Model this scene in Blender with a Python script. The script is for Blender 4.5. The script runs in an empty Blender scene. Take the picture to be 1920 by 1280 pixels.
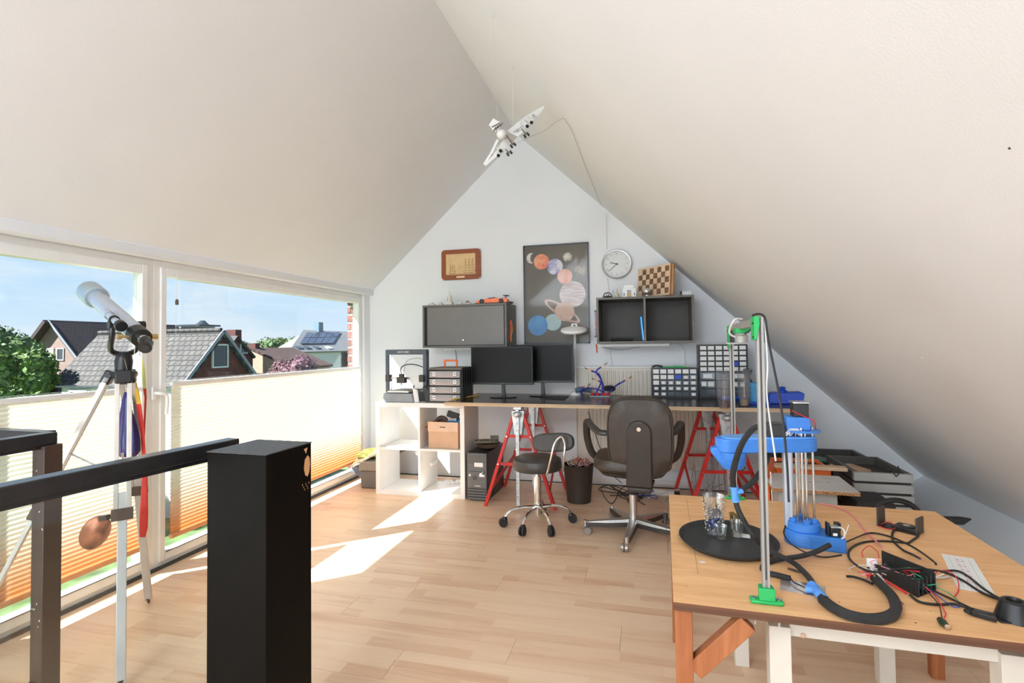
import bpy, bmesh, math, random
from mathutils import Vector, Matrix, Euler
random.seed(7)
R = math.radians
PI = math.pi
scene = bpy.context.scene
COL = scene.collection

# ------------------------------------------------------------------ camera, world, sun, exposure
CAM_F, CAM_YAW, CAM_PITCH, CAM_ROLL, CAM_SY = 980.0, .2514, .02827, .01253, -21.4
CAM_H = 1.25
cy_, sy_ = math.cos(CAM_YAW), math.sin(CAM_YAW)
_F = Vector((-sy_, cy_, 0)); _Rt = Vector((cy_, sy_, 0)); _U = Vector((0, 0, 1))
_F2 = _F*math.cos(CAM_PITCH) + _U*math.sin(CAM_PITCH)
_U2 = _U*math.cos(CAM_PITCH) - _F*math.sin(CAM_PITCH)
_R3 = _Rt*math.cos(CAM_ROLL) - _U2*math.sin(CAM_ROLL)
_U3 = _U2*math.cos(CAM_ROLL) + _Rt*math.sin(CAM_ROLL)
cam_data = bpy.data.cameras.new('camera')
cam = bpy.data.objects.new('camera', cam_data); COL.objects.link(cam)
cam_data.sensor_width = 36; cam_data.lens = CAM_F/1920*36; cam_data.shift_y = CAM_SY/1920
cam_data.clip_start = .05; cam_data.clip_end = 600
cam.matrix_world = Matrix(((_R3.x, _U3.x, -_F2.x, 0), (_R3.y, _U3.y, -_F2.y, 0), (_R3.z, _U3.z, -_F2.z, CAM_H), (0, 0, 0, 1)))
scene.camera = cam
CP = Vector((0, 0, CAM_H))
def ray(px, py):
    return _R3*((px-960)/CAM_F) - _U3*((py-640-CAM_SY)/CAM_F) + _F2
def at_z(px, py, z): d = ray(px, py); return CP + d*((z-CAM_H)/d.z)
def at_y(px, py, y): d = ray(px, py); return CP + d*(y/d.y)
def at_x(px, py, x): d = ray(px, py); return CP + d*(x/d.x)

vs = scene.view_settings
vs.view_transform = 'Standard'; vs.look = 'None'; vs.gamma = 1; vs.use_curve_mapping = False
vs.exposure = 0.53
scene.cycles.max_bounces = 12; scene.cycles.diffuse_bounces = 7; scene.cycles.glossy_bounces = 4
scene.cycles.transmission_bounces = 8; scene.cycles.transparent_max_bounces = 16
scene.cycles.use_denoising = True
scene.cycles.sample_clamp_indirect = 8
scene.cycles.caustics_reflective = False; scene.cycles.caustics_refractive = False

world = bpy.data.worlds.new('sky'); scene.world = world; world.use_nodes = True
wn = world.node_tree; wn.nodes.clear()
def N(nt, t, **kw):
    n = nt.nodes.new(t)
    for k, v in kw.items():
        if k.startswith('i_'): n.inputs[k[2:].replace('_', ' ')].default_value = v
        else: setattr(n, k, v)
    return n
tc = N(wn, 'ShaderNodeTexCoord'); sep = N(wn, 'ShaderNodeSeparateXYZ'); wn.links.new(tc.outputs['Generated'], sep.inputs[0])
rmp = N(wn, 'ShaderNodeValToRGB'); wn.links.new(sep.outputs['Z'], rmp.inputs[0])
cr = rmp.color_ramp; cr.elements[0].position = 0.0; cr.elements[0].color = (.72, .86, 1, 1)
cr.elements[1].position = .75; cr.elements[1].color = (.14, .33, .78, 1)
e = cr.elements.new(.12); e.color = (.55, .77, 1, 1)
e = cr.elements.new(.32); e.color = (.30, .56, .96, 1)
mp = N(wn, 'ShaderNodeMapping'); mp.inputs['Scale'].default_value = (1.6, 1.6, 9); mp.inputs['Rotation'].default_value = (.12, .1, .4)
wn.links.new(tc.outputs['Generated'], mp.inputs[0])
nz = N(wn, 'ShaderNodeTexNoise', i_Scale=2.3, i_Detail=6.0, i_Roughness=.6); wn.links.new(mp.outputs[0], nz.inputs['Vector'])
cl = N(wn, 'ShaderNodeMapRange'); cl.inputs['From Min'].default_value = .45; cl.inputs['From Max'].default_value = .72; cl.inputs['To Max'].default_value = .75
wn.links.new(nz.outputs['Fac'], cl.inputs['Value'])
mx = N(wn, 'ShaderNodeMix', data_type='RGBA'); wn.links.new(cl.outputs[0], mx.inputs[0]); wn.links.new(rmp.outputs[0], mx.inputs[6]); mx.inputs[7].default_value = (.93, .97, 1, 1)
bg = N(wn, 'ShaderNodeBackground', i_Strength=.74); wn.links.new(mx.outputs[2], bg.inputs[0])
wo = N(wn, 'ShaderNodeOutputWorld'); wn.links.new(bg.outputs[0], wo.inputs[0])

sun_l = bpy.data.lights.new('sun', 'SUN'); sun_l.energy = 16; sun_l.angle = R(.55); sun_l.color = (1, .985, .97)
sun = bpy.data.objects.new('sun', sun_l); COL.objects.link(sun)
sun.rotation_euler = Vector((-.79, -.675, 1.0)).to_track_quat('Z', 'Y').to_euler()
def area(name, loc, target, sx, sy, power, color=(1, 1, 1)):
    l = bpy.data.lights.new(name, 'AREA'); l.shape = 'RECTANGLE'; l.size = sx; l.size_y = sy; l.energy = power; l.color = color
    o = bpy.data.objects.new(name, l); COL.objects.link(o); o.location = loc
    o.rotation_euler = (Vector(loc)-Vector(target)).to_track_quat('Z', 'Y').to_euler(); return o
# added fill light from behind the camera; no window is built there
area('rear_fill_light', (0, -4.35, 1.15), (0, 4, .9), 3.6, 1.9, 110, (.80, .90, 1))
# second added fill, under the left slope, to brighten the right side
area('upper_fill_light', (-1.62, -1.3, 2.66), (1.2, 2.4, .3), 1.5, 1.3, 88, (.86, .93, 1))
# low fill added at the solid left wall, brightens the knee wall
area('left_fill_light', (-2.62, .25, .62), (2.0, 2.6, .25), 2.1, .95, 36, (.88, .94, 1))

# ------------------------------------------------------------------ materials
MATS = {}
def mat(name, col, rough=.5, metal=0, var=.04, scale=12, bump=0, bscale=60, spec=.5, stretch=None, alpha=1, coat=0):
    if name in MATS: return MATS[name]
    m = bpy.data.materials.new(name); m.use_nodes = True; nt = m.node_tree
    b = nt.nodes['Principled BSDF']; L = nt.links
    b.inputs['Roughness'].default_value = rough; b.inputs['Metallic'].default_value = metal
    b.inputs['Specular IOR Level'].default_value = spec
    b.inputs['Coat Weight'].default_value = coat
    t = N(nt, 'ShaderNodeTexCoord'); mpp = N(nt, 'ShaderNodeMapping'); L.new(t.outputs['Object'], mpp.inputs[0])
    if stretch: mpp.inputs['Scale'].default_value = stretch
    n = N(nt, 'ShaderNodeTexNoise', i_Scale=float(scale), i_Detail=4.0); L.new(mpp.outputs[0], n.inputs['Vector'])
    r = N(nt, 'ShaderNodeValToRGB'); L.new(n.outputs['Fac'], r.inputs[0])
    a = 1-var*2; c = 1+var*2
    r.color_ramp.elements[0].position = .3; r.color_ramp.elements[1].position = .7
    r.color_ramp.elements[0].color = (col[0]*a, col[1]*a, col[2]*a, 1)
    r.color_ramp.elements[1].color = (min(1, col[0]*c), min(1, col[1]*c), min(1, col[2]*c), 1)
    L.new(r.outputs[0], b.inputs['Base Color'])
    if bump:
        n2 = N(nt, 'ShaderNodeTexNoise', i_Scale=float(bscale), i_Detail=3.0); L.new(mpp.outputs[0], n2.inputs['Vector'])
        bp = N(nt, 'ShaderNodeBump', i_Strength=float(bump), i_Distance=.01); L.new(n2.outputs['Fac'], bp.inputs['Height']); L.new(bp.outputs[0], b.inputs['Normal'])
    if alpha < 1: b.inputs['Alpha'].default_value = alpha
    MATS[name] = m; return m

def mat_clear(name, tint=(1, 1, 1), gl=.08, rough=.02, body=0, bodycol=(1, 1, 1)):
    if name in MATS: return MATS[name]
    m = bpy.data.materials.new(name); m.use_nodes = True; nt = m.node_tree; nt.nodes.clear(); L = nt.links
    tr = N(nt, 'ShaderNodeBsdfTransparent'); tr.inputs[0].default_value = (*tint, 1)
    g = N(nt, 'ShaderNodeBsdfGlossy'); g.inputs['Roughness'].default_value = rough
    lw = N(nt, 'ShaderNodeLayerWeight', i_Blend=.25)
    mr = N(nt, 'ShaderNodeMapRange'); mr.inputs['To Min'].default_value = gl*.5; mr.inputs['To Max'].default_value = min(1, gl*4)
    L.new(lw.outputs['Facing'], mr.inputs['Value'])
    mixs = N(nt, 'ShaderNodeMixShader'); L.new(mr.outputs[0], mixs.inputs[0]); L.new(tr.outputs[0], mixs.inputs[1]); L.new(g.outputs[0], mixs.inputs[2])
    out = N(nt, 'ShaderNodeOutputMaterial'); last = mixs
    if body:
        d = N(nt, 'ShaderNodeBsdfDiffuse'); n = N(nt, 'ShaderNodeTexNoise', i_Scale=25.0)
        rr = N(nt, 'ShaderNodeMix', data_type='RGBA'); rr.inputs[6].default_value = (*bodycol, 1); rr.inputs[7].default_value = (bodycol[0]*.85, bodycol[1]*.85, bodycol[2]*.85, 1)
        L.new(n.outputs['Fac'], rr.inputs[0]); L.new(rr.outputs[2], d.inputs[0])
        m2 = N(nt, 'ShaderNodeMixShader'); m2.inputs[0].default_value = body; L.new(last.outputs[0], m2.inputs[1]); L.new(d.outputs[0], m2.inputs[2]); last = m2
    L.new(last.outputs[0], out.inputs[0]); MATS[name] = m; return m

def mat_grid(name, c1, c2, cm, sx, sy, mortar=.02, rough=.8, bump=.3, axis='XYZ', metal=0, offset=.5, mapping=None):
    """brick texture on object coordinates"""
    if name in MATS: return MATS[name]
    m = bpy.data.materials.new(name); m.use_nodes = True; nt = m.node_tree; L = nt.links; b = nt.nodes['Principled BSDF']
    b.inputs['Roughness'].default_value = rough; b.inputs['Metallic'].default_value = metal
    t = N(nt, 'ShaderNodeTexCoord'); sp = N(nt, 'ShaderNodeSeparateXYZ'); L.new(t.outputs['Object'], sp.inputs[0])
    cb = N(nt, 'ShaderNodeCombineXYZ')
    if axis == 'SUM':   # walls facing any way: x+y runs along the wall, z is up
        ad = N(nt, 'ShaderNodeMath', operation='ADD'); L.new(sp.outputs['X'], ad.inputs[0]); L.new(sp.outputs['Y'], ad.inputs[1])
        L.new(ad.outputs[0], cb.inputs[0]); L.new(sp.outputs['Z'], cb.inputs[1])
    else:
        L.new(sp.outputs[axis[0]], cb.inputs[0]); L.new(sp.outputs[axis[1]], cb.inputs[1])
    br = N(nt, 'ShaderNodeTexBrick'); br.offset = offset
    br.inputs['Color1'].default_value = (*c1, 1); br.inputs['Color2'].default_value = (*c2, 1); br.inputs['Mortar'].default_value = (*cm, 1)
    br.inputs['Scale'].default_value = 1; br.inputs['Brick Width'].default_value = sx; br.inputs['Row Height'].default_value = sy; br.inputs['Mortar Size'].default_value = mortar
    L.new(cb.outputs[0], br.inputs['Vector'])
    n = N(nt, 'ShaderNodeTexNoise', i_Scale=3.0, i_Detail=5.0); L.new(t.outputs['Object'], n.inputs['Vector'])
    mxx = N(nt, 'ShaderNodeMix', data_type='RGBA', blend_type='MULTIPLY'); mxx.inputs[0].default_value = .5
    L.new(br.outputs[0], mxx.inputs[6]); L.new(n.outputs['Fac'], mxx.inputs[7]); L.new(mxx.outputs[2], b.inputs['Base Color'])
    if bump:
        bp = N(nt, 'ShaderNodeBump', i_Strength=float(bump), i_Distance=.02); bp.invert = True; L.new(br.outputs['Fac'], bp.inputs['Height']); L.new(bp.outputs[0], b.inputs['Normal'])
    MATS[name] = m; return m

def mat_planks():
    m = bpy.data.materials.new('laminate_maple'); m.use_nodes = True; nt = m.node_tree; L = nt.links; b = nt.nodes['Principled BSDF']
    b.inputs['Roughness'].default_value = .33; b.inputs['Specular IOR Level'].default_value = .45
    t = N(nt, 'ShaderNodeTexCoord'); oi = N(nt, 'ShaderNodeObjectInfo')
    off = N(nt, 'ShaderNodeMath', operation='MULTIPLY'); off.inputs[1].default_value = 37.0; L.new(oi.outputs['Random'], off.inputs[0])
    cb = N(nt, 'ShaderNodeCombineXYZ'); L.new(off.outputs[0], cb.inputs[0])
    dz = N(nt, 'ShaderNodeCombineXYZ'); L.new(off.outputs[0], dz.inputs[2])
    ad = N(nt, 'ShaderNodeVectorMath', operation='ADD'); L.new(t.outputs['Object'], ad.inputs[0]); L.new(cb.outputs[0], ad.inputs[1])
    br = N(nt, 'ShaderNodeTexBrick'); br.offset = .37; br.offset_frequency = 2
    br.inputs['Color1'].default_value = (0, 0, 0, 1); br.inputs['Color2'].default_value = (1, 1, 1, 1); br.inputs['Mortar'].default_value = (.5, .5, .5, 1)
    br.inputs['Scale'].default_value = 1; br.inputs['Brick Width'].default_value = .46; br.inputs['Row Height'].default_value = .0642; br.inputs['Mortar Size'].default_value = .0004
    L.new(ad.outputs[0], br.inputs['Vector'])
    ad2 = N(nt, 'ShaderNodeVectorMath', operation='ADD'); L.new(t.outputs['Object'], ad2.inputs[0]); L.new(dz.outputs[0], ad2.inputs[1])
    mpg = N(nt, 'ShaderNodeMapping'); mpg.inputs['Scale'].default_value = (1.3, 16, 1); L.new(ad2.outputs[0], mpg.inputs[0])
    n = N(nt, 'ShaderNodeTexNoise', i_Scale=1.6, i_Detail=6.0, i_Roughness=.62, i_Distortion=.6); L.new(mpg.outputs[0], n.inputs['Vector'])
    # strip tone + grain -> ramp
    a1 = N(nt, 'ShaderNodeMath', operation='MULTIPLY'); a1.inputs[1].default_value = .30; L.new(br.outputs['Color'], a1.inputs[0])
    a2 = N(nt, 'ShaderNodeMath', operation='MULTIPLY'); a2.inputs[1].default_value = .70; L.new(n.outputs['Fac'], a2.inputs[0])
    a3 = N(nt, 'ShaderNodeMath', operation='ADD'); L.new(a1.outputs[0], a3.inputs[0]); L.new(a2.outputs[0], a3.inputs[1])
    r = N(nt, 'ShaderNodeValToRGB'); L.new(a3.outputs[0], r.inputs[0])
    r.color_ramp.elements[0].position = .22; r.color_ramp.elements[0].color = (.67, .40, .245, 1)
    r.color_ramp.elements[1].position = .78; r.color_ramp.elements[1].color = (.86, .65, .455, 1)
    e = r.color_ramp.elements.new(.48); e.color = (.80, .565, .38, 1)
    L.new(r.outputs[0], b.inputs['Base Color'])
    return m

def mat_wood(name, dark, light, scale=1, stretch=(1, 14, 14), rough=.55, knots=False):
    if name in MATS: return MATS[name]
    m = bpy.data.materials.new(name); m.use_nodes = True; nt = m.node_tree; L = nt.links; b = nt.nodes['Principled BSDF']
    b.inputs['Roughness'].default_value = rough
    t = N(nt, 'ShaderNodeTexCoord'); mpp = N(nt, 'ShaderNodeMapping'); mpp.inputs['Scale'].default_value = stretch; L.new(t.outputs['Object'], mpp.inputs[0])
    n = N(nt, 'ShaderNodeTexNoise', i_Scale=2.0*scale, i_Detail=6.0, i_Roughness=.6, i_Distortion=1.4); L.new(mpp.outputs[0], n.inputs['Vector'])
    r = N(nt, 'ShaderNodeValToRGB'); L.new(n.outputs['Fac'], r.inputs[0])
    r.color_ramp.elements[0].position = .28; r.color_ramp.elements[0].color = (*dark, 1); r.color_ramp.elements[1].position = .72; r.color_ramp.elements[1].color = (*light, 1)
    last = r.outputs[0]
    if knots:
        v = N(nt, 'ShaderNodeTexVoronoi', i_Scale=5.0); L.new(t.outputs['Object'], v.inputs['Vector'])
        k = N(nt, 'ShaderNodeMapRange'); k.inputs['From Min'].default_value = .03; k.inputs['From Max'].default_value = .09; k.inputs['To Min'].default_value = .35; k.inputs['To Max'].default_value = 1
        L.new(v.outputs['Distance'], k.inputs['Value'])
        mm = N(nt, 'ShaderNodeMix', data_type='RGBA', blend_type='MULTIPLY'); mm.inputs[0].default_value = 1; L.new(last, mm.inputs[6]); L.new(k.outputs[0], mm.inputs[7]); last = mm.outputs[2]
    L.new(last, b.inputs['Base Color']); MATS[name] = m; return m

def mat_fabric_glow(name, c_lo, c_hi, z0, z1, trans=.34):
    """thin pleated blind cloth: part of the daylight passes through; weaker light near the hem painted in as orange"""
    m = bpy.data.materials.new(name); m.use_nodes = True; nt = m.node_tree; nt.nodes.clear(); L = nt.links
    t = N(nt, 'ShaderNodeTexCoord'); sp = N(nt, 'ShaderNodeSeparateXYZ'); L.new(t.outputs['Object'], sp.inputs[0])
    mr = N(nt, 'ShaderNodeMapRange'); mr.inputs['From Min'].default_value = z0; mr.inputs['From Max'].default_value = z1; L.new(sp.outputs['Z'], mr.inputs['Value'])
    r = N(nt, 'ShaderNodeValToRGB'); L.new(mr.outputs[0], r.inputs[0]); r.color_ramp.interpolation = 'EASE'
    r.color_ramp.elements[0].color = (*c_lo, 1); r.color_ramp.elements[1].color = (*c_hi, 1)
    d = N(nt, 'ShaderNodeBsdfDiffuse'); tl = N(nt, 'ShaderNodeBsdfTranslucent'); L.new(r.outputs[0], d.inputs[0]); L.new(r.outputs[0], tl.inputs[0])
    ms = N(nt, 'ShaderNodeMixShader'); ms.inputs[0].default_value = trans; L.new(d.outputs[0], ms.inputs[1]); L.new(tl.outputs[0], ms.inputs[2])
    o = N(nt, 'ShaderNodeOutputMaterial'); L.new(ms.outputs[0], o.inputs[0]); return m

M = {}
M['wall'] = mat('white_plaster', (.78, .80, .82), .9, var=.008, scale=2, bump=.06, bscale=180)
M['upvc'] = mat('white_window_plastic', (.82, .82, .80), .3, var=.01)
M['white'] = mat('white_lacquer', (.82, .81, .79), .45, var=.01)
M['whitep'] = mat('white_plastic', (.80, .80, .79), .35, var=.01)
M['cream'] = mat('cream_lacquer', (.68, .63, .55), .5, var=.015)
M['black'] = mat('black_plastic', (.012, .012, .013), .38, var=.1)
M['blackm'] = mat('matte_black', (.018, .017, .016), .6, var=.1)
M['rubber'] = mat('black_rubber', (.02, .02, .02), .65, var=.1)
M['leather'] = mat('dark_brown_leatherette', (.052, .038, .028), .36, var=.12, bump=.15, bscale=300)
M['dkplast'] = mat('dark_brown_plastic', (.042, .032, .025), .40, var=.05)
M['grey'] = mat('warm_grey_laminate', (.135, .125, .11), .5, var=.03)
M['greydk'] = mat('dark_grey_laminate', (.060, .052, .044), .55, var=.05)
M['chrome'] = mat('chrome', (.75, .74, .72), .12, 1, var=.02)
M['prof'] = mat('dull_profile_aluminium', (.36, .345, .32), .5, .35, var=.03)
M['groove'] = mat('painted_groove_shade', (.10, .095, .09), .6, .3)
M['alu'] = mat('brushed_aluminium', (.62, .61, .59), .38, 1, var=.04, stretch=(1, 1, .05), scale=80)
M['aluw'] = mat('anodised_aluminium', (.62, .61, .59), .4, .6, var=.03)
M['galv'] = mat('galvanised_steel', (.55, .57, .57), .42, .7, var=.12, scale=30)
M['red'] = mat('red_painted_steel', (.62, .025, .02), .4, var=.05)
M['orange'] = mat('orange_plastic', (.85, .16, .03), .4, var=.04)
M['green'] = mat('green_printed_plastic', (.015, .42, .10), .42, var=.04, bump=.2, bscale=20, stretch=(1, 1, 30))
M['blue'] = mat('blue_printed_plastic', (.045, .22, .68), .4, var=.04, bump=.25, bscale=14, stretch=(1, 1, 40))
M['bluelt'] = mat('light_blue_plastic', (.06, .38, .72), .4, var=.04)
M['bluedk'] = mat('royal_blue_plastic', (.015, .07, .52), .4, var=.04)
M['cable'] = mat('black_cable_sheath', (.015, .015, .015), .45, var=.1)
M['wcable'] = mat('white_cable_sheath', (.72, .71, .68), .45, var=.02)
M['foam'] = mat('black_foam_sleeve', (.022, .022, .022), .75, var=.2, bump=.3, bscale=200)
M['card'] = mat('tan_cardboard', (.62, .40, .26), .8, var=.03, bump=.05)
M['paper'] = mat('white_paper', (.82, .82, .80), .8, var=.01)
M['ply'] = mat_wood('birch_plywood', (.72, .38, .165), (.90, .55, .27), 1.2, (1.2, 9, 9))
M['plyedge'] = mat_grid('plywood_edge_layers', (.27, .11, .05), (.10, .04, .02), (.17, .07, .032), 4.0, .0040, .0004, .7, 0, 'SUM')
M['pine'] = mat_wood('orange_pine', (.30, .085, .025), (.46, .17, .06), 1, (14, 14, 1.2), knots=True)
M['film'] = mat('dark_brown_film_faced_board', (.040, .028, .024), .22, var=.15, scale=4)
M['bwood'] = mat_wood('reddish_walnut_frame', (.20, .045, .012), (.36, .10, .03), 2, (3, 3, 12), .4)
M['tan'] = mat('engraved_tan_veneer', (.70, .48, .24), .6, var=.05)
M['redw'] = mat('red_wire', (.7, .02, .03), .4); M['yellow'] = mat('yellow_plastic', (.80, .48, .03), .4, var=.03)
M['pink'] = mat('pink_filament', (.85, .30, .33), .4); M['purple'] = mat('purple_wire', (.20, .08, .30), .4)
M['greenw'] = mat('green_wire', (.03, .35, .18), .4); M['bluew'] = mat('blue_wire', (.03, .10, .45), .4)
M['brown'] = mat('brown_plastic', (.10, .065, .045), .5)
M['gold'] = mat('gold_metal', (.55, .40, .18), .3, .9)
M['glass'] = mat_clear('window_glass', (.97, .985, .98), .035)
M['rglass'] = mat_clear('railing_glass', (.93, .95, .94), .07)
M['cglass'] = mat_clear('drinking_glass', (.95, .96, .96), .28, .03)
M['cup'] = mat_clear('clear_plastic_cup', (.992, .992, .995), .08, .1, .03, (.85, .88, .9))
M['clearbox'] = mat_clear('clear_polystyrene', (.9, .9, .92), .2, .08, .35, (.75, .78, .8))
M['drawer'] = mat_clear('smoky_clear_drawer', (.45, .5, .56), .15, .1, .45, (.16, .19, .23))

# ------------------------------------------------------------------ builders
LOCS = {}
def tag(o, label=None, cat=None, group=None, kind=None):
    if label: o['label'] = label
    if cat: o['category'] = cat
    if group: o['group'] = group
    if kind: o['kind'] = kind
    return o
def thing(name, label, cat, loc=(0, 0, 0), rz=0, group=None):
    o = bpy.data.objects.new(name, None); COL.objects.link(o); o.empty_display_size = .05
    o.location = loc; o.rotation_euler = (0, 0, rz); return tag(o, label, cat, group)

def catmull(pts, k=6):
    pts = [Vector(p) for p in pts]
    if len(pts) < 3: return pts
    P = [pts[0]*2-pts[1]] + pts + [pts[-1]*2-pts[-2]]; out = []
    for i in range(1, len(P)-2):
        p0, p1, p2, p3 = P[i-1:i+3]
        for j in range(k):
            t = j/k
            out.append(.5*((2*p1) + (p2-p0)*t + (2*p0-5*p1+4*p2-p3)*t*t + (3*p1-p0-3*p2+p3)*t**3))
    out.append(pts[-1]); return out

class MB:
    def __init__(s, world=False): s.bm = bmesh.new(); s.world = world
    def add(s, verts, faces):
        vs_ = [s.bm.verts.new(v) for v in verts]
        for f in faces:
            try: s.bm.faces.new([vs_[i] for i in f])
            except ValueError: pass
        return s
    def bx(s, x0, x1, y0, y1, z0, z1, m=None):
        v = [Vector((x, y, z)) for z in (z0, z1) for y in (y0, y1) for x in (x0, x1)]
        if m is not None: v = [m @ p for p in v]
        return s.add(v, [(0, 2, 3, 1), (4, 5, 7, 6), (0, 1, 5, 4), (2, 6, 7, 3), (0, 4, 6, 2), (1, 3, 7, 5)])
    def box(s, c, size, rot=(0, 0, 0)):
        m = Matrix.Translation(Vector(c)) @ Euler(rot).to_matrix().to_4x4(); a, b, d = [q/2 for q in size]
        return s.bx(-a, a, -b, b, -d, d, m)
    def bar(s, p0, p1, w, t=None, up=(0, 0, 1)):
        """rectangular bar between two points: w across, t along 'up'"""
        p0, p1 = Vector(p0), Vector(p1); t = t or w; d = (p1-p0); L = d.length; d.normalize()
        u = Vector(up); u = u - d*u.dot(d)
        if u.length < 1e-4: u = Vector((1, 0, 0)); u = u - d*u.dot(d)
        u.normalize(); r = d.cross(u)
        v = [q + r*a*w/2 + u*b*t/2 for q in (p0, p1) for a, b in ((-1, -1), (1, -1), (1, 1), (-1, 1))]
        return s.add(v, [(0, 1, 2, 3), (7, 6, 5, 4), (0, 4, 5, 1), (1, 5, 6, 2), (2, 6, 7, 3), (3, 7, 4, 0)])
    def cyl(s, p0, p1, r0, r1=None, n=16, caps=True):
        p0, p1 = Vector(p0), Vector(p1); r1 = r0 if r1 is None else r1; d = (p1-p0).normalized()
        a = d.orthogonal().normalized(); b = d.cross(a)
        v = [p + (a*math.cos(2*PI*i/n)+b*math.sin(2*PI*i/n))*r for p, r in ((p0, r0), (p1, r1)) for i in range(n)]
        f = [(i, (i+1) % n, n+(i+1) % n, n+i) for i in range(n)]
        if caps: f += [tuple(reversed(range(n))), tuple(range(n, 2*n))]
        return s.add(v, f)
    def tube(s, pts, r, n=8, k=5, smooth=True, radii=None):
        P = catmull(pts, k) if smooth else [Vector(p) for p in pts]
        nv = []; up = None; m = len(P)
        for i, p in enumerate(P):
            d = (P[min(i+1, m-1)]-P[max(i-1, 0)])
            if d.length < 1e-9: d = Vector((0, 0, 1))
            d.normalize()
            up = d.orthogonal() if up is None else up - d*up.dot(d)
            if up.length < 1e-6: up = d.orthogonal()
            up.normalize(); b = d.cross(up)
            rr = r if radii is None else radii[0]+(radii[1]-radii[0])*i/(m-1)
            nv += [p + (up*math.cos(2*PI*j/n)+b*math.sin(2*PI*j/n))*rr for j in range(n)]
        f = [(i*n+j, i*n+(j+1) % n, (i+1)*n+(j+1) % n, (i+1)*n+j) for i in range(m-1) for j in range(n)]
        f += [tuple(reversed(range(n))), tuple(range((m-1)*n, m*n))]
        return s.add(nv, f)
    def lathe(s, prof, c=(0, 0, 0), n=24, sc=(1, 1), rot=None):
        c = Vector(c); v = []; m = len(prof)
        Rm = Euler(rot).to_matrix() if rot else Matrix.Identity(3)
        for r, z in prof: v += [c + Rm @ Vector((r*math.cos(2*PI*i/n)*sc[0], r*math.sin(2*PI*i/n)*sc[1], z)) for i in range(n)]
        f = [(i*n+j, i*n+(j+1) % n, (i+1)*n+(j+1) % n, (i+1)*n+j) for i in range(m-1) for j in range(n)]
        if prof[0][0] > 1e-5: f.append(tuple(reversed(range(n))))
        if prof[-1][0] > 1e-5: f.append(tuple(range((m-1)*n, m*n)))
        s.add(v, f); return s
    def sph(s, c, r, sc=(1, 1, 1), n=14, rot=(0, 0, 0)):
        m = Matrix.Translation(Vector(c)) @ Euler(rot).to_matrix().to_4x4() @ Matrix.Diagonal((sc[0], sc[1], sc[2], 1))
        bmesh.ops.create_uvsphere(s.bm, u_segments=n, v_segments=max(6, n//2+2), radius=r, matrix=m); return s
    def prism(s, poly, axis, a, b, m=None):
        """extrude a 2D polygon along axis from a to b; 2D coords are the two remaining axes in order"""
        def mk(u, v, w):
            p = {'x': (w, u, v), 'y': (u, w, v), 'z': (u, v, w)}[axis]; p = Vector(p); return m @ p if m is not None else p
        n = len(poly); v = [mk(u, w, a) for u, w in poly] + [mk(u, w, b) for u, w in poly]
        f = [tuple(range(n)), tuple(reversed(range(n, 2*n)))] + [(i, n+i, n+(i+1) % n, (i+1) % n) for i in range(n)]
        return s.add(v, f)
    def build(s, name, m, parent=None, bevel=0, seg=2, smooth=35, kind=None, keep=False, label=None):
        bm = s.bm
        bmesh.ops.remove_doubles(bm, verts=bm.verts, dist=1e-6)
        bmesh.ops.recalc_face_normals(bm, faces=bm.faces)
        loc = Vector((0, 0, 0))
        if parent is not None and s.world:
            p = parent
            while p is not None: loc = loc + Vector(p.location); p = p.parent
            bmesh.ops.translate(bm, verts=bm.verts, vec=-loc); loc = Vector((0, 0, 0))
        elif parent is None and not keep and len(bm.verts):
            xs = [v.co.x for v in bm.verts]; ys = [v.co.y for v in bm.verts]; zs = [v.co.z for v in bm.verts]
            loc = Vector(((min(xs)+max(xs))/2, (min(ys)+max(ys))/2, min(zs))); bmesh.ops.translate(bm, verts=bm.verts, vec=-loc)
        me = bpy.data.meshes.new(name); bm.to_mesh(me); bm.free()
        if m: me.materials.append(m)
        if smooth:
            me.shade_smooth(); me.set_sharp_from_angle(angle=R(smooth))
        o = bpy.data.objects.new(name, me); COL.objects.link(o); o.location = loc
        if parent is not None: o.parent = parent
        if bevel:
            b = o.modifiers.new('bevel', 'BEVEL'); b.width = bevel; b.segments = seg; b.limit_method = 'ANGLE'; b.angle_limit = R(40)
        if kind: o['kind'] = kind
        if label: o['label'] = label
        return o
def copy_tree(o, parent=None):
    c = o.copy(); COL.objects.link(c); c.parent = parent
    for ch in list(o.children): copy_tree(ch, c)
    return c
def struct(o): o['kind'] = 'structure'; return o
def text_part(s, name, size, loc, rot, m, parent=None, depth=.0004, align='CENTER', label=None):
    cu = bpy.data.curves.new(name, 'FONT'); cu.body = s; cu.size = size; cu.extrude = depth; cu.align_x = align; cu.align_y = 'CENTER'; cu.resolution_u = 2
    t = bpy.data.objects.new(name, cu); COL.objects.link(t)
    dg = bpy.context.evaluated_depsgraph_get(); me = bpy.data.meshes.new_from_object(t.evaluated_get(dg))
    bpy.data.objects.remove(t); o = bpy.data.objects.new(name, me); COL.objects.link(o); me.materials.clear(); me.materials.append(m)
    o.location = loc; o.rotation_euler = rot
    if parent: o.parent = parent
    if label: o['label'] = label
    return o
FY = (PI/2, 0, 0)     # text facing -y (towards the camera)

# ------------------------------------------------------------------ the room shell
XL, XR, YB, YF = -2.70, 2.06, 4.75, -4.5
RX, RZ = -1.134, 3.22
def zr(x): return RZ - .947*(x-RX)      # right slope
def zl(x): return RZ + (x-RX)*.92        # left slope

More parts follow.
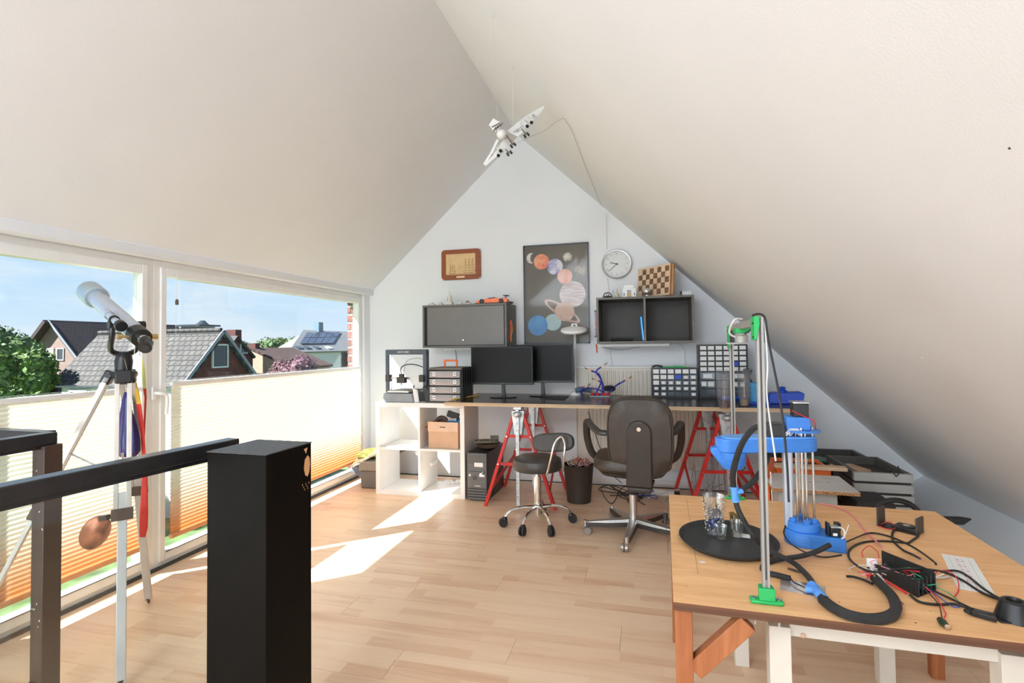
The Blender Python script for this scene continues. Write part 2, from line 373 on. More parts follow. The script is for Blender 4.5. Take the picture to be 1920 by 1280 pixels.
fl = struct(MB().bx(XL-.1, XR+.1, YF-.1, YB+.1, -.16, -.011).build('floor', M['greydk'], keep=True))
PL = mat_planks()
pw, plen = .1932, 1.285
full = None
row = 0; y = YB - .04
while y > -1.2:
    y0 = y - pw; x = XL - [0.0, .43, .86, .21, .64, 1.05][row % 6]
    while x < XR:
        a, b = max(x, XL+.002), min(x+plen, XR-.002)
        if b-a > .03:
            if abs(b-a-plen) < 1e-4 and full is not None:
                o = full.copy(); COL.objects.link(o); o.location = (a, y0, 0)
            else:
                o = MB().bx(.0006, b-a-.0006, .0006, pw-.0006, -.011, 0).build('plank', PL, fl, bevel=0, smooth=0); o.location = (a, y0, 0)
                if abs(b-a-plen) < 1e-4: full = o
        x += plen
    y = y0; row += 1
# walls
g = [(XL-.095, 0), (XL-.095, 1.80), (XL, 1.80), (RX, RZ+.02), (XR, zr(XR)), (XR+.1, zr(XR)), (XR+.1, 0)]
struct(MB().prism(g, 'y', YB, YB+.16).build('wall_back', M['wall'], keep=True, smooth=0))
struct(MB().prism(g, 'y', YF-.16, YF).build('wall_front', M['wall'], keep=True, smooth=0))
wl = MB().bx(XL-.25, XL, YF, 1.44, 0, 1.80); wl.bx(XL-.25, XL-.02, 1.44, YB, 1.762, 1.80); wl.bx(XL-.095, XL, 4.64, YB, 0, 1.80)
struct(wl.build('wall_left', M['wall'], keep=True, smooth=0))
struct(MB().prism([(XR+.12, 0), (1.78, 0), (1.80, .03), (XR, zr(XR)), (XR+.12, zr(XR))], 'y', YF, YB).build('wall_right', M['wall'], keep=True, smooth=0))
def slope(name, x0, z0, x1, z1, t=.12):
    d = Vector((x1-x0, 0, z1-z0)); n = Vector((-d.z, 0, d.x)).normalized()*t
    if n.z < 0: n = -n
    pts = [(x0, z0), (x1, z1), (x1+n.x, z1+n.z), (x0+n.x, z0+n.z)]
    return struct(MB().prism(pts, 'y', YF-.16, YB+.16).build(name, M['wall'], keep=True, smooth=0))
slope('ceiling', XL+.045, zl(XL+.045), RX, RZ)
slope('ceiling', RX, RZ, XR+.02, zr(XR+.02))
# small soffit where the left slope ends above the window head
struct(MB().prism([(XL-.02, 1.765), (XL+.045, 1.765), (XL+.045, zl(XL+.045)), (XL-.02, zl(XL+.045)+.01)], 'y', YF, YB).build('trim_1', M['wall'], keep=True, bevel=.006))
struct(MB().bx(-1.42, XR, YB-.014, YB, 0, .055).build('baseboard_back', M['white'], keep=True, bevel=.003))
for i, (px, py) in enumerate(((1430, 425), (1508, 456), (1390, 412), (1901, 277), (1733, 672))):
    # little filler marks where hooks were pulled out of the slope
    d = ray(px, py); t = (RZ-.947*(0-RX)-CAM_H)/(d.z+.947*d.x); p = CP+d*t
    s_ = MB(); s_.box((0, 0, 0), (.022, .008, .003), (0, R(43.4), .5*i)); o = s_.build('plaster_patch', M['paper'] if i != 3 else M['greydk']); o.location = p
    o.parent = bpy.data.objects['ceiling.001']; 

# windows of the left wall
def window(n, y0, y1, hinge_right):
    w = thing('window_%d' % n, None, None, (XL, (y0+y1)/2, 0)); w['kind'] = 'structure'
    zb, zt = 0.012, 1.762
    f = .055 # outer frame
    def fr(name, a, b, c, d, x0=-.075, x1=-.025):
        return MB(True).bx(XL+x0, XL+x1, a, b, c, d).build(name, M['upvc'], w, bevel=.004)
    fr('frame_jamb', y0, y0+f, zb, zt); fr('frame_jamb', y1-f, y1, zb, zt)
    fr('frame_head', y0+f, y1-f, zt-.045, zt); fr('frame_sill', y0+f, y1-f, zb, zb+.03)
    # sash
    s = .036; a, b = y0+f*.75, y1-f*.75; c, d = zb+.02, zt-.035
    fr('sash_stile', a, a+s, c, d, -.08, -.015); fr('sash_stile', b-s, b, c, d, -.08, -.015)
    fr('sash_rail', a+s, b-s, c, c+.05, -.08, -.015); fr('sash_rail', a+s, b-s, d-.052, d, -.08, -.015)
    MB(True).bx(XL-.066, XL-.058, a+s-.01, b-s+.01, c+.045, d-.045).build('pane', M['glass'], w)
    MB(True).bx(XL-.012, XL-.009, a+s, b-s, c+.048, c+.052).build('glazing_seal', M['rubber'], w)
    return w
w1 = window(1, 1.44, 2.378, True)
w2 = window(2, 2.378, 4.64, False)
struct(MB().bx(XL-.03, XL+.004, 1.44, 4.64, 0, .008).build('trim_2', M['greydk'], keep=True))
hp = at_x(291, 737, XL)
h = MB(True).box((XL-.008, hp.y, hp.z), (.012, .030, .075)).build('handle_plate', M['whitep'], w1, bevel=.005)
MB(True).tube([(XL, hp.y, hp.z), (XL+.035, hp.y, hp.z), (XL+.045, hp.y+.03, hp.z-.01), (XL+.042, hp.y+.04, hp.z-.06), (XL+.04, hp.y+.035, hp.z-.12)], .0095, 10).build('handle_lever', M['whitep'], h)
# outside skin of the house: window reveals and the brick pier
pier = thing('brick_pier', 'red brick pier with white joints outside right edge of window', 'brick pier', (XL-.2, 4.6, -.3))
PX0, PX1, PY0 = XL-.19, XL-.105, 4.645
MB(True).bx(PX0+.003, PX1, PY0+.005, PY0+.28, -.3, 2.2).build('mortar', mat('white_mortar', (.5, .46, .44), .9, bump=.3), pier)
BR = [mat('brick_red_%d' % i, c, .85, var=.2, scale=30, bump=.4) for i, c in enumerate(((.20, .075, .06), (.17, .07, .06), (.23, .095, .08)))]
for k in range(30):
    z = -.28+k*.081
    xs = [(PX0, PX0+.035), (PX0+.043, PX1-.002)] if k % 2 else [(PX0, PX1-.002)]
    for x0, x1 in xs:
        MB(True).bx(x0, x1, PY0-.003, PY0+.10, z, z+.062).build('brick', BR[(k*2+len(xs)) % 3], pier, bevel=.003)
# pleated blinds
BL1 = mat_fabric_glow('pleated_blind_cloth', (.86, .33, .11), (.96, .90, .78), .0, .40)  # cream to orange ramp paints in the dimmer lower part
def blind(y0, y1, z0, z1, label):
    b = thing('pleated_blind', label, 'blind', (XL+.012, (y0+y1)/2, z0))
    n = int((z1-z0-.05)/.0105); bm = MB(); v = []; hh = (z1-z0-.05)/n
    W = (y1-y0)/2
    for i in range(n+1):
        x = .0035 if i % 2 else -.0035
        v += [(x, -W, .025+i*hh), (x, W, .025+i*hh)]
    bm.add([Vector(q) for q in v], [(2*i, 2*i+1, 2*i+3, 2*i+2) for i in range(n)])
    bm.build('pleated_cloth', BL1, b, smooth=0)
    MB().bx(-.011, .011, -W, W, z1-z0-.024, z1-z0).build('top_rail', M['upvc'], b, bevel=.003)
    MB().bx(-.011, .011, -W, W, 0, .024).build('bottom_rail', mat('apricot_rail', (.78, .36, .15), .5), b, bevel=.003)
    for s in (-1, 1):
        MB().cyl((0, s*(W-.03), z1-z0), (0, s*(W-.03), 1.69-z0), .0008, n=5).build('guide_cord', M['wcable'], b)
    return b
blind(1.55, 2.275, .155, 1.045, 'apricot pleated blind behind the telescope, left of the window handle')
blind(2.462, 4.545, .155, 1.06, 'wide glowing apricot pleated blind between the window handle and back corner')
pt = at_x(324, 565, XL+.0)
pc = thing('blind_pull_cord', 'thin cord with brown tassel hanging before the right window', 'pull cord', (XL+.03, pt.y, pt.z))
MB().cyl((0, 0, 0), (0, 0, 1.69-pt.z), .001, n=5).build('cord', M['wcable'], pc)
MB().lathe([(.0, -.022), (.009, -.02), (.009, .004), (.004, .012), (0, .014)], n=10).build('tassel', M['brown'], pc)

# ------------------------------------------------------------------ outdoors
grass = mat('lawn_grass', (.11, .17, .055), .9, var=.25, scale=1.5, bump=.6, bscale=8)
GZ = -5.5
struct(MB().bx(-240, -3.2, -60, 240, GZ-.2, GZ).build('trim_3', grass, keep=True, smooth=0))
bpy.data.objects['trim_3'].name = 'ground'
def tree(label, c, rad, h, col, col2, n=2600, group=None, leaf=.16, ntr=0, squash=.9):
    t = thing('leafy_tree', label, 'tree', (c[0], c[1], GZ), 0, group)
    m1 = mat('leaf_%s' % (col,), col, .7, var=.35, scale=.9)
    rnd = random.Random(int(c[0]*31+c[1]*17)); bm = MB(); vs_, fs = [], []
    lobes = [(Vector((rnd.uniform(-.55, .55)*rad, rnd.uniform(-.55, .55)*rad, h-rad*squash+rnd.uniform(-.5, .45)*rad*squash)), rad*rnd.uniform(.38, .62)) for _ in range(11)]
    lobes.append((Vector((0, 0, h-rad*squash)), rad*.7))
    for k in range(n):
        lc, lr = lobes[rnd.randrange(len(lobes))]
        d = Vector((rnd.gauss(0, 1), rnd.gauss(0, 1), rnd.gauss(0, 1))).normalized(); p = lc + d*lr*rnd.uniform(.75, 1.05)
        a = Vector((rnd.gauss(0, 1), rnd.gauss(0, 1), rnd.gauss(0, 1))).normalized(); b = a.cross(d)
        if b.length < .1: continue
        b.normalize(); s = leaf*rnd.uniform(.6, 1.3); i = len(vs_)
        vs_ += [p-a*s, p+b*s*.6, p+a*s, p-b*s*.6]; fs.append((i, i+1, i+2, i+3))
    bm.add(vs_, fs)
    for lc, lr in lobes: bm.sph(lc, lr*.82, n=10)
    bm.build('crown', m1, t, smooth=0)
    MB().cyl((0, 0, 0), (0, 0, h-rad*squash), .18*rad/2, .1*rad/2, 8).build('trunk', M['brown'], t)
    return t
LG, MG, DG = (.085, .16, .02), (.045, .10, .018), (.05, .14, .03)
p = at_x(2, 652, -27); tree('bright green tree nearest the left edge of the picture', (p.x, p.y), 1.7, p.z-GZ, LG, LG, 9000, leaf=.13)
p = at_x(-30, 690, -22); tree('bushy sunlit tree lowest down in the left window', (p.x, p.y), 1.9, p.z-GZ-.1, LG, LG, 7000, leaf=.12)
p = at_x(-25, 622, -42); tree('darker green tree rising behind at the left edge', (p.x, p.y), 3.2, p.z-GZ+.4, MG, MG, 7000, leaf=.15)
hill = [(455, 637, -84), (486, 640, -100), (508, 634, -85), (530, 629, -102), (553, 632, -86), (580, 634, -101), (644, 640, -88), (432, 641, -104)]
for i, (px, py, hx_) in enumerate(hill):
    p = at_x(px, py, hx_)
    lab = ['distant green tree above the brown tiled roofs, left of the others', 'small distant tree between the two brown roofs', 'distant pale green tree right of the brown gable', 'tallest distant tree on the wooded rise', 'distant tree just left of the solar panel roof', 'distant tree behind the solar panel roof', 'distant tree behind the white house near brick pier', 'distant dark tree behind the red brick gable'][i]
    tree(lab, (p.x, p.y), 4.6, p.z-GZ, (.085, .13, .035) if i % 2 else (.06, .11, .03), MG, 4500, 'distant trees on the wooded rise', leaf=.30)
p = at_x(560, 668, -24); tree('purple leaved tree before the white solar panel house', (p.x, p.y), 1.6, p.z-GZ, (.10, .042, .06), MG, 5500, leaf=.10)
p = at_x(540, 672, -26); tree('purple leaved bush left of the purple tree', (p.x, p.y), 1.4, p.z-GZ, (.095, .04, .05), MG, 4500, leaf=.10)

TILE_G = mat_grid('grey_concrete_tiles', (.105, .098, .09), (.075, .07, .066), (.018, .018, .018), .33, .30, .03, .85, .8, 'XY')
TILE_B = mat_grid('brown_roof_tiles', (.060, .034, .032), (.048, .028, .027), (.012, .008, .008), .30, .26, .035, .7, .9, 'XY')
TILE_R = mat_grid('reddish_roof_tiles', (.12, .062, .045), (.09, .05, .04), (.03, .015, .015), .30, .26, .035, .8, .9, 'XY')
TILE_S = mat_grid('light_slate_roof', (.20, .21, .215), (.18, .19, .195), (.12, .125, .13), .5, .4, .02, .7, .3, 'XY')
BRICKR = mat_grid('red_brickwork', (.125, .030, .022), (.105, .026, .020), (.14, .06, .05), .22, .075, .008, .85, .2, 'SUM')
BRICKP = mat_grid('pinkish_brickwork', (.30, .20, .175), (.27, .18, .16), (.30, .22, .20), .24, .08, .008, .85, .2, 'SUM')
PEACH = mat('peach_render', (.40, .26, .19), .9); WREN = mat('white_render', (.55, .55, .54), .9)
VERGE = mat('pale_verge_board', (.20, .22, .25), .6)
DARKW = mat('dark_window_pane', (.04, .05, .06), .15)
def quad_slab(name, pts, m, parent, t=.18):
    """roof plane as a slab with its own local frame (u along the ridge) so the tile courses follow it"""
    p = [Vector(q) for q in pts]; ex = (p[1]-p[0]).normalized(); nz_ = ex.cross(p[3]-p[0]).normalized(); ey = nz_.cross(ex)
    if nz_.z < 0: nz_ = -nz_; 
    base = Matrix((ex, ey, nz_)).transposed().to_4x4(); base.translation = p[0]
    inv = base.inverted(); loc = [inv @ q for q in p]
    bm = MB(); n = len(p)
    bm.add([q for q in loc]+[q-Vector((0, 0, t)) for q in loc], [tuple(range(n)), tuple(reversed(range(n, 2*n)))]+[(i, n+i, n+(i+1) % n, (i+1) % n) for i in range(n)])
    o = bm.build(name, m, None, smooth=0, keep=True); o.parent = parent
    pl = Vector(parent.location); base.translation = p[0]-pl; o.matrix_local = base; return o
def far_window(parent, c, w, h, facing, pane=DARKW):
    """facing: unit outward vector in xy"""
    f = Vector((facing[0], facing[1], 0)); r = Vector((-f.y, f.x, 0)); c = Vector(c)
    m = Matrix((r, f, Vector((0, 0, 1)))).transposed().to_4x4(); m.translation = c
    b = MB(True)
    b.bx(-w/2-.07, w/2+.07, -.1, .06, -h/2-.07, -h/2, m); b.bx(-w/2-.07, w/2+.07, -.1, .06, h/2, h/2+.07, m)
    b.bx(-w/2-.07, -w/2, -.1, .06, -h/2, h/2, m); b.bx(w/2, w/2+.07, -.1, .06, -h/2, h/2, m)
    fr = b.build('window', WREN, parent, smooth=0)
    MB(True).bx(-w/2, w/2, -.05, .02, -h/2, h/2, m).build('pane', pane, fr, smooth=0)

# house A: grey tiled roof with the red brick gable
YA = 20.0; KA = YA/10.4
gn = at_y(415, 622, YA); gf = at_y(186, 624, YA); zA = (gn.z+gf.z)/2
e1 = at_x(352, 705, gn.x); sl = (gn.z-e1.z)/(YA-e1.y)
def eaveA(x, d): return Vector((x, YA-d, zA-sl*d))
hA = thing('brick_gable_house', 'house with long grey tiled roof and red brick gable', 'house', (gn.x-5, YA, GZ))
Dn = 2.5
quad_slab('roof', [(gf.x, YA, zA), (gn.x+.15, YA, zA), eaveA(gn.x+.15, Dn), eaveA(gf.x, Dn)], TILE_G, hA)
quad_slab('roof', [(gn.x+.15, YA, zA), (gf.x, YA, zA), (gf.x, YA+Dn, zA-sl*Dn), (gn.x+.15, YA+Dn, zA-sl*Dn)], TILE_G, hA)
MB(True).prism([(YA-Dn+.3, GZ), (YA-Dn+.3, zA-sl*(Dn-.3)-.2), (YA, zA-.2), (YA+Dn-.3, zA-sl*(Dn-.3)-.2), (YA+Dn-.3, GZ)], 'x', gf.x+.1, gn.x).build('wall', BRICKR, hA, smooth=0)
for s in (-1, 1):
    MB(True).bar((gn.x+.17, YA, zA+.02), (gn.x+.17, YA+s*Dn, zA-sl*Dn+.02), .05, .14).build('verge_board', VERGE, hA, smooth=0)
wq = at_x(412, 667, gn.x+.02); far_window(hA, wq, .8, .95, (1, 0))
MB(True).tube([(gf.x, YA, zA+.05), (gn.x, YA, zA+.05)], .1, 8, smooth=False).build('ridge_tiles', TILE_G, hA)
cq = at_y(362, 622, YA+.5)
ch = MB(True).bx(cq.x-.5, cq.x+.6, YA+.3, YA+1.2, zA-1, cq.z+.26).build('chimney', WREN, hA, smooth=0)
MB(True).bx(cq.x-.66, cq.x+.76, YA+.12, YA+1.38, cq.z+.26, cq.z+.34).bx(cq.x-.52, cq.x+.62, YA+.28, YA+1.22, cq.z+.08, cq.z+.2).build('chimney_cap', DARKW, ch, smooth=0)
MB(True).cyl((cq.x+.3, YA+.75, cq.z+.34), (cq.x+.3, YA+.75, cq.z+.55), .3, .1, 12).build('chimney_cowl', DARKW, ch)
# dormer-like white wall with two windows at the lower left of that roof
dq = at_y(200, 722, YA-Dn-.05)
dz = thing('white_annex', 'low white annex with two windows below the grey tiled roof', 'house', (dq.x, YA-Dn-.3, GZ))
da, db = at_y(116, 722, YA-Dn-.5), at_y(330, 722, YA-Dn-.5)
MB(True).bx(da.x, db.x, YA-Dn-.5, YA-Dn-.1, GZ, dq.z-.06).build('wall', WREN, dz, smooth=0)
MB(True).bx(da.x-.15, db.x+.1, YA-Dn-.65, YA-Dn-.02, dq.z-.06, dq.z-.0).build('eave', DARKW, dz, smooth=0)
for px in (148, 205, 262):
    k = at_y(px, 735, YA-Dn-.5); far_window(dz, (k.x, YA-Dn-.51, dq.z-.48), .85, .45, (0, -1))

# house B: pinkish brick gable with brown roof at the left
YB2 = 30.0
ap = at_y(97, 600, YB2); le = at_y(30, 690, YB2); XBr = ap.x; slb = (ap.z-le.z)/(ap.x-le.x)
fr_ = at_x(332, 608, XBr)
hB = thing('pink_gable_house', 'pinkish brick gable house with dark brown tiled roof', 'house', (XBr, YB2+5, GZ))
Wb = ap.x-le.x
quad_slab('roof', [(XBr, YB2-.25, ap.z), (XBr, fr_.y, ap.z), (XBr+Wb*1.35, fr_.y, ap.z-slb*Wb*1.35), (XBr+Wb*1.35, YB2-.25, ap.z-slb*Wb*1.35)], TILE_B, hB)
quad_slab('roof', [(XBr, fr_.y, ap.z), (XBr, YB2-.6, ap.z), (XBr-Wb*1.0, YB2-.6, ap.z-slb*Wb*1.0), (XBr-Wb*1.0, fr_.y, ap.z-slb*Wb*1.0)], TILE_B, hB, .28)
MB(True).prism([(XBr-Wb*.9, GZ), (XBr-Wb*.9, ap.z-slb*Wb*.9-.25), (XBr, ap.z-.25), (XBr+Wb*1.2, ap.z-slb*Wb*1.2-.25), (XBr+Wb*1.2, GZ)], 'y', YB2, fr_.y-.2).build('wall', BRICKP, hB, smooth=0)
MB(True).bar((XBr, YB2-.27, ap.z), (XBr+Wb*1.35, YB2-.27, ap.z-slb*Wb*1.35), .06, .16).build('verge_board', VERGE, hB, smooth=0)
for px in (95, 114):
    q = at_y(px, 664, YB2); far_window(hB, (q.x, YB2, q.z), .58, .8, (0, -1), WREN if px == 95 else DARKW)
cB = at_x(259, 600, XBr-.3); MB(True).bx(XBr-.8, XBr-.2, cB.y-.3, cB.y+.3, ap.z-.8, cB.z).build('chimney', PEACH, hB, smooth=0)

def simple_house(name, label, apx, apy, lx, ly, rx, ry, X, endpx, wallm, roofm, endy):
    """gable turned to us on plane x=X, ridge running away; right slope of the roof shown"""
    a = at_x(apx, apy, X); l = at_x(lx, ly, X); r = at_x(rx, ry, X)
    t = thing(name, label, 'house', (X-2, a.y, GZ)); dep = 4
    MB(True).prism([(l.y, GZ), (l.y, l.z), (a.y, a.z-.1), (r.y, r.z), (r.y, GZ)], 'x', X-dep, X).build('wall', wallm, t, smooth=0)
    quad_slab('roof', [(X-dep, a.y, a.z), (X+.2, a.y, a.z), (X+.2, l.y-.1, l.z-.02), (X-dep, l.y-.1, l.z-.02)], roofm, t)
    quad_slab('roof', [(X+.2, a.y, a.z), (X-dep, a.y, a.z), (X-dep, r.y+.1, r.z-.02), (X+.2, r.y+.1, r.z-.02)], roofm, t)
    return t
t = simple_house('dark_gable_house', 'dark brick gable house just right of the red gable', 442, 629, 424, 655, 474, 668, -29, 0, BRICKR, TILE_B, 0)
q = at_x(457, 652, -28.98); far_window(t, q, .6, .7, (1, 0)); q = at_x(441, 628, -30); MB(True).bx(q.x-.5, q.x+.3, q.y-.3, q.y+.3, q.z-1.5, q.z+.4).build('chimney', BRICKR, t, smooth=0)
# house D: brown roof, slope towards us, peach gable at its left
XD = -30
r0 = at_x(470, 652, XD); r1 = at_x(541, 651, XD); e0 = at_x(497, 692, XD+3.6); g0 = at_x(462, 680, XD)
hD = thing('peach_gable_house', 'brown tiled roof with peach gable left of purple tree', 'house', (XD, r0.y, GZ))
zD = (r0.z+r1.z)/2; dd = 4.0; zsD = (zD - at_x(497, 692, XD+dd).z)
quad_slab('roof', [(XD, r0.y, zD), (XD, r1.y+.6, zD), (XD+dd, r1.y+.6, zD-zsD), (XD+dd, r0.y, zD-zsD)], TILE_R, hD)
quad_slab('roof', [(XD, r1.y+.6, zD), (XD, r0.y, zD), (XD-dd, r0.y, zD-zsD), (XD-dd, r1.y+.6, zD-zsD)], TILE_R, hD)
MB(True).prism([(XD-dd+.2, GZ), (XD-dd+.2, zD-zsD), (XD, zD-.15), (XD+dd-.2, zD-zsD), (XD+dd-.2, GZ)], 'y', r0.y+.05, r1.y+.4).build('wall', PEACH, hD, smooth=0)
q = at_x(481, 648, XD); MB(True).bx(XD-.5, XD+.1, q.y-.25, q.y+.25, zD-.5, q.z+.2).build('chimney', BRICKR, hD, smooth=0)
# house E: white house with solar panels
XE = -44
a0 = at_x(569, 618, XE); a1 = at_x(649, 617, XE); dE = 5.5
b0 = at_x(540, 660, XE+dE); zE = a0.z; zsE = zE-b0.z
hE = thing('solar_panel_house', 'white house with light slate roof and solar panels', 'house', (XE, a0.y, GZ))
yE1 = a1.y+1.2
quad_slab('roof', [(XE, a0.y, zE), (XE, yE1, zE), (XE+dE, yE1, zE-zsE), (XE+dE, b0.y, zE-zsE)], TILE_S, hE)
MB(True).prism([(XE-dE, GZ), (XE-dE, zE-zsE), (XE, zE-.2), (XE+dE-.3, zE-zsE-.1), (XE+dE-.3, GZ)], 'y', a0.y+.6, yE1-.2).build('wall', WREN, hE, smooth=0)
MB(True).bx(XE+dE-1, XE+dE-.3, b0.y+.2, yE1-.1, GZ, zE-zsE-.1).build('front_wall', WREN, hE, smooth=0)
SOL = mat_grid('solar_cells', (.030, .040, .085), (.035, .045, .09), (.10, .11, .14), .35, .35, .02, .2, 0, 'XY')
ex = (Vector((XE+dE, 0, -zsE)) - Vector((XE, 0, 0))).normalized()
nrm = Vector((-ex.z, 0, ex.x)).normalized(); nrm = nrm if nrm.z > 0 else -nrm
def onE(px, py):   # point of the roof plane on that ray
    d = ray(px, py); n_ = nrm; p0 = Vector((XE, 0, zE)); return CP + d*((p0-CP).dot(n_)/d.dot(n_))
for i in range(5):
    for j in range(2):
        def lerp(u, v):
            tl, tr, bl, br_ = onE(575, 624), onE(638, 623), onE(561, 646), onE(624, 645)
            return (tl*(1-u)+tr*u)*(1-v)+(bl*(1-u)+br_*u)*v
        u0, u1, v0, v1 = i/5+.008, (i+1)/5-.008, j/2+.02, (j+1)/2-.02
        q = [lerp(u0, v0)+nrm*.14, lerp(u1, v0)+nrm*.14, lerp(u1, v1)+nrm*.14, lerp(u0, v1)+nrm*.14]
        quad_slab('solar_panel', q, SOL, hE, .06)
for px in (561, 576, 594, 616):
    c0 = onE(px, 652); b_ = MB(True); mm = Matrix((Vector((0, 1, 0)), -ex, nrm)).transposed().to_4x4(); mm.translation = c0
    b_.bx(-.5, .5, -.3, .3, 0, .1, mm); b_.build('roof_window', DARKW if px != 616 else WREN, hE, smooth=0)
q = onE(596, 613+6); MB(True).bx(q.x-.5, q.x+.5, q.y-.5, q.y+.5, q.z-.6, q.z+1.1).build('chimney', mat('slate_blue_cladding', (.10, .17, .22), .7), hE, smooth=0)
# blue fence netting and hedge seen through the gap below the blind
nq = at_x(620, 893, -6)
hed = MB(); rnd = random.Random(3); v, f = [], []
for k in range(2500):
    p_ = Vector((rnd.uniform(-6.4, -5.6), rnd.uniform(7.5, 9.0), rnd.uniform(-5.5, -1.9))); a = Vector((rnd.gauss(0, 1), rnd.gauss(0, 1), rnd.gauss(0, 1))).normalized()*.05; b = a.orthogonal().normalized()*.035
    i = len(v); v += [p_-a, p_+b, p_+a, p_-b]; f.append((i, i+1, i+2, i+3))
hed.add(v, f); hed.bx(-6.3, -5.7, 7.6, 8.9, GZ, -2.0)
tag(hed.build('garden_hedge', mat('hedge_leaf', (.05, .11, .025), .8, var=.4, scale=6), smooth=0), 'clipped green hedge in the garden below the right blind', 'hedge')
tag(MB().bx(-6.1, -6.05, 9.1, 12.5, GZ, -1.7).build('fence_net', mat_grid('turquoise_netting', (.10, .25, .28), (.085, .22, .26), (.25, .36, .38), .12, .12, .02, .7, 0, 'YZ'), smooth=0), 'turquoise fence panel in the garden below the right blind', 'fence')

# ------------------------------------------------------------------ stair railing in the foreground
RZT = R(-1.6)
nb = at_z(499, 854, .95)
nw = thing('newel_post', 'broad black stair newel box with chipped paint at its corner', 'newel post', (nb.x, nb.y, 0), RZT)
MB().bx(-.205, 0, 0, .195, 0, .95).build('post_body', mat('black_brown_lacquer', (.0055, .0042, .003), .55, var=.1, spec=.08), nw, bevel=.002)
MB().bx(-.207, .002, -.002, .197, .95, .953).build('post_cap', mat('slate_black_top', (.05, .052, .055), .45, var=.2, scale=60), nw, bevel=.001)
bl = MB()
ch_ = [(.165, .905), (.178, .915), (.186, .905), (.188, .885), (.184, .862), (.176, .85), (.166, .856), (.160, .875), (.162, .892)]
bl.prism(ch_, 'x', 0, .0008)
bl.prism([(.160, .937), (.176, .939), (.169, .922)], 'x', 0, .0008)
for k in range(7): bl.prism([(.152+k*.005, .83-(k % 3)*.008), (.154+k*.005, .832-(k % 3)*.008), (.153+k*.005, .826-(k % 3)*.008)], 'x', 0, .0006)
bl.build('chipped_patch', mat('bare_wood_patch', (.78, .42, .2), .7), nw)
RAILM = mat('black_lacquered_rail', (.022, .022, .024), .25, var=.1)
def rail(name, label, p0, p1, z, w=.05, h=.042, glass=True, ext=None):
    """handrail with a glass pane below; p0,p1 in plan"""
    a, b = Vector((p0[0], p0[1], 0)), Vector((p1[0], p1[1], 0)); L = (b-a).length
    t = thing(name, label, 'railing', (a.x, a.y, 0), math.atan2(b.y-a.y, b.x-a.x))
    MB().bx(0, L, -w/2, w/2, z-h, z).build('handrail', RAILM, t, bevel=.003)
    MB().bx(0, L, -w/2+.006, w/2-.006, z-h-.012, z-h).build('rail_shoe', RAILM, t)
    if not glass: return t, L
    MB().bx(.012, L-.012, -.004, .004, .09, z-h-.012).build('glass_pane', M['rglass'], t)
    MB().bx(0, L, -.018, .018, .04, .09).build('bottom_rail', RAILM, t, bevel=.002)
    return t, L
ra = at_z(428, 820, .95); rb = at_z(414, 824, .95)
ea, eb_ = at_z(0, 905, .955), at_z(428, 820, .955); rd = (eb_-ea).normalized(); rs = Vector((rd.y, -rd.x, 0)); q0 = eb_+rs*.025; q0.z = 0
q1 = q0 - rd*1.5
t1, L1 = rail('stair_railing', 'black handrail with glass pane running from the newel box', (q1.x, q1.y), (q0.x, q0.y), .955)
MB().bx(L1-.02, L1, -.016, .016, 0, .955-.054).build('end_post', RAILM, t1, bevel=.002)
pb = at_z(113, 812, .95)
t2 = thing('corner_post', 'slim dark brown steel post with paint specks at railing corner', 'post', (pb.x-.03, pb.y-.02, 0), RZT)
MB().bx(-.03, .03, -.03, .03, 0, .912).build('post_body', mat('dark_brown_steel', (.055, .032, .022), .4, var=.12), t2, bevel=.002)
sp = MB(); rr = random.Random(5)
for k in range(9): sp.box((rr.uniform(-.02, .028), -.0305, rr.uniform(.2, .85)), (.0025, .001, rr.uniform(.003, .008)), (0, rr.uniform(-1, 1), 0))
sp.build('paint_specks', M['paper'], t2, kind='stuff')
t3, L3 = rail('stair_railing', 'black handrail running away at far left edge beside window', (pb.x-.035-.05, pb.y-1.15), (pb.x-.035, pb.y+.0), .955)
t4, L4 = rail('stair_railing', 'short black cross handrail at left edge before the telescope', (pb.x-.60, pb.y+.02), (pb.x-.062, pb.y+.005), .955, w=.05, glass=False)

# ------------------------------------------------------------------ shelf unit and its contents
KX0, KX1, KY, KD, KH = -2.25, -1.45, 4.045, .37, .775
ks = thing('cube_shelf_unit', 'white open four-cube shelf unit in sunlight left of desk', 'shelf unit', ((KX0+KX1)/2, KY+KD/2, 0))
def kb(name, x0, x1, z0, z1): return MB(True).bx(x0, x1, KY, KY+KD, z0, z1).build(name, M['white'], ks, bevel=.0015)
kb('side_panel', KX0, KX0+.038, 0.0, KH-.038); kb('side_panel', KX1-.038, KX1, 0.0, KH-.038)
kb('top_panel', KX0, KX1, KH-.038, KH); kb('bottom_panel', KX0+.038, KX1-.038, 0, .038)
xm = (KX0+KX1)/2; zm = KH/2
kb('divider', xm-.009, xm+.009, .038, KH-.038); kb('shelf_board', KX0+.038, xm-.009, zm-.009, zm+.009); kb('shelf_board', xm+.009, KX1-.038, zm-.009, zm+.009)
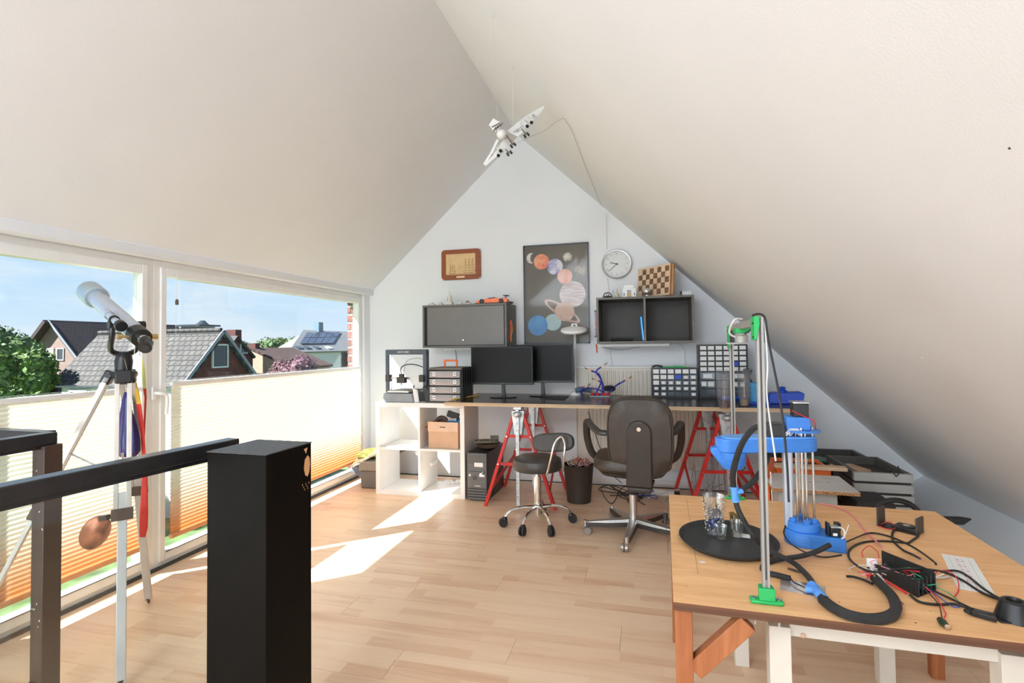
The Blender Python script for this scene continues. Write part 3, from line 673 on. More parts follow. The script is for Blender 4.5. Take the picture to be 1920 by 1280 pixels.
# cardboard box, upper right cube
zs = zm+.009; bxo = Vector((-1.645, KY+.17, zs))
cb = thing('cardboard_box', 'tan cardboard box with open flap in upper right cube', 'box', tuple(bxo), R(-3))
b_ = MB(); w2, d2, h2, t_ = .135, .13, .215, .004
b_.bx(-w2, w2, -d2, -d2+t_, 0, h2); b_.bx(-w2, w2, d2-t_, d2, 0, h2); b_.bx(-w2, -w2+t_, -d2, d2, 0, h2); b_.bx(w2-t_, w2, -d2, d2, 0, h2); b_.bx(-w2, w2, -d2, d2, 0, t_)
b_.build('carton_body', M['card'], cb, bevel=.001)
MB().bx(-w2-.003, w2-.001, -d2-.004, -d2, h2-.075, h2+.004).build('turned_down_flap', mat('light_cardboard', (.72, .50, .36), .8), cb, bevel=.001)
MB().add([(-w2, -d2+.01, h2-.004), (-w2, d2-.01, h2-.004), (-w2-.062, d2-.02, h2-.055), (-w2-.062, -d2+.02, h2-.055), (-w2, -d2+.01, h2), (-w2, d2-.01, h2), (-w2-.062, d2-.02, h2-.051), (-w2-.062, -d2+.02, h2-.051)], [(0, 1, 2, 3), (4, 7, 6, 5), (0, 4, 5, 1), (1, 5, 6, 2), (2, 6, 7, 3), (3, 7, 4, 0)]).build('side_flap', M['card'], cb)
MB().bx(-.028, .022, -d2-.0055, -d2-.004, h2-.042, h2-.034).build('hand_slot', M['brown'], cb)
o = MB().box((0, 0, .0), (.10, .035, .05), (0, R(18), 0)); o = o.build('keypad', M['black']); o.location = (-1.60, KY+.14, zs+.225)
tag(o, 'black gadget with white keys sticking out of cardboard box', 'gadget')
kk = MB()
for i in range(6): kk.box((-.035+i*.013, -.0185, .005), (.007, .002, .022), (0, R(12), 0))
kk.build('key', M['paper'], o)
o = MB().bx(-.05, .06, -.03, .03, 0, .05).build('blue_case', M['bluelt'], bevel=.004); o.location = (-1.60, KY+.20, zs+.175); o.rotation_euler = (0, R(-8), 0)
tag(o, 'small blue plastic case inside the cardboard box', 'case')
o = MB().tube([(-.05, 0, 0), (-.02, 0, .03), (.02, 0, .03), (.05, 0, 0)], .02, 10).build('brown_pouch', M['brown']); o.location = (-1.71, KY+.16, zs+.19)
tag(o, 'brown rounded pouch in the left of cardboard box', 'pouch')
# leaning pieces in the lower left cube
lb = thing('leaning_carton_lid', 'white carton lid leaning over a grey panel, lower left cube', 'carton', (-1.96, KY+.22, .0385))
MB().bar((-.02, .06, .285), (.125, .06, .17), .14, .035).build('lid', M['white'], lb, bevel=.002)
MB().prism([(-.045, 0), (.10, 0), (.10, .17), (-.045, .25)], 'y', .10, .112).build('grey_panel', M['grey'], lb)
sc_ = MB(); rr = random.Random(8)
for k in range(16): sc_.box((rr.uniform(-.14, .12), rr.uniform(-.02, .02), .006+rr.uniform(0, .02)), (.018, .014, .012), (rr.random()*3, rr.random()*3, 0))
o = sc_.build('small_part_heap', M['whitep'], kind='stuff'); o.location = (-1.63, KY+.31, .0385); tag(o, 'heap of small pale parts in the lower right cube', 'parts')
# heap in the corner by the window
o = thing('grey_case', 'warm grey lidded plastic case on floor left of shelf', 'case', (-2.36, 4.30, 0), R(4))
MB().prism([(-.115, 0), (.105, 0), (.115, .155), (-.125, .155)], 'y', -.12, .12).build('case_body', M['grey'], o, bevel=.01)
MB().prism([(-.135, .155), (.125, .155), (.125, .19), (.105, .235), (-.105, .235), (-.135, .20)], 'y', -.13, .13).build('case_lid', mat('taupe_plastic', (.23, .20, .17), .5), o, bevel=.008)
MB().cyl((.075, -.121, .09), (.075, -.126, .09), .007, n=12).build('rivet', M['chrome'], o)
o = MB().prism([(-.12, .0), (.10, -.0), (.12, .05), (.07, .075), (-.10, .075), (-.13, .03)], 'y', -.15, .15).build('grey_blue_box', mat('slate_blue_plastic', (.13, .15, .19), .45), bevel=.006)
o.location = (-2.56, 4.50, .045); o.rotation_euler = (0, R(24), R(-8)); tag(o, 'slate grey flat box tilted against the grey case', 'box')
for i, (nm, lab, c, p_, r_, sz) in enumerate((('paper_bag', 'lime green crumpled bag on top of the corner pile', (.62, .72, .22), (-2.43, 4.40, .262), (R(4), R(-4), .2), (.16, .12, .022)), ('magazine', 'pale magazine sliding off the corner pile toward window', (.72, .66, .52), (-2.50, 4.36, .245), (R(3), R(-26), .3), (.13, .17, .014)), ('brown_bag', 'brown cloth bag wedged under the lime green bag', (.16, .10, .06), (-2.43, 4.50, .205), (0, R(-8), .1), (.17, .16, .06)))):
    b_ = MB(); n_ = 7; vv = [(x_/n_-.5, y_/n_-.5) for y_ in range(n_+1) for x_ in range(n_+1)]; rr = random.Random(i)
    zz = [rr.uniform(-.3, .3) for _ in vv]; k_ = n_+1
    V = [(x_*sz[0]*2, y_*sz[1]*2, sz[2]/2+z_*sz[2]*.5) for (x_, y_), z_ in zip(vv, zz)] + [(x_*sz[0]*2, y_*sz[1]*2, -sz[2]/2+z_*sz[2]*.5) for (x_, y_), z_ in zip(vv, zz)]
    F = [(a*k_+b, a*k_+b+1, (a+1)*k_+b+1, (a+1)*k_+b) for a in range(n_) for b in range(n_)]; F += [tuple(reversed([q+k_*k_ for q in f])) for f in F]
    for a in range(n_):
        for e0_, e1_ in ((a, a+1), (n_*k_+a, n_*k_+a+1), (a*k_, (a+1)*k_), (a*k_+n_, (a+1)*k_+n_)): F.append((e0_, e1_, e1_+k_*k_, e0_+k_*k_))
    o = b_.add(V, F).build(nm, mat(nm+'_skin', c, .75, var=.25, scale=25), smooth=50); o.location = p_; o.rotation_euler = r_; tag(o, lab, 'bag' if 'bag' in nm else 'magazine')

# ------------------------------------------------------------------ long desk board on two red trestles
DX0, DX1, DY0, DY1, DZ = -1.555, 1.045, 3.87, 4.66, .803
dk = thing('desktop_board', 'long plywood desktop board with dark brown film surface', 'desktop', ((DX0+DX1)/2, (DY0+DY1)/2, .775), R(-1.2))
hx, hy = (DX1-DX0)/2, (DY1-DY0)/2
MB().bx(-hx, hx, -hy, hy, 0, .0265).build('plywood_core', mat_grid('pale_plywood_layers', (.80, .60, .38), (.62, .40, .22), (.70, .50, .30), 4, .0068, .0004, .6, 0, 'SUM'), dk, bevel=.0008)
MB().bx(-hx+.002, hx-.002, -hy+.001, hy-.002, .0265, .028).build('film_surface', M['film'], dk)
sc_ = MB(); rr = random.Random(11)
for k in range(26): sc_.box((hx-.75+rr.uniform(-.35, .5), -hy+.12+rr.uniform(-.08, .25), .0282), (rr.uniform(.01, .05), .0016, .0002), (0, 0, rr.uniform(-1.2, 1.2)))
sc_.build('scratches', mat('scratch_grey', (.25, .23, .22), .6), dk, kind='stuff')

def trestle(label, x, y, rz):
    t = thing('trestle', label, 'trestle', (x, y, 0), rz, 'red steel trestles under the desk')
    for s in (-1, 1):
        yy = s*.285
        for q in (-1, 1):
            MB().bar((q*.275, yy, 0), (q*.028, yy, .745), .034, .022, up=(1, 0, 0)).build('leg', M['red'], t)
        MB().prism([(-.052, .745), (.052, .745), (.030, .56), (-.030, .56)], 'y', yy-.028, yy+.028).build('apex_bracket', M['galv'], t, bevel=.003)
        u = MB(); u.bx(-.0125, .0125, yy-.052, yy-.030, .03, .755)
        u = u.build('height_post', M['galv'], t)
        hl = MB()
        for k in range(12): hl.cyl((0, yy-.0525, .10+k*.05), (0, yy-.053, .10+k*.05), .0035, n=8)
        hl.build('adjusting_hole', M['blackm'], t, kind='stuff')
        for z, ext in ((.33, 0), (.545, 0)):
            wd = .275-(.247*z/.745)
            MB().bar((-wd, yy, z), (wd, yy, z), .022, .01, up=(0, 1, 0)).build('rung', M['red'], t)
            for q in (-1, 1): MB().cyl((q*wd, yy-.018, z), (q*wd, yy-.022, z), .006, n=10).build('bolt', M['chrome'], t)
    for q in (-1, 1):
        MB().bar((q*.232, -.285, .13), (q*.185, .285, .27), .026, .012, up=(1, 0, 0)).build('side_brace', M['red'], t)
    MB().bx(-.03, .03, -.33, .33, .755, .7745).build('top_beam', M['galv'], t, bevel=.002)
    MB().sph((0, -.34, .72), .035, (1, .8, .7), 10).build('locking_knob', M['galv'], t)
    return t
trestle('red steel trestle with galvanised posts left of the round stool', -.965, 4.215, R(0))
trestle('red steel trestle with galvanised posts right of the office chair', .50, 4.27, R(7))

# PC tower
pc_ = thing('computer_tower', 'black and grey desktop computer tower on floor by shelf', 'computer', (-1.335, 4.26, 0), R(-1))
MB().bx(-.085, .085, -.225, .235, 0.008, .385).build('case_shell', M['black'], pc_, bevel=.004)
MB().bx(-.083, .083, -.238, -.224, .008, .383).build('front_panel', mat('graphite_front', (.12, .125, .125), .4), pc_, bevel=.006)
MB().bx(-.072, .072, -.2395, -.238, .30, .372).build('drive_bay', mat('graphite_bay', (.09, .093, .095), .35), pc_)
MB().bx(-.072, .072, -.2395, -.238, .235, .238).build('panel_groove', M['blackm'], pc_)
MB().bx(-.02, .052, -.241, -.2395, .275, .308).build('white_sticker', M['paper'], pc_)
MB().bx(.02, .065, -.241, -.238, .196, .214).build('white_sticker', M['paper'], pc_)
MB().bx(-.068, -.052, -.241, -.238, .198, .214).build('small_badge', M['paper'], pc_)
MB().cyl((-.02, -.238, .185), (-.02, -.242, .185), .018, n=20).build('power_button', mat('dark_ring', (.05, .05, .055), .3), pc_)
MB().bx(-.022, .03, -.2405, -.238, .12, .126).build('maker_badge', M['chrome'], pc_)
for k in range(4): MB().bx(-.078, .078, -.2405, -.238, .03+k*.022, .037+k*.022).build('vent_slot', M['blackm'], pc_)
kc = MB(); kc.tube([(.055, -.24, .252), (.06, -.26, .245), (.045, -.262, .225)], .002, 6); kc.box((.043, -.262, .222), (.02, .004, .012), (0, .6, 0)); kc.build('hanging_key', M['chrome'], pc_)
o = thing('round_grill', 'dark round mesh bowl lying on the computer tower', 'bowl', (-1.31, 4.24, .386))
MB().lathe([(.05, 0), (.085, .01), (.105, .045), (.10, .045), (.08, .016), (.0, .008)], n=24).build('bowl', M['brown'], o)
o2 = thing('green_grey_bracket', 'olive grey plastic bracket with prongs atop the round bowl', 'bracket', (-1.32, 4.23, .436), R(12))
MB().prism([(-.105, -.05), (-.02, -.065), (.10, -.03), (.10, .05), (-.02, .065), (-.095, .035)], 'z', 0, .016).build('plate', mat('olive_grey', (.17, .16, .11), .6), o2, bevel=.003)
pr = MB(); [pr.bx(x_, x_+.006, -.062, -.052, .0, .035) for x_ in (-.1, -.06, -.02, .03, .07)]; pr.bx(.03, .10, .03, .06, .016, .045); pr.build('prong', mat('olive_grey', (.17, .16, .11)), o2)

# ------------------------------------------------------------------ round stool
sx, sy = -.755, 3.60
st = thing('rolling_stool', 'black round padded stool on five chrome legs with castors', 'stool', (sx, sy, 0))
MB().lathe([(0, .47), (.14, .468), (.166, .455), (.172, .43), (.172, .395), (.165, .385), (0, .385)], n=40).build('seat', mat('black_leatherette', (.045, .041, .037), .4, var=.1, bump=.1, bscale=250), st)
MB().cyl((0, 0, .372), (0, 0, .385), .10, n=24).build('seat_plate', M['blackm'], st)
c_ = MB(); c_.cyl((0, 0, .14), (0, 0, .335), .026, n=20); c_.cyl((0, 0, .335), (0, 0, .372), .016, n=16); c_.build('gas_column', M['chrome'], st)
MB().lathe([(.02, .14), (.034, .135), (.034, .105), (.02, .098), (.02, .06), (0, .06)], n=20).build('hub', M['chrome'], st)
for k, ang in enumerate((-155, -103, -58, 20, 92)):
    a = R(ang); u = Vector((math.cos(a), math.sin(a), 0))
    lg = MB(); lg.tube([u*.02+Vector((0, 0, .12)), u*.10+Vector((0, 0, .125)), u*.19+Vector((0, 0, .108)), u*.235+Vector((0, 0, .068))], .011, 10, radii=(.013, .009)); lo = lg.build('leg', M['chrome'], st)
    w_ = MB(); b = Vector((-u.y, u.x, 0)); c = u*.245+Vector((0, 0, .031))
    for s in (-1, 1): w_.cyl(c+b*s*.006, c+b*s*.017, .031, .029, 20)
    w_.build('castor_wheel', M['rubber'], lo)
    f_ = MB(); f_.sph(u*.235+Vector((0, 0, .052)), .02, (1, 1, 1.1), 10); f_.cyl(c-b*.019, c+b*.019, .008, n=10); f_.build('castor_fork', M['black'], lo)
# backrest: pad on the side nearer to us with a chrome hoop
br = Vector((at_y(1035, 831, 3.42).x-sx, -.145, at_y(1035, 831, 3.42).z))
pad = MB(); A = R(-8)
poly = []
for k in range(32):
    t = 2*PI*k/32; ca, sa = math.cos(t), math.sin(t)
    poly.append((math.copysign(abs(ca)**.55, ca)*.148, math.copysign(abs(sa)**.75, sa)*.062))
mm = Matrix.Translation(br) @ Euler((R(-6), R(-6), R(-12))).to_matrix().to_4x4()
pad.prism(poly, 'y', -.018, .022, mm); pad.build('backrest_pad', mat('black_leatherette', (.028, .026, .024)), st, bevel=.012, seg=3)
hp_ = [(at_y(px, py, sy-.215)-Vector((sx, sy, 0))) for px, py in ((1012, 886), (1023, 890), (1032, 862), (1040, 830), (1052, 818), (1059, 832), (1057, 860), (1053, 884), (1046, 892))]
hp_[0].y = -.08; hp_[-1].y = -.06; hp_[1].y = -.17; hp_[-2].y = -.16
for q in hp_: q.z = q.z-.003
MB().tube(hp_, .0065, 8).build('backrest_hoop', mat('polished_steel', (.78, .70, .64), .2, .9), st)

# waste bin with scraps
wb = thing('waste_bin', 'dark brown waste bin full of plastic scraps between chairs', 'waste bin', (-.545, 4.20, 0))
MB().lathe([(.0, .004), (.092, .004), (.094, .0), (.098, .05), (.12, .285), (.123, .295), (.119, .295), (.09, .02), (0, .02)], n=36).build('bin_body', M['dkplast'], wb)
rr = random.Random(4)
for i, (m_, n_) in enumerate(((M['paper'], 90), (mat('red_scrap', (.75, .08, .05), .5), 60), (M['card'], 22), (M['cable'], 22))):
    b_ = MB()
    for k in range(n_):
        a = rr.uniform(0, 2*PI); r_ = rr.uniform(0, .10); c = Vector((math.cos(a)*r_, math.sin(a)*r_, .285+rr.uniform(0, .045)*(1-r_*5)+.01))
        d = Vector((rr.gauss(0, 1), rr.gauss(0, 1), rr.gauss(0, .7))).normalized()*rr.uniform(.01, .038)
        b_.bar(c-d, c+d, .003 if i != 2 else .016, .002)
    tag(b_.build('scrap_heap', m_, kind='stuff', keep=True, smooth=0), ['white plastic scraps heaped in the waste bin', 'red plastic strips heaped in the waste bin', 'cardboard bits lying in the waste bin', 'black wire offcuts lying in the waste bin'][i], 'scraps').location = (-.545, 4.20, 0)
    b_ = None

# ------------------------------------------------------------------ office chair
cx, cy = -.105, 3.56
oc = thing('office_chair', 'dark brown office chair with armrests on five-star chrome base', 'office chair', (cx, cy, 0))
MB().lathe([(0, .10), (.035, .10), (.04, .085), (.04, .06), (0, .06)], n=20).build('hub', M['alu'], oc)
for k in range(5):
    a = R(-96+72*k); u = Vector((math.cos(a), math.sin(a), 0)); b = Vector((-u.y, u.x, 0))
    lg = MB(); z = Vector((0, 0, 1))
    pts = [(u*.02, .030, .105, .055), (u*.17, .024, .094, .050), (u*.315, .017, .080, .052)]
    V = []
    for p_, w_, zt_, zb_ in pts: V += [p_-b*w_+z*zb_, p_+b*w_+z*zb_, p_+b*w_*.8+z*zt_, p_-b*w_*.8+z*zt_]
    F = [(0, 1, 2, 3), (11, 10, 9, 8)] + [(i*4+j, (i+1)*4+j, (i+1)*4+(j+1) % 4, i*4+(j+1) % 4) for i in range(2) for j in range(4)]
    lo = lg.add(V, F).build('base_leg', M['alu'], oc, bevel=.004)
    V2 = []
    for p_, w_, zt_, zb_ in pts: V2 += [p_-b*(w_+.002)+z*(zb_-.001), p_+b*(w_+.002)+z*(zb_-.001), p_+b*(w_*.98)+z*(zb_+.026), p_-b*(w_*.98)+z*(zb_+.026)]
    MB().add(V2, F).build('side_infill', M['dkplast'], lo)
    c = u*.315
    cs = MB(); cs.cyl(c+z*.05, c+z*.088, .013, n=12); cs.build('castor_stem', M['chrome'], lo)
    w_ = MB(); q = c+Vector((.006*k-.012, -.008, .025))
    for s in (-1, 1): w_.cyl(q+b*s*.004, q+b*s*.020, .0245, .023, 18)
    w_.build('castor_wheel', mat('grey_castor', (.35, .34, .32), .3, .6), lo)
c_ = MB(); c_.cyl((0, 0, .10), (0, 0, .26), .026, n=20); c_.build('gas_column', M['alu'], oc)
g_ = MB(); prof = [(.022, .255)]
for k in range(7): prof += [(.034, .262+k*.017), (.030, .270+k*.017)]
g_.lathe(prof+[(.022, .39)], n=20).build('bellows_cover', M['rubber'], oc)
# seat cushion
se = MB()
def superell(w, d, n=36, e=.55): return [(math.copysign(abs(math.cos(2*PI*k/n))**e, math.cos(2*PI*k/n))*w, math.copysign(abs(math.sin(2*PI*k/n))**e, math.sin(2*PI*k/n))*d) for k in range(n)]
def layered(b_, layers, n=36, e=.55, m=None):
    V = []
    for w, d, z, dx, dy in layers: V += [Vector((x+dx, y+dy, z)) for x, y in superell(w, d, n, e)]
    if m is not None: V = [m @ q for q in V]
    F = [tuple(reversed(range(n))), tuple(range((len(layers)-1)*n, len(layers)*n))] + [(i*n+j, i*n+(j+1) % n, (i+1)*n+(j+1) % n, (i+1)*n+j) for i in range(len(layers)-1) for j in range(n)]
    return b_.add(V, F)
layered(se, [(.16, .17, .425, 0, .02), (.225, .225, .435, 0, .02), (.247, .245, .455, 0, .02), (.25, .248, .485, 0, .02), (.235, .235, .512, 0, .02), (.19, .19, .522, 0, .02), (.10, .10, .524, 0, .02)])
se.build('seat', M['leather'], oc)
layered(MB(), [(.10, .12, .385, 0, 0), (.20, .20, .405, 0, .02), (.22, .22, .43, 0, .02)]).build('seat_shell', M['dkplast'], oc)
# backrest (its back towards us)
Bm = Matrix.Translation((.055, -.215, .675)) @ Euler((R(90+5), 0, R(-6))).to_matrix().to_4x4()
bk = MB(); layered(bk, [(.17, .205, -.048, 0, 0), (.190, .232, -.040, 0, 0), (.198, .243, -.020, 0, 0), (.203, .250, .0, 0, 0), (.200, .246, .018, 0, 0), (.186, .232, .030, 0, 0), (.12, .16, .034, 0, 0)], 44, .6, Bm)
bk.build('backrest', M['leather'], oc)
pipe = [Bm @ Vector((x*.197, y*.242, .0245)) for x, y in [(math.copysign(abs(math.cos(2*PI*k/48))**.6, math.cos(2*PI*k/48)), math.copysign(abs(math.sin(2*PI*k/48))**.6, math.sin(2*PI*k/48))) for k in range(49)]]
MB().tube(pipe, .0045, 6, smooth=False).build('edge_piping', M['leather'], oc)
spn = [(.072, -.31), (.075, -.02)] + [(math.cos(R(t))*.075, .03+math.sin(R(t))*.075) for t in range(0, 181, 15)] + [(-.075, -.02), (-.088, -.31)]
s_ = MB(); s_.prism(spn, 'z', .020, .052, Bm); so = s_.build('spine_cover', M['dkplast'], oc, bevel=.010, seg=3)
s_ = MB(); s_.prism([(-.088, -.31), (.072, -.31), (.06, -.345), (-.07, -.345)], 'z', -.14, .052, Bm); s_.build('spine_foot', M['dkplast'], oc, bevel=.01)
q0_ = Bm @ Vector((0, .055, .052)); q1_ = Bm @ Vector((0, .055, .055)); MB().cyl(q0_, q1_, .0125, n=20).build('round_sticker', M['chrome'], so)
q1_ = Bm @ Vector((0, .055, .056)); MB().cyl(q0_, q1_, .005, n=12).build('screw', M['gold'], so)
for s in (-1, 1):
    if s < 0: pts = [(-.19, .09, .44), (-.265, .06, .50), (-.295, .03, .60), (-.298, .0, .70), (-.285, -.03, .735), (-.25, -.12, .715), (-.20, -.185, .69), (-.15, -.195, .685)]
    else: pts = [(.20, .09, .44), (.28, .06, .50), (.31, .03, .60), (.312, .0, .70), (.305, -.03, .735), (.28, -.12, .715), (.26, -.17, .70), (.245, -.19, .695)]
    P = catmull(pts, 5); b_ = MB(); V, F = [], []; n = 10
    for i, p_ in enumerate(P):
        d = (P[min(i+1, len(P)-1)]-P[max(0, i-1)]).normalized(); side = Vector((1, .15, 0)); side = (side-d*side.dot(d)).normalized(); up = d.cross(side)
        V += [p_+side*math.cos(2*PI*j/n)*.024+up*math.sin(2*PI*j/n)*.017 for j in range(n)]
    m_ = len(P); F = [(i*n+j, i*n+(j+1) % n, (i+1)*n+(j+1) % n, (i+1)*n+j) for i in range(m_-1) for j in range(n)]+[tuple(reversed(range(n))), tuple(range((m_-1)*n, m_*n))]
    b_.add(V, F).build('armrest', M['dkplast'], oc)

# ------------------------------------------------------------------ radiator, sockets, cables on the wall
rx0, rx1 = -.612, .50
ra_ = thing('radiator', 'large white ribbed panel radiator on wall behind desk', 'radiator', ((rx0+rx1)/2, YB, .16))
b_ = MB(True); b_.bx(rx0, rx1, YB-.075, YB-.03, .17, 1.04).build('panel', M['cream'], ra_, bevel=.004)
k = 0; x = rx0+.10; proto = None
while x < rx1-.03:
    if proto is None: proto = MB(True).prism([(x-.010, YB-.075), (x-.006, YB-.084), (x+.006, YB-.084), (x+.010, YB-.075)], 'z', .2, 1.01).build('rib', M['cream'], ra_); px_ = x
    else:
        o = proto.copy(); COL.objects.link(o); o.location = (x-px_, 0, 0)
    x += .0335
MB(True).bx(rx0-.002, rx1+.002, YB-.085, YB-.02, 1.035, 1.05).build('top_grille', M['white'], ra_, bevel=.002)
MB(True).bx(rx0-.006, rx0+.0, YB-.085, YB-.02, .17, 1.04).build('side_cover', M['cream'], ra_)
vb = MB(True); [vb.bx(x_, x_+.02, YB-.04, YB-.0005, .25, .95) for x_ in (rx0+.2, rx1-.2)]; vb.build('bracket', M['white'], ra_)
def socket(label, px, py, n=2):
    p_ = at_y(px, py, YB); t = thing('power_socket', label, 'socket', (p_.x, YB, p_.z))
    MB().bx(-.04*n, .04*n, -.011, -.0005, -.04, .04).build('frame_plate', M['whitep'], t, bevel=.003)
    for i in range(n):
        x_ = (i-(n-1)/2)*.071
        MB().lathe([(.022, .004), (.024, 0), (0, 0)], (x_, -.011, 0), 20, rot=(PI/2, 0, 0)).build('socket_well', M['white'], t)
        MB().cyl((x_-.0095, -.0125, 0), (x_-.0095, -.0165, 0), .003, n=8).cyl((x_+.0095, -.0125, 0), (x_+.0095, -.0165, 0), .003, n=8).build('contact_hole', M['blackm'], t)
    return t
socket('double white wall socket to the right of the red trestle', 1405, 866)
def wire(name, label, pts, r, m, cat='cable', group=None, k=6):
    return tag(MB().tube(pts, r, 6, k).build(name, m), label, cat, group)
Y = YB-.006
wire('hanging_cable', 'thin white cable hanging from the lamp strip above left of radiator', [at_y(1140, 650, Y), at_y(1143, 655, Y), at_y(1146, 672, Y), at_y(1147, 687, Y-.02)], .003, M['wcable'])
wire('hanging_cable', 'thin white cable running down wall right of light strip', [at_y(1272, 644, Y), at_y(1283, 655, Y), at_y(1284, 675, Y), at_y(1285, 688, Y-.03)], .004, M['wcable'])
wire('hanging_cable', 'dark cable drooping below the light strip of open cabinet', [at_y(1122, 649, Y), at_y(1145, 654, Y), at_y(1170, 655, Y), at_y(1200, 650, Y)], .002, mat('grey_cable', (.15, .17, .22)))
wire('hanging_cable', 'black cable running down in front of radiator beside bin', [at_y(1103, 772, 4.6), at_y(1112, 800, 4.6), at_y(1125, 840, 4.61), at_y(1140, 880, 4.58), at_y(1165, 905, 4.5)], .0035, M['cable'])
rr = random.Random(21)
def floor_wires(n, label, xr, yr, m, r=.0035, seed=1, zmax=.06):
    rr = random.Random(seed)
    for i in range(n):
        pts = [(rr.uniform(*xr), rr.uniform(*yr), .004+rr.uniform(0, zmax)*(j % 2)) for j in range(6)]
        wire('floor_cable', label[i], pts, r, m)
floor_wires(4, ['black cable loop lying on floor right of waste bin', 'black cable coiling toward wall behind office chair', 'black cable tangle on floor below the radiator', 'black cable crossing floor between bin and chair'], (-.42, .02), (4.15, 4.6), M['cable'], seed=3)
floor_wires(2, ['white cable loop on floor right of office chair base', 'second white cable curling beside the white power strip'], (-.02, .25), (4.2, 4.6), M['wcable'], .004, seed=5)
floor_wires(2, ['blue cable knotted on floor behind the office chair', 'thin blue cable trailing under the radiator'], (-.15, .08), (4.35, 4.6), M['bluew'], .003, seed=9)
floor_wires(3, ['grey cable bundle strand behind right trestle', 'pale cable strand climbing behind right trestle', 'dark cable strand hanging behind right trestle'], (.30, .62), (4.45, 4.68), mat('grey_cable2', (.4, .38, .36)), .003, seed=13, zmax=.5)
o = thing('power_strip', 'white power strip on the floor by the right trestle', 'power strip', (.09, 4.50, 0), R(-10))
MB().bx(-.11, .11, -.025, .025, 0, .045).build('strip_body', M['whitep'], o, bevel=.006)
MB().bx(.112, .15, -.02, .02, .005, .04).build('plug', M['black'], o, bevel=.004)
wire('wall_cable', 'black charger cable plugged beside the wall socket', [at_y(1385, 866, 4.72), at_y(1376, 862, 4.68), at_y(1368, 858, 4.66), at_y(1395, 872, 4.7), at_y(1392, 882, 4.7), at_y(1375, 884, 4.7)], .003, M['cable'])

# ------------------------------------------------------------------ wall: poster, ship picture, clock, cabinets
def round_disc(c, r, m, parent, name, yoff, sc=(1, 1), rot=0, n=32):
    ca, sa = math.cos(rot), math.sin(rot)
    poly = [(c[0]+(math.cos(2*PI*k/n)*r*sc[0])*ca-(math.sin(2*PI*k/n)*r*sc[1])*sa, c[1]+(math.cos(2*PI*k/n)*r*sc[0])*sa+(math.sin(2*PI*k/n)*r*sc[1])*ca) for k in range(n)]
    return MB().prism(poly, 'y', yoff, yoff+.0004).build(name, m, parent)
PY = YB
po = thing('planet_poster', 'tall dark framed poster of the planets between the cabinets', 'poster', (-.796, PY, 1.256), 0)
PW, PH = .303, .916
MB().bx(-PW, PW, -.014, -.0005, 0, PH).build('backing', mat('poster_night_brown', (.105, .085, .055), .42, var=.12, scale=3), po)
fm = mat('black_poster_frame', (.012, .012, .016), .3)
MB().bx(-PW, -PW+.011, -.022, -.0005, 0, PH).build('frame_side', fm, po); MB().bx(PW-.011, PW, -.022, -.0005, 0, PH).build('frame_side', fm, po)
MB().bx(-PW, PW, -.022, -.0005, 0, .011).build('frame_bottom', fm, po); MB().bx(-PW, PW, -.022, -.0005, PH-.011, PH).build('frame_top', fm, po)
def pp(px, py):  # print position on the poster sheet
    q = at_y(px, py, PY-.015); return (q.x+.796, q.z-1.256)
def planet_mat(name, c1, c2, scale=9, bands=None, rough=.45):
    m = bpy.data.materials.new(name); m.use_nodes = True; nt = m.node_tree; L = nt.links; b = nt.nodes['Principled BSDF']; b.inputs['Roughness'].default_value = rough
    t = N(nt, 'ShaderNodeTexCoord'); mp_ = N(nt, 'ShaderNodeMapping'); L.new(t.outputs['Object'], mp_.inputs[0])
    if bands: mp_.inputs['Rotation'].default_value = (0, bands[1], 0); mp_.inputs['Scale'].default_value = (.6, 1, bands[0])
    n = N(nt, 'ShaderNodeTexNoise', i_Scale=float(scale), i_Detail=6.0, i_Roughness=.65); L.new(mp_.outputs[0], n.inputs['Vector'])
    r = N(nt, 'ShaderNodeValToRGB'); L.new(n.outputs['Fac'], r.inputs[0]); r.color_ramp.elements[0].position = .40; r.color_ramp.elements[0].color = (*c1, 1); r.color_ramp.elements[1].position = .60; r.color_ramp.elements[1].color = (*c2, 1)
    L.new(r.outputs[0], b.inputs['Base Color']); return m
S = .0049  # metres per photo pixel at the poster
DK = mat('poster_shade', (.06, .05, .035), .15)
def pl(name, px, py, r, m, sc=(1, 1), rot=0, y=-.0146):
    return round_disc(pp(px, py), r*S, m, po, name, y, sc, rot)
pl('printed_planet', 1036, 485, 0, None) if False else None
cres = [(math.cos(R(t))*9*S+pp(996, 484)[0], math.sin(R(t))*10*S+pp(996, 484)[1]) for t in range(70, 291, 20)]
cres += [(math.cos(R(t))*5*S+pp(999, 484)[0], math.sin(R(t))*8.5*S+pp(999, 484)[1]) for t in range(270, 89, -20)]
MB().prism(cres, 'y', -.0146, -.0142).build('printed_crescent', mat('pale_rock', (.60, .57, .52), .3, var=.15), po)
pl('printed_planet', 1015, 490.5, 14.5, planet_mat('venus_orange', (.75, .16, .07), (.90, .42, .22), 14))
pl('printed_planet', 1064, 481.5, 8.5, planet_mat('moon_grey', (.22, .19, .15), (.75, .70, .62), 18))
pl('printed_planet', 1040.5, 500, 15, planet_mat('earth_blue', (.14, .14, .46), (.70, .68, .76), 12), y=-.0150)
pl('printed_planet', 1059, 518, 14, planet_mat('mars_red', (.68, .24, .14), (.80, .48, .36), 14), y=-.0154)
pl('printed_planet', 1073.5, 551.5, 24.5, planet_mat('jupiter_bands', (.38, .27, .25), (.72, .64, .63), 14, (7, .05)), y=-.0150)
pl('printed_ring', 1054, 583, 39, planet_mat('saturn_ring', (.50, .32, .25), (.62, .44, .36), 9), (1, .27), R(-33), y=-.0154)
pl('ring_gap', 1054, 583, 33, mat('poster_night_brown', (.1, .08, .05)), (1, .20), R(-33), y=-.0157)
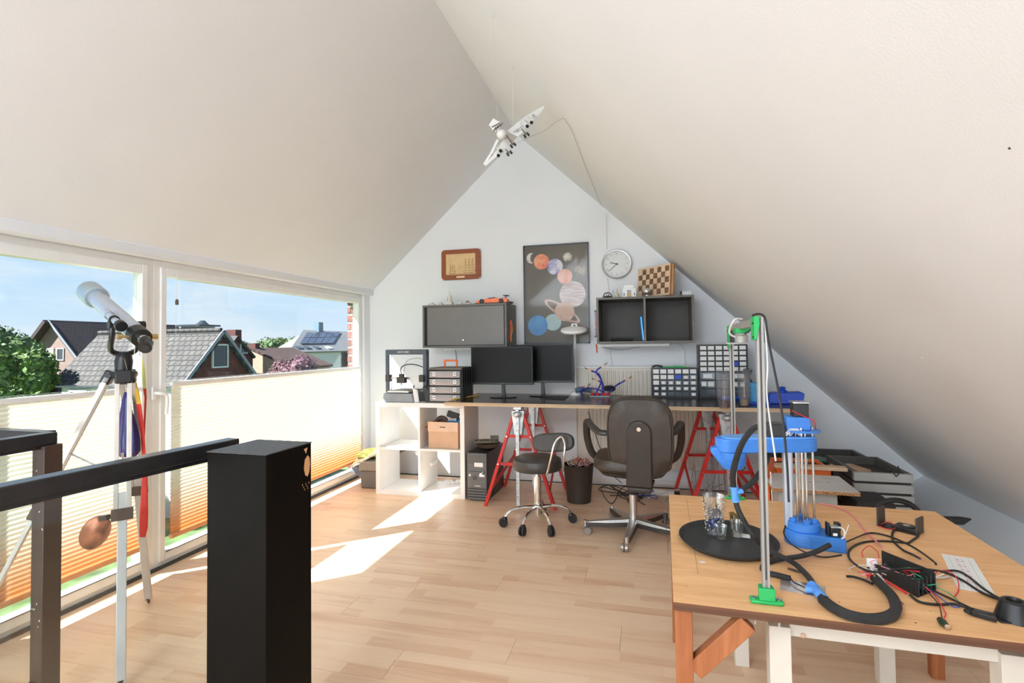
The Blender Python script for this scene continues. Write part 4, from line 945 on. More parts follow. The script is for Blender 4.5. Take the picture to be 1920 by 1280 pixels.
pl('printed_planet', 1058.5, 584, 18.5, planet_mat('saturn_bands', (.55, .36, .27), (.68, .50, .40), 9, (6, R(28))), (1, .95), R(-30), y=-.0160)
band = [pp(px, py) for px, py in ((1036, 577), (1047, 588), (1060, 597), (1074, 602), (1073, 605), (1060, 601), (1045, 592), (1035, 581))]
MB().prism(band, 'y', -.0166, -.0163).build('ring_front', planet_mat('saturn_ring2', (.45, .28, .22), (.62, .44, .36), 9), po)
pl('printed_planet', 1037, 604, 15.5, mat('uranus_pale', (.32, .46, .46), .3, var=.06), y=-.0150)
pl('printed_planet', 1008.5, 610, 19, planet_mat('neptune_blue', (.06, .22, .50), (.10, .33, .62), 6), y=-.0154)
neb = [pp(px, py) for px, py in ((1079, 500), (1085, 498), (1090, 502), (1096, 499), (1098, 508), (1094, 516), (1088, 512), (1082, 510), (1077, 506))]
MB().prism(neb, 'y', -.0146, -.0143).build('printed_nebula', mat('nebula_brown', (.24, .18, .10), .3, var=.4, scale=60), po)
MB().bx(-PW+.011, PW-.011, -.0178, -.0172, .011, PH-.011).build('poster_glazing', mat_clear('poster_glass', (.97, .97, .97), .012, .06), po)

sh = thing('ship_picture', 'walnut framed picture of engraved sailing ships on tan wood', 'picture', (-1.716, PY, 1.884), 0)
sw, shh, ct = .200, .292, .028
out_ = [(-sw+ct, 0), (sw-ct, 0), (sw-.008, .012), (sw, ct), (sw, shh-ct), (sw-.008, shh-.012), (sw-ct, shh), (-sw+ct, shh), (-sw+.008, shh-.012), (-sw, shh-ct), (-sw, ct), (-sw+.008, .012)]
MB().prism(out_, 'y', -.02, -.0005).build('wood_frame', M['bwood'], sh, bevel=.003)
MB().bx(-.150, .147, -.0215, -.019, .048, .248).build('engraved_panel', M['tan'], sh)
MB().bx(-.045, .040, -.0225, -.019, .016, .034).build('name_plate', mat('brass_plate', (.80, .56, .38), .35, .3), sh, bevel=.002)
for x_, z_ in ((-sw, 0), (sw, 0), (-sw, shh), (sw, shh)):
    MB().lathe([(.0, 0), (.015, 0), (.012, .006), (0, .008)], (x_*.91, -.012, z_+(.013 if z_ == 0 else -.013)), 14, rot=(PI/2, 0, 0)).build('corner_rosette', mat('pewter', (.6, .57, .54), .4, .6), sh)
ink = mat('burnt_ink', (.22, .10, .04), .7)
b_ = MB(); yy = -.0218
def stroke(x0, z0, x1, z1, w=.0022): b_.bar((x0, yy, z0), (x1, yy, z1), w, .0006, up=(0, 1, 0))
for (bx0, s_) in ((.085, 1.0), (-.085, .55)):
    for f_ in (-.035, 0, .035): stroke(bx0+f_*s_, .075, bx0+f_*s_, .075+.13*s_)
    stroke(bx0-.06*s_, .082, bx0-.05*s_, .062, .003); stroke(bx0-.05*s_, .062, bx0+.045*s_, .060, .004); stroke(bx0+.045*s_, .060, bx0+.062*s_, .09, .003); stroke(bx0-.06*s_, .080, bx0+.06*s_, .078, .0025)
    for f_ in (-.035, 0, .035):
        for z_ in (.03, .06, .09, .115): stroke(bx0+(f_-.014)*s_, .075+z_*s_, bx0+(f_+.014)*s_, .075+(z_+.006)*s_, .0014)
        stroke(bx0+(f_-.016)*s_, .085, bx0+f_*s_, .075+.12*s_, .001); stroke(bx0+(f_+.016)*s_, .085, bx0+f_*s_, .075+.12*s_, .001)
for z_ in (.056, .051): stroke(-.145, z_, .142, z_+.001, .0012)
for k in range(16): stroke(-.14+k*.0175, .236+.003*math.sin(k*2), -.128+k*.0175, .238+.003*math.cos(k*3), .001)
b_.build('engraved_ships', ink, sh, kind='stuff')

ck = thing('clock', 'round silver rimmed wall clock with white face above open cabinet', 'clock', (-.243, PY, 1.958), 0)
MB().lathe([(.13, .001), (.132, .03), (.126, .036), (.118, .034), (.118, .018), (0, .018)], n=48, rot=(PI/2, 0, 0)).build('rim', mat('silver_rim', (.62, .62, .61), .3, .7), ck)
MB().lathe([(.118, .018), (.118, .0195), (0, .0195)], n=48, rot=(PI/2, 0, 0)).build('dial', mat('clock_dial', (.70, .71, .71), .5, var=.01), ck)
for k in range(12):
    a = R(30*k); text_part(str(12 if k == 0 else k), 'numeral', .020, (math.sin(a)*.093, -.0205, math.cos(a)*.093), FY, M['grey'], ck)
tk = MB()
for k in range(60): a = R(6*k); tk.bar((math.sin(a)*.108, -.02, math.cos(a)*.108), (math.sin(a)*.113, -.02, math.cos(a)*.113), .0012, .001, up=(0, 1, 0))
tk.build('minute_mark', M['grey'], ck, kind='stuff')
for nm, a, l, w in (('hour_hand', 285, .062, .006), ('minute_hand', 229, .096, .004), ('second_hand', 100, .07, .0015)):
    a = R(a); MB().bar((-math.sin(a)*.015, -.0245, -math.cos(a)*.015), (math.sin(a)*l, -.0245, math.cos(a)*l), w, .0015, up=(0, 1, 0)).build(nm, M['greydk'] if w > .002 else M['chrome'], ck)
MB().cyl((0, -.02, 0), (0, -.027, 0), .006, n=16).build('centre_cap', M['greydk'], ck)
text_part('London', 'dial_lettering', .010, (0, -.0205, .050), FY, M['grey'], ck) if False else None

CL = dict(x0=-1.970, x1=-1.178, y=4.40, z0=1.232, z1=1.618)
def cab(name, label, x0, x1, y, z0, z1):
    c = thing(name, label, 'cabinet', ((x0+x1)/2, YB, z0)); t = .018
    def b(nm, *a, m=M['grey']): return MB(True).bx(*a).build(nm, m, c, bevel=.001)
    b('side_panel', x0, x0+t, y, YB-.0005, z0, z1); b('side_panel', x1-t, x1, y, YB-.0005, z0, z1)
    b('top_panel', x0+t, x1-t, y, YB-.0005, z1-t, z1); b('bottom_panel', x0+t, x1-t, y, YB-.0005, z0, z0+t)
    b('back_panel', x0+t, x1-t, YB-.012, YB-.0005, z0+t, z1-t, m=M['greydk'])
    return c, b
c1, b1 = cab('hanging_cabinet', 'grey wall cabinet with closed front and small knob', **CL)
b1('flap_door', CL['x0']+.045, CL['x1']-.026, CL['y']+.004, CL['y']+.018, CL['z0']+.022, CL['z1']-.021, m=mat('grey_flap', (.17, .165, .155), .4, var=.02))
MB(True).bx(CL['x0']+.018, CL['x1']-.018, CL['y']+.02, CL['y']+.024, CL['z0']+.018, CL['z1']-.018).build('shadow_gap', M['blackm'], c1)
kq = at_y(869, 637, CL['y']); MB(True).lathe([(.004, 0), (.004, .010), (.009, .013), (.008, .018), (0, .019)], (kq.x, CL['y']+.004, kq.z), 14, rot=(PI/2, 0, 0)).build('door_knob', M['chrome'], c1)
CR = dict(x0=-.400, x1=.375, y=4.40, z0=1.250, z1=1.634)
c2, b2 = cab('hanging_cabinet', 'open grey wall cabinet with two dark compartments', **CR)
xd = at_y(1209, 600, 4.40).x; b2('divider', xd-.009, xd+.009, 4.40, YB-.012, CR['z0']+.018, CR['z1']-.018)
sc_ = MB(); [sc_.cyl((x_, YB-.0125, CR['z0']+.06), (x_, YB-.016, CR['z0']+.06), .005, n=8) for x_ in (CR['x0']+.09, CR['x1']-.07)]; sc_.build('wall_screw', M['blackm'], c2, kind='stuff')
o = MB().bar((0, 0, 0), (-.018, 0, .205), .022, .14, up=(0, 1, 0)).build('blue_folder', mat('metallic_blue', (.03, .25, .60), .25, .3), bevel=.006); o.location = (xd-.022, 4.52, CR['z0']+.0185)
tag(o, 'thin metallic blue case standing against the cabinet divider', 'case')
o = MB().tube([(-.09, 0, .012), (-.03, .01, .018), (.03, -.01, .013), (.09, 0, .012)], .012, 8).build('black_pouch', M['black']); o.location = (-.20, 4.50, CR['z0']+.0185)
tag(o, 'flat black pouch lying in the left compartment of open cabinet', 'pouch')
# light strips below
o = MB(True).bx(-.398, .186, 4.505, 4.545, CR['z0']-.028, CR['z0']-.001).build('light_strip', M['whitep'], bevel=.005); tag(o, 'white light strip under the open grey cabinet', 'light')
x_a, x_b = at_y(831, 656, 4.5).x, at_y(884, 656, 4.5).x
o = MB(True).bx(x_a, x_b+.12, 4.50, 4.535, CL['z0']-.022, CL['z0']-.001).build('light_strip', M['whitep'], bevel=.004); tag(o, 'white light strip under the closed grey cabinet', 'light')
wire('hanging_cable', 'thin grey cable hanging from light strip behind the organiser case', [at_y(853, 655, Y), at_y(855, 664, Y), at_y(856, 680, Y)], .003, mat('grey_cable', (.15, .17, .22)))

# jumper wires hanging on the cabinet sides
def wire_bundle(label, x, y, z, ln, cols, seed):
    t = thing('wire_bundle', label, 'wires', (x, y, z)); rr = random.Random(seed)
    MB().tube([(0, 0, 0), (.008, 0, .006), (.012, 0, 0)], .002, 6).build('wall_hook', M['black'], t)
    for i, c in enumerate(cols):
        b = MB(); a = rr.uniform(-.006, .014); q = rr.uniform(-.012, .012)
        b.tube([(a*.4, 0, 0), (a+.004, q, -ln*.4), (a*.6+rr.uniform(-.01, .01), -q, -ln*.8), (a, q*.5, -ln)], .0018, 5, 4); b.build('jumper_wire', M[c], t)
    e_ = MB(); e_.box((.004, 0, -ln), (.022, .02, .012)); e_.build('connector', M['black'], t); e_ = MB(); e_.box((.003, 0, 0), (.018, .02, .01)); e_.build('connector', M['black'], t)
q = at_y(952, 599, 4.47); wire_bundle('orange jumper wires hooked on side of closed cabinet', CL['x1']+.010, 4.49, q.z, .20, ['orange', 'orange', 'orange', 'pink', 'orange', 'yellow'], 2)
q = at_y(1113, 583, 4.55); wire_bundle('pink and blue jumper wires hooked on side of open cabinet', CR['x0']-.026, 4.55, q.z, .22, ['pink', 'purple', 'pink', 'bluew', 'redw', 'pink'], 6)
q = at_y(1118, 655, 4.72); o = MB().tube([(0, 0, .03), (.003, 0, 0), (.006, 0, -.05)], .005, 8).build('screwdriver_tip', M['orange']); o.location = (q.x-.0, 4.735, q.z-.03)
tag(o, 'short orange and black tool hanging below left corner of open cabinet', 'tool')
# ornaments on top of the cabinets
zt = CR['z1']
def orn(name, label, px, cat='ornament', y=4.50, top=zt):
    q = at_y(px, 550, y); return thing(name, label, cat, (q.x, y, top))
t = orn('metal_bowl', 'small black metal ring ornament at left end of open cabinet', 1139)
MB().lathe([(0, 0), (.02, 0), (.022, .012), (0, .012)], n=16).build('base', M['black'], t)
MB().tube([(math.cos(R(k))*.032, 0, .022+math.sin(R(k))*.028) for k in range(0, 361, 30)], .004, 8).build('ring', M['black'], t)
MB().lathe([(.02, .012), (.042, .014), (.042, .018), (0, .018)], n=20).build('brim', M['grey'], t); MB().sph((0, -.0, .03), .014).build('ball', M['chrome'], t)
t = orn('tower_model', 'tiny metal pointed tower model on open cabinet by clock', 1157, y=4.47)
MB().lathe([(.014, 0), (.014, .035), (.009, .04), (.007, .06), (0, .085)], n=8).build('tower', mat('sand_model', (.62, .50, .36), .5), t)
t = orn('bridge_model', 'tiny grey blue needle tower model beside the white arch', 1150, y=4.52)
MB().prism([(-.016, 0), (-.012, 0), (-.001, .06), (.001, .06), (.012, 0), (.016, 0), (.003, .075), (-.003, .075)], 'y', -.012, .012).build('tower', mat('teal_grey', (.42, .52, .52), .5), t)
t = orn('arch_model', 'small white triumphal arch model on the open cabinet', 1180, y=4.50)
b_ = MB()
for x0, x1 in ((-.052, -.034), (-.014, -.018), ): pass
b_.bx(-.055, -.030, -.02, .02, 0, .062); b_.bx(-.012, .012, -.02, .02, 0, .0); b_.bx(.030, .055, -.02, .02, 0, .062); b_.bx(-.055, .055, -.02, .02, .062, .078)
b_.bx(-.030, -.016, -.02, .02, 0, .062); b_.bx(.016, .030, -.02, .02, 0, .062); b_.build('arch_body', M['whitep'], t, bevel=.002)
MB().bx(-.045, .035, -.018, .018, .0785, .106).build('attic_block', M['whitep'], t, bevel=.002)
wn_ = MB(); [wn_.bx(x_-.004, x_+.004, -.0215, -.0195, .018, .04) for x_ in (-.042, .042)]; wn_.build('window_recess', M['grey'], t, kind='stuff')
MB().prism([(-.015, 0), (.015, 0), (.015, .03)]+[(math.cos(R(a))*.015, .03+math.sin(R(a))*.015) for a in range(20, 180, 20)]+[(-.015, .03)], 'y', -.0, .018).build('arch_recess', M['tan'], t)
t = orn('glass_globe', 'small silver globe ornament standing before the chess board', 1213, y=4.47)
MB().lathe([(.05, 0), (.05, .004), (.02, .007), (0, .008)], n=24).build('stand', M['black'], t); MB().cyl((0, 0, .008), (0, 0, .02), .006).build('stem', M['chrome'], t)
MB().sph((0, 0, .046), .030, n=20).build('globe', mat('mottled_silver', (.6, .6, .58), .2, .7, var=.3, scale=40), t)
# chess box leaning against the wall
cbx = thing('chess_box', 'folded wooden chess board box leaning on open cabinet', 'chess board', (.060, 4.57, zt+.007), R(-48))
Cm = Matrix.Translation((0, 0, 0)) @ Euler((R(-4), 0, 0)).to_matrix().to_4x4()
bw, bh, bd = .195, .262, .050
MB().bx(-bw, bw, 0, bd, 0, bh, Cm).build('box_body', mat_wood('striped_rosewood', (.28, .07, .02), (.62, .32, .14), 3, (14, 14, 2), .35), cbx, bevel=.002)
MB().bx(-bw+.002, bw-.002, -.003, 0, .002, bh-.002, Cm).build('board_face', mat('maple_face', (.72, .53, .36), .4), cbx)
sq = .030; dm = mat('burl_square', (.20, .10, .055), .4, var=.3, scale=60)
for i in range(8):
    for j in range(5):
        if (i+j) % 2: MB().bx(-.180+i*.0455, -.180+(i+1)*.0455, -.0042, -.003, .018+j*.0455, .018+(j+1)*.0455, Cm).build('dark_square', dm, cbx, smooth=0)
MB().bx(bw-.002, bw+.001, .018, .034, .005, bh-.005, Cm).build('light_inlay', mat('inlay', (.70, .45, .22), .4), cbx)
t = orn('domino_row', 'row of little black and white blocks at right end of open cabinet', 1285, y=4.47)
for k in range(4): MB().bx(-.04+k*.017, -.026+k*.017, -.008, .008, 0, .036-.001*k).build('block', M['blackm'] if k in (0,) else (M['whitep'] if k % 2 else mat('silver_block', (.45, .45, .45), .3, .8)), t, bevel=.001)
MB().bx(.028, .042, -.008, .008, 0, .034).build('block', M['whitep'], t)
# white city models + toy car on the closed cabinet
zt2 = CL['z1']; mw = mat('dirty_white_model', (.66, .63, .58), .5, var=.08, scale=60)
def orn2(name, label, px, y=4.47, cat='model building'): q = at_y(px, 560, y); return thing(name, label, cat, (q.x, y, zt2))
t = orn2('domed_building', 'white model of a domed building on the closed cabinet', 843)
MB().bx(-.028, .028, -.025, .025, 0, .03).build('main_block', mw, t, bevel=.001); MB().lathe([(.026, .03), (.026, .04), (.018, .042), (.018, .062), (.022, .064), (.020, .082), (.011, .098), (.005, .103), (.004, .118), (0, .135)], n=20).build('dome', mw, t)
col_ = MB(); [col_.cyl((math.cos(R(a))*.0225, math.sin(R(a))*.0225, .042), (math.cos(R(a))*.0225, math.sin(R(a))*.0225, .062), .002, n=6) for a in range(0, 360, 30)]; col_.build('colonnade', mw, t, kind='stuff')
for i, (px, w_, lab) in enumerate(((809, .034, 'low white model building at far left of closed cabinet'), (826, .020, 'low white model wing left of the model dome'), (861, .026, 'low white model wing right of the model dome'), (877, .026, 'white model temple next to the orange toy car'))):
    t = orn2('model_building', lab, px)
    MB().bx(-w_, w_, -.018, .018, 0, .018).build('block', mw, t, bevel=.001)
    c_ = MB(); n_ = int(w_*2/.009); [c_.cyl((-w_+.005+k*.009, -.0195, 0), (-w_+.005+k*.009, -.0195, .016), .0016, n=6) for k in range(n_)]; c_.build('colonnade', mw, t, kind='stuff')
    MB().prism([(-w_*.6, .018), (w_*.6, .018), (w_*.3, .030), (-w_*.3, .030)] if i != 3 else [(-w_*.8, .018), (w_*.8, .018), (0, .036)], 'y', -.018, .018).build('roof', mw if i != 3 else M['grey'], t)
t = thing('toy_race_car', 'orange toy race car with black wheels on the closed cabinet', 'toy car', (at_y(924, 560, 4.47).x, 4.47, zt2), R(4))
prof = [(-.145, .006), (-.145, .020), (-.13, .030), (-.08, .036), (-.04, .050), (.02, .056), (.06, .044), (.12, .048), (.14, .036), (.14, .008)]
MB().prism(prof, 'y', -.045, .045).build('car_body', M['orange'], t, bevel=.004)
MB().prism([(-.035, .050), (.02, .0565), (.045, .050), (.01, .046), (-.03, .042)], 'y', -.046, .046).build('side_window', M['black'], t)
MB().bx(.10, .145, -.045, .045, .068, .072).bx(.115, .12, -.03, -.025, .045, .07).bx(.115, .12, .025, .03, .045, .07).build('rear_wing', M['black'], t)
for x_ in (-.09, .085):
    for s in (-1, 1): w_ = MB(); w_.cyl((x_, s*.040, .021), (x_, s*.052, .021), .021, n=20); wo_ = w_.build('wheel', M['rubber'], t); MB().cyl((x_, s*.0521, .021), (x_, s*.0535, .021), .010, n=14).build('wheel_rim', M['greydk'], wo_)
MB().bx(-.165, .17, -.05, .05, 0, .005).build('splitter', M['black'], t)
o = MB().tube([(0, 0, .008), (.02, 0, .012), (.045, .01, .008)], .007, 8).build('black_clip', M['black']); o.location = (at_y(957, 560, 4.5).x, 4.50, zt2+.001); tag(o, 'black plastic clip behind toy car at cabinet corner', 'clip')

# ------------------------------------------------------------------ things on the desk
DZt = .8035
# 3D printer
q = at_y(761, 745, 4.20)
pr_ = thing('printer_machine', 'dark grey desktop 3D printer with open frame in sunlight', '3D printer', (q.x, 4.20, KH+.001), R(-4))
gm = mat('slate_printer_frame', (.085, .105, .13), .4, var=.04)
G = dict(w=.185, h=.445)
for s in (-1, 1): MB().bx(s*G['w']-.018, s*G['w']+.018, .0, .05, .03, G['h']-.02).build('upright', gm, pr_, bevel=.004)
MB().bx(-G['w']-.018, G['w']+.018, -.004, .054, G['h']-.045, G['h']).build('top_beam', gm, pr_, bevel=.008)
text_part('ANYCUBIC', 'frame_lettering', .024, (-.02, -.0048, G['h']-.023), FY, M['paper'], pr_)
MB().prism([(-.15, 0), (.15, 0), (.135, .075), (-.135, .075)], 'y', -.14, .14).build('base_housing', mat('silver_grey_housing', (.27, .30, .33), .4), pr_, bevel=.006)
MB().bx(-.12, .12, -.13, .13, .085, .095).build('print_bed', M['grey'], pr_, bevel=.002)
MB().bx(-.10, .10, -.131, -.129, .083, .094).build('bed_edge', M['chrome'], pr_)
MB().bx(-G['w'], G['w'], -.012, .012, .185, .205).build('cross_rail', M['alu'], pr_)
for s in (-1, 1): MB().bx(s*.165-.022, s*.165+.022, -.03, .015, .165, .225).build('rail_carriage', M['greydk'], pr_, bevel=.003)
b_ = MB(); b_.bx(-.060, .02, -.055, -.012, .155, .205); b_.bx(-.035, .005, -.058, -.03, .205, .235); b_.cyl((-.02, -.04, .155), (-.02, -.04, .132), .006, .002); b_.build('print_head', M['greydk'], pr_, bevel=.002)
MB().tube([(-.02, -.04, .235), (-.03, -.03, .28), (0, -.01, .31), (.08, 0, .315), (.17, .01, .29)], .0045, 8).build('cable_loom', M['cable'], pr_)
MB().tube([(.0, -.03, .25), (.02, -.02, .34), (.10, 0, .37), (.165, .01, .36)], .002, 6).build('filament_tube', M['grey'], pr_)
for x_ in (-.155, -.145): MB().cyl((x_, -.003, .05), (x_, -.003, .40), .003, n=8).build('lead_screw', M['chrome'], pr_)
t = thing('spray_bottle', 'white squeeze bottle with grey nozzle in front of printer', 'bottle', (at_y(781, 748, 4.06).x, 4.09, KH+.001), R(20))
MB().prism([(-.03, 0), (.012, 0), (.0, .10), (-.035, .125), (-.045, .12)], 'y', -.02, .02).build('bottle_body', M['whitep'], t, bevel=.006)
MB().cyl((-.038, 0, .122), (-.032, 0, .145), .009, .004, 12).build('nozzle', M['grey'], t)
t = thing('dark_stand', 'dark tilted plastic wedge between the printer and organiser case', 'stand', (at_y(800, 748, 4.08).x, 4.12, KH+.001), R(8))
MB().prism([(-.02, 0), (.05, 0), (.05, .06), (-.03, .14), (-.045, .13)], 'y', -.03, .03).build('wedge', M['black'], t, bevel=.004)
# organiser case
xo0, xo1 = at_y(803, 740, 4.08).x, at_y(866, 740, 4.08).x; zo1 = at_y(835, 689, 4.08).z
og = thing('organiser_case', 'black carrying case holding four clear parts boxes, orange handle', 'organiser', ((xo0+xo1)/2, 4.08, DZt if xo0 > DX0 else KH+.001), R(-2))
zb_ = og.location.z; W2 = (xo1-xo0)/2; HH = zo1-zb_; DP = .27
MB().bx(-W2, W2, 0, DP, 0, .010).build('bottom_plate', M['greydk'], og); MB().bx(-W2, W2, 0, DP, HH-.020, HH).build('top_plate', M['grey'], og, bevel=.004)
MB().bx(-W2, -W2+.008, 0, DP, .010, HH-.02).build('side_plate', M['black'], og); MB().bx(W2-.008, W2, 0, DP, .010, HH-.02).build('side_plate', M['black'], og)
MB().bx(-W2, W2, DP-.006, DP, .010, HH-.02).build('back_plate', M['black'], og)
sr = MB(); [sr.bx(W2, W2+.006, .01+k*.052, .03+k*.052, .0, HH) for k in range(5)]; sr.build('side_rib', M['black'], og, kind='stuff')
slot = (HH-.03)/4; rr = random.Random(2)
pkm = mat('pink_parts', (.50, .18, .18), .5, var=.4, scale=60)
for k in range(4):
    z0 = .012+k*slot
    bx_ = MB().bx(-W2+.012, W2-.012, -.006, DP-.02, z0, z0+slot-.010).build('parts_box', M['clearbox'], og, bevel=.003)
    MB().bx(-W2+.02, W2-.02, .0, DP-.03, z0+.004, z0+slot*.45).build('contents', pkm, bx_)
    for s in (-1, 1): MB().bx(s*W2*.62-.014, s*W2*.62+.014, -.012, -.006, z0+slot*.25, z0+slot*.72).build('latch', M['whitep'], bx_, bevel=.002)
    for s in (-1, 1): MB().bx(s*W2*.62-.006, s*W2*.62+.006, -.0125, -.012, z0+slot*.42, z0+slot*.55).build('latch_slot', M['black'], bx_)
b_ = MB(); b_.bar((-.055, .13, HH-.002), (-.055, .13, HH+.055), .010, .014); b_.bar((.055, .13, HH-.002), (.055, .13, HH+.055), .010, .014); b_.bar((-.060, .13, HH+.055), (.060, .13, HH+.055), .014, .016, up=(0, 0, 1)); b_.build('carry_handle', M['orange'], og, bevel=.002)
# monitors
def monitor(label, xa, xb, y, ztop, zbot, foot, rz=0, half=False):
    w = xb-xa; t = thing('monitor', label, 'monitor', ((xa+xb)/2, y, DZt), rz)
    zt_, zb2 = ztop-DZt, zbot-DZt
    MB().bx(-w/2, w/2, -.012, .022, zb2, zt_).build('bezel', M['black'], t, bevel=.004)
    MB().bx(-w/2+.008, w/2-.008, -.0128, -.012, zb2+.016, zt_-.008).build('screen', mat('dark_screen', (.007, .006, .005), .3, var=.02, spec=.15), t)
    MB().bx(-.03, .03, -.0135, -.012, zb2+.005, zb2+.009).build('maker_mark', M['grey'], t)
    fx = foot
    MB().prism([(fx-.012, .012), (fx+.024, .012), (fx+.012, zb2+.03), (fx-.012, zb2+.03)], 'y', .0, .02).build('stand_neck', M['black'], t, bevel=.003)
    MB().lathe([(0, .014), (.03, .013), (.115, .007), (.12, .003), (.118, 0), (0, 0)], (fx, .01, 0), 36, sc=(1, .72)).build('stand_foot', mat('gloss_black', (.012, .014, .02), .12), t)
    return t
a = at_y(883.5, 650, 4.30); b = at_y(1000, 721, 4.30); fx_ = at_y(943, 740, 4.30).x
m1 = monitor('front black widescreen monitor standing left, nearest organiser case', a.x, b.x, 4.30, a.z-.001, b.z, fx_-(a.x+b.x)/2, R(0))
b = at_y(1075.5, 717, 4.46); fx_ = at_y(1017, 738, 4.46).x; wd = .54
m2 = monitor('rear black monitor half hidden behind the left monitor', b.x-wd, b.x, 4.46, at_y(1040, 645, 4.46).z, b.z, fx_-(b.x-wd/2), 0)
o = MB().bar((0, 0, 0), at_z(921, 737, DZt+.006)-at_z(872, 746, DZt+.006), .02, .009).build('yellow_rule', M['yellow'], bevel=.003)
q = at_z(872, 746, DZt+.0055); o.location = q; tag(o, 'yellow rod lying on desk between organiser case and monitor foot', 'rod')
q = [at_z(px, py, DZt+.001) for px, py in ((1012, 747), (1034, 741.5), (1067, 742.5), (1058, 749.5))]; c = sum(q, Vector())/4
b_ = MB(); b_.add([v-c for v in q]+[v-c+Vector((0, 0, .0025)) for v in q], [(0, 1, 2, 3), (7, 6, 5, 4), (0, 4, 5, 1), (1, 5, 6, 2), (2, 6, 7, 3), (3, 7, 4, 0)])
o = b_.build('mouse_mat', mat('black_card_dark', (.02, .02, .022), .5), keep=True); o.location = c; tag(o, 'small black card with pale mark lying right of monitors', 'card')
b_ = MB(); [b_.bar((-.02+k*.006, .0, .0027), (.0+k*.008, .03-k*.004, .0027), .007, .0003) for k in range(4)]; b_.build('pale_mark', M['grey'], o, kind='stuff')
# magnifier lamp
lq = at_y(1080, 735, 4.60)
lm = thing('magnifier_lamp', 'white magnifier desk lamp rising in front of the poster', 'lamp', (lq.x, 4.60, DZt))
MB().lathe([(0, .035), (.035, .034), (.052, .022), (.055, 0), (0, 0)], n=28).build('lamp_base', M['whitep'], lm)
hz = at_y(1079, 619, 4.52).z-DZt
MB().tube([(0, 0, .03), (-.003, .012, .10), (-.004, .012, hz-.10), (-.002, -.02, hz-.03)], .010, 10).build('lamp_pole', M['whitep'], lm)
MB().tube([(-.016, 0, .10), (-.018, -.006, .16), (-.010, -.008, .20)], .0018, 6).build('cord_clip', M['grey'], lm)
b_ = MB(); b_.lathe([(0, .030), (.06, .027), (.108, .014), (.116, .0), (.108, -.012), (.06, -.018), (0, -.018)], (0, -.08, hz), 36, sc=(1, 1), rot=(R(14), 0, 0)); b_.build('lamp_head', M['whitep'], lm)
b_ = MB(); b_.bx(-.026, .026, -.05, -.01, hz+.024, hz+.060); b_.build('head_hinge', M['whitep'], lm, bevel=.006); b_ = MB(); b_.bx(-.010, .012, -.052, -.05, hz+.03, hz+.05); b_.build('hinge_knob', M['grey'], lm)
# flexible helping hands
hq = at_z(1125, 744, DZt)
hh = thing('helping_hands', 'blue jointed soldering helper arms with clips and magnifier', 'soldering helper', (hq.x, hq.y, DZt))
yH = hq.y
MB().prism([(-.085, -.03), (.085, -.03), (.085, .045), (-.085, .045)], 'z', 0, .012).build('base_plate', mat('grey_blue_base', (.25, .34, .40), .4), hh, bevel=.003)
rc = MB(); [rc.lathe([(.014, .012), (.016, .03), (.01, .035), (0, .035)], (x_, 0, 0), 12) for x_ in (-.062, -.02, .03, .066)]; rc.build('swivel_socket', M['red'], hh, kind='stuff')
armm = mat('navy_link_arm', (.03, .035, .34), .4)
def arm(pts, clip=True, n=0):
    P = [at_y(px, py, yH+dy)-Vector(hh.location) for px, py, dy in pts]; P[0].z = max(P[0].z, .02)
    C_ = catmull(P, 5); b = MB(); acc = 0; last = None
    for p_ in C_:
        if last is None or (p_-last).length > .0085: b.sph(p_, .0075, n=8); last = p_
    b.tube(P, .0045, 6); a_ = b.build('segment_arm', armm, hh)
    e = P[-1]; d = (P[-1]-P[-2]).normalized()
    if clip:
        MB().bar(e, e+d*.035, .012, .01).build('clip_sleeve', mat('apricot_sleeve', (.85, .38, .22), .4), a_)
        MB().bar(e+d*.03, e+d*.065+Vector((0, 0, .006)), .004).bar(e+d*.03, e+d*.065-Vector((0, 0, .006)), .004).build('crocodile_clip', M['greydk'], a_, kind='stuff')
arm([(1133, 740, 0), (1131, 722, 0), (1125, 708, 0), (1118, 698, 0), (1121, 692, 0), (1127, 688, 0)])
arm([(1129, 742, 0), (1129, 722, 0), (1127, 710, 0), (1121, 700, 0), (1109, 695, 0)])
arm([(1116, 742, 0), (1122, 728, 0), (1127, 716, 0), (1122, 714, -.01)])
arm([(1124, 742, 0), (1132, 736, .02), (1118, 729, .04), (1096, 728, .05), (1089, 735, .04), (1092, 740, .02), (1089, 733, .0), (1097, 727, -.02)])
arm([(1139, 740, 0), (1146, 732, 0), (1156, 722, 0), (1165, 717, 0), (1172, 713, 0)])
mc = at_y(1143, 728, yH-.01)-Vector(hh.location)
MB().lathe([(.044, .003), (.050, .005), (.050, -.005), (.044, -.003), (.044, .003)], tuple(mc), 28, rot=(R(-33), 0, 0)).build('lens_ring', mat('olive_ring', (.06, .08, .05), .4), hh)
MB().lathe([(.044, .001), (0, .002), ], tuple(mc), 28, rot=(R(-33), 0, 0)).build('lens', M['cglass'], hh)
# soldering pad / roll behind
o = MB().tube([(0, 0, 0), (.07, .01, .012), (.14, .02, .0)], .022, 10).build('blue_grey_roll', mat('blue_grey_cloth', (.10, .15, .22), .8)); o.location = at_y(1094, 733, 4.55); o.location.z = DZt+.022
tag(o, 'dark blue grey cloth roll behind the soldering helper', 'roll')

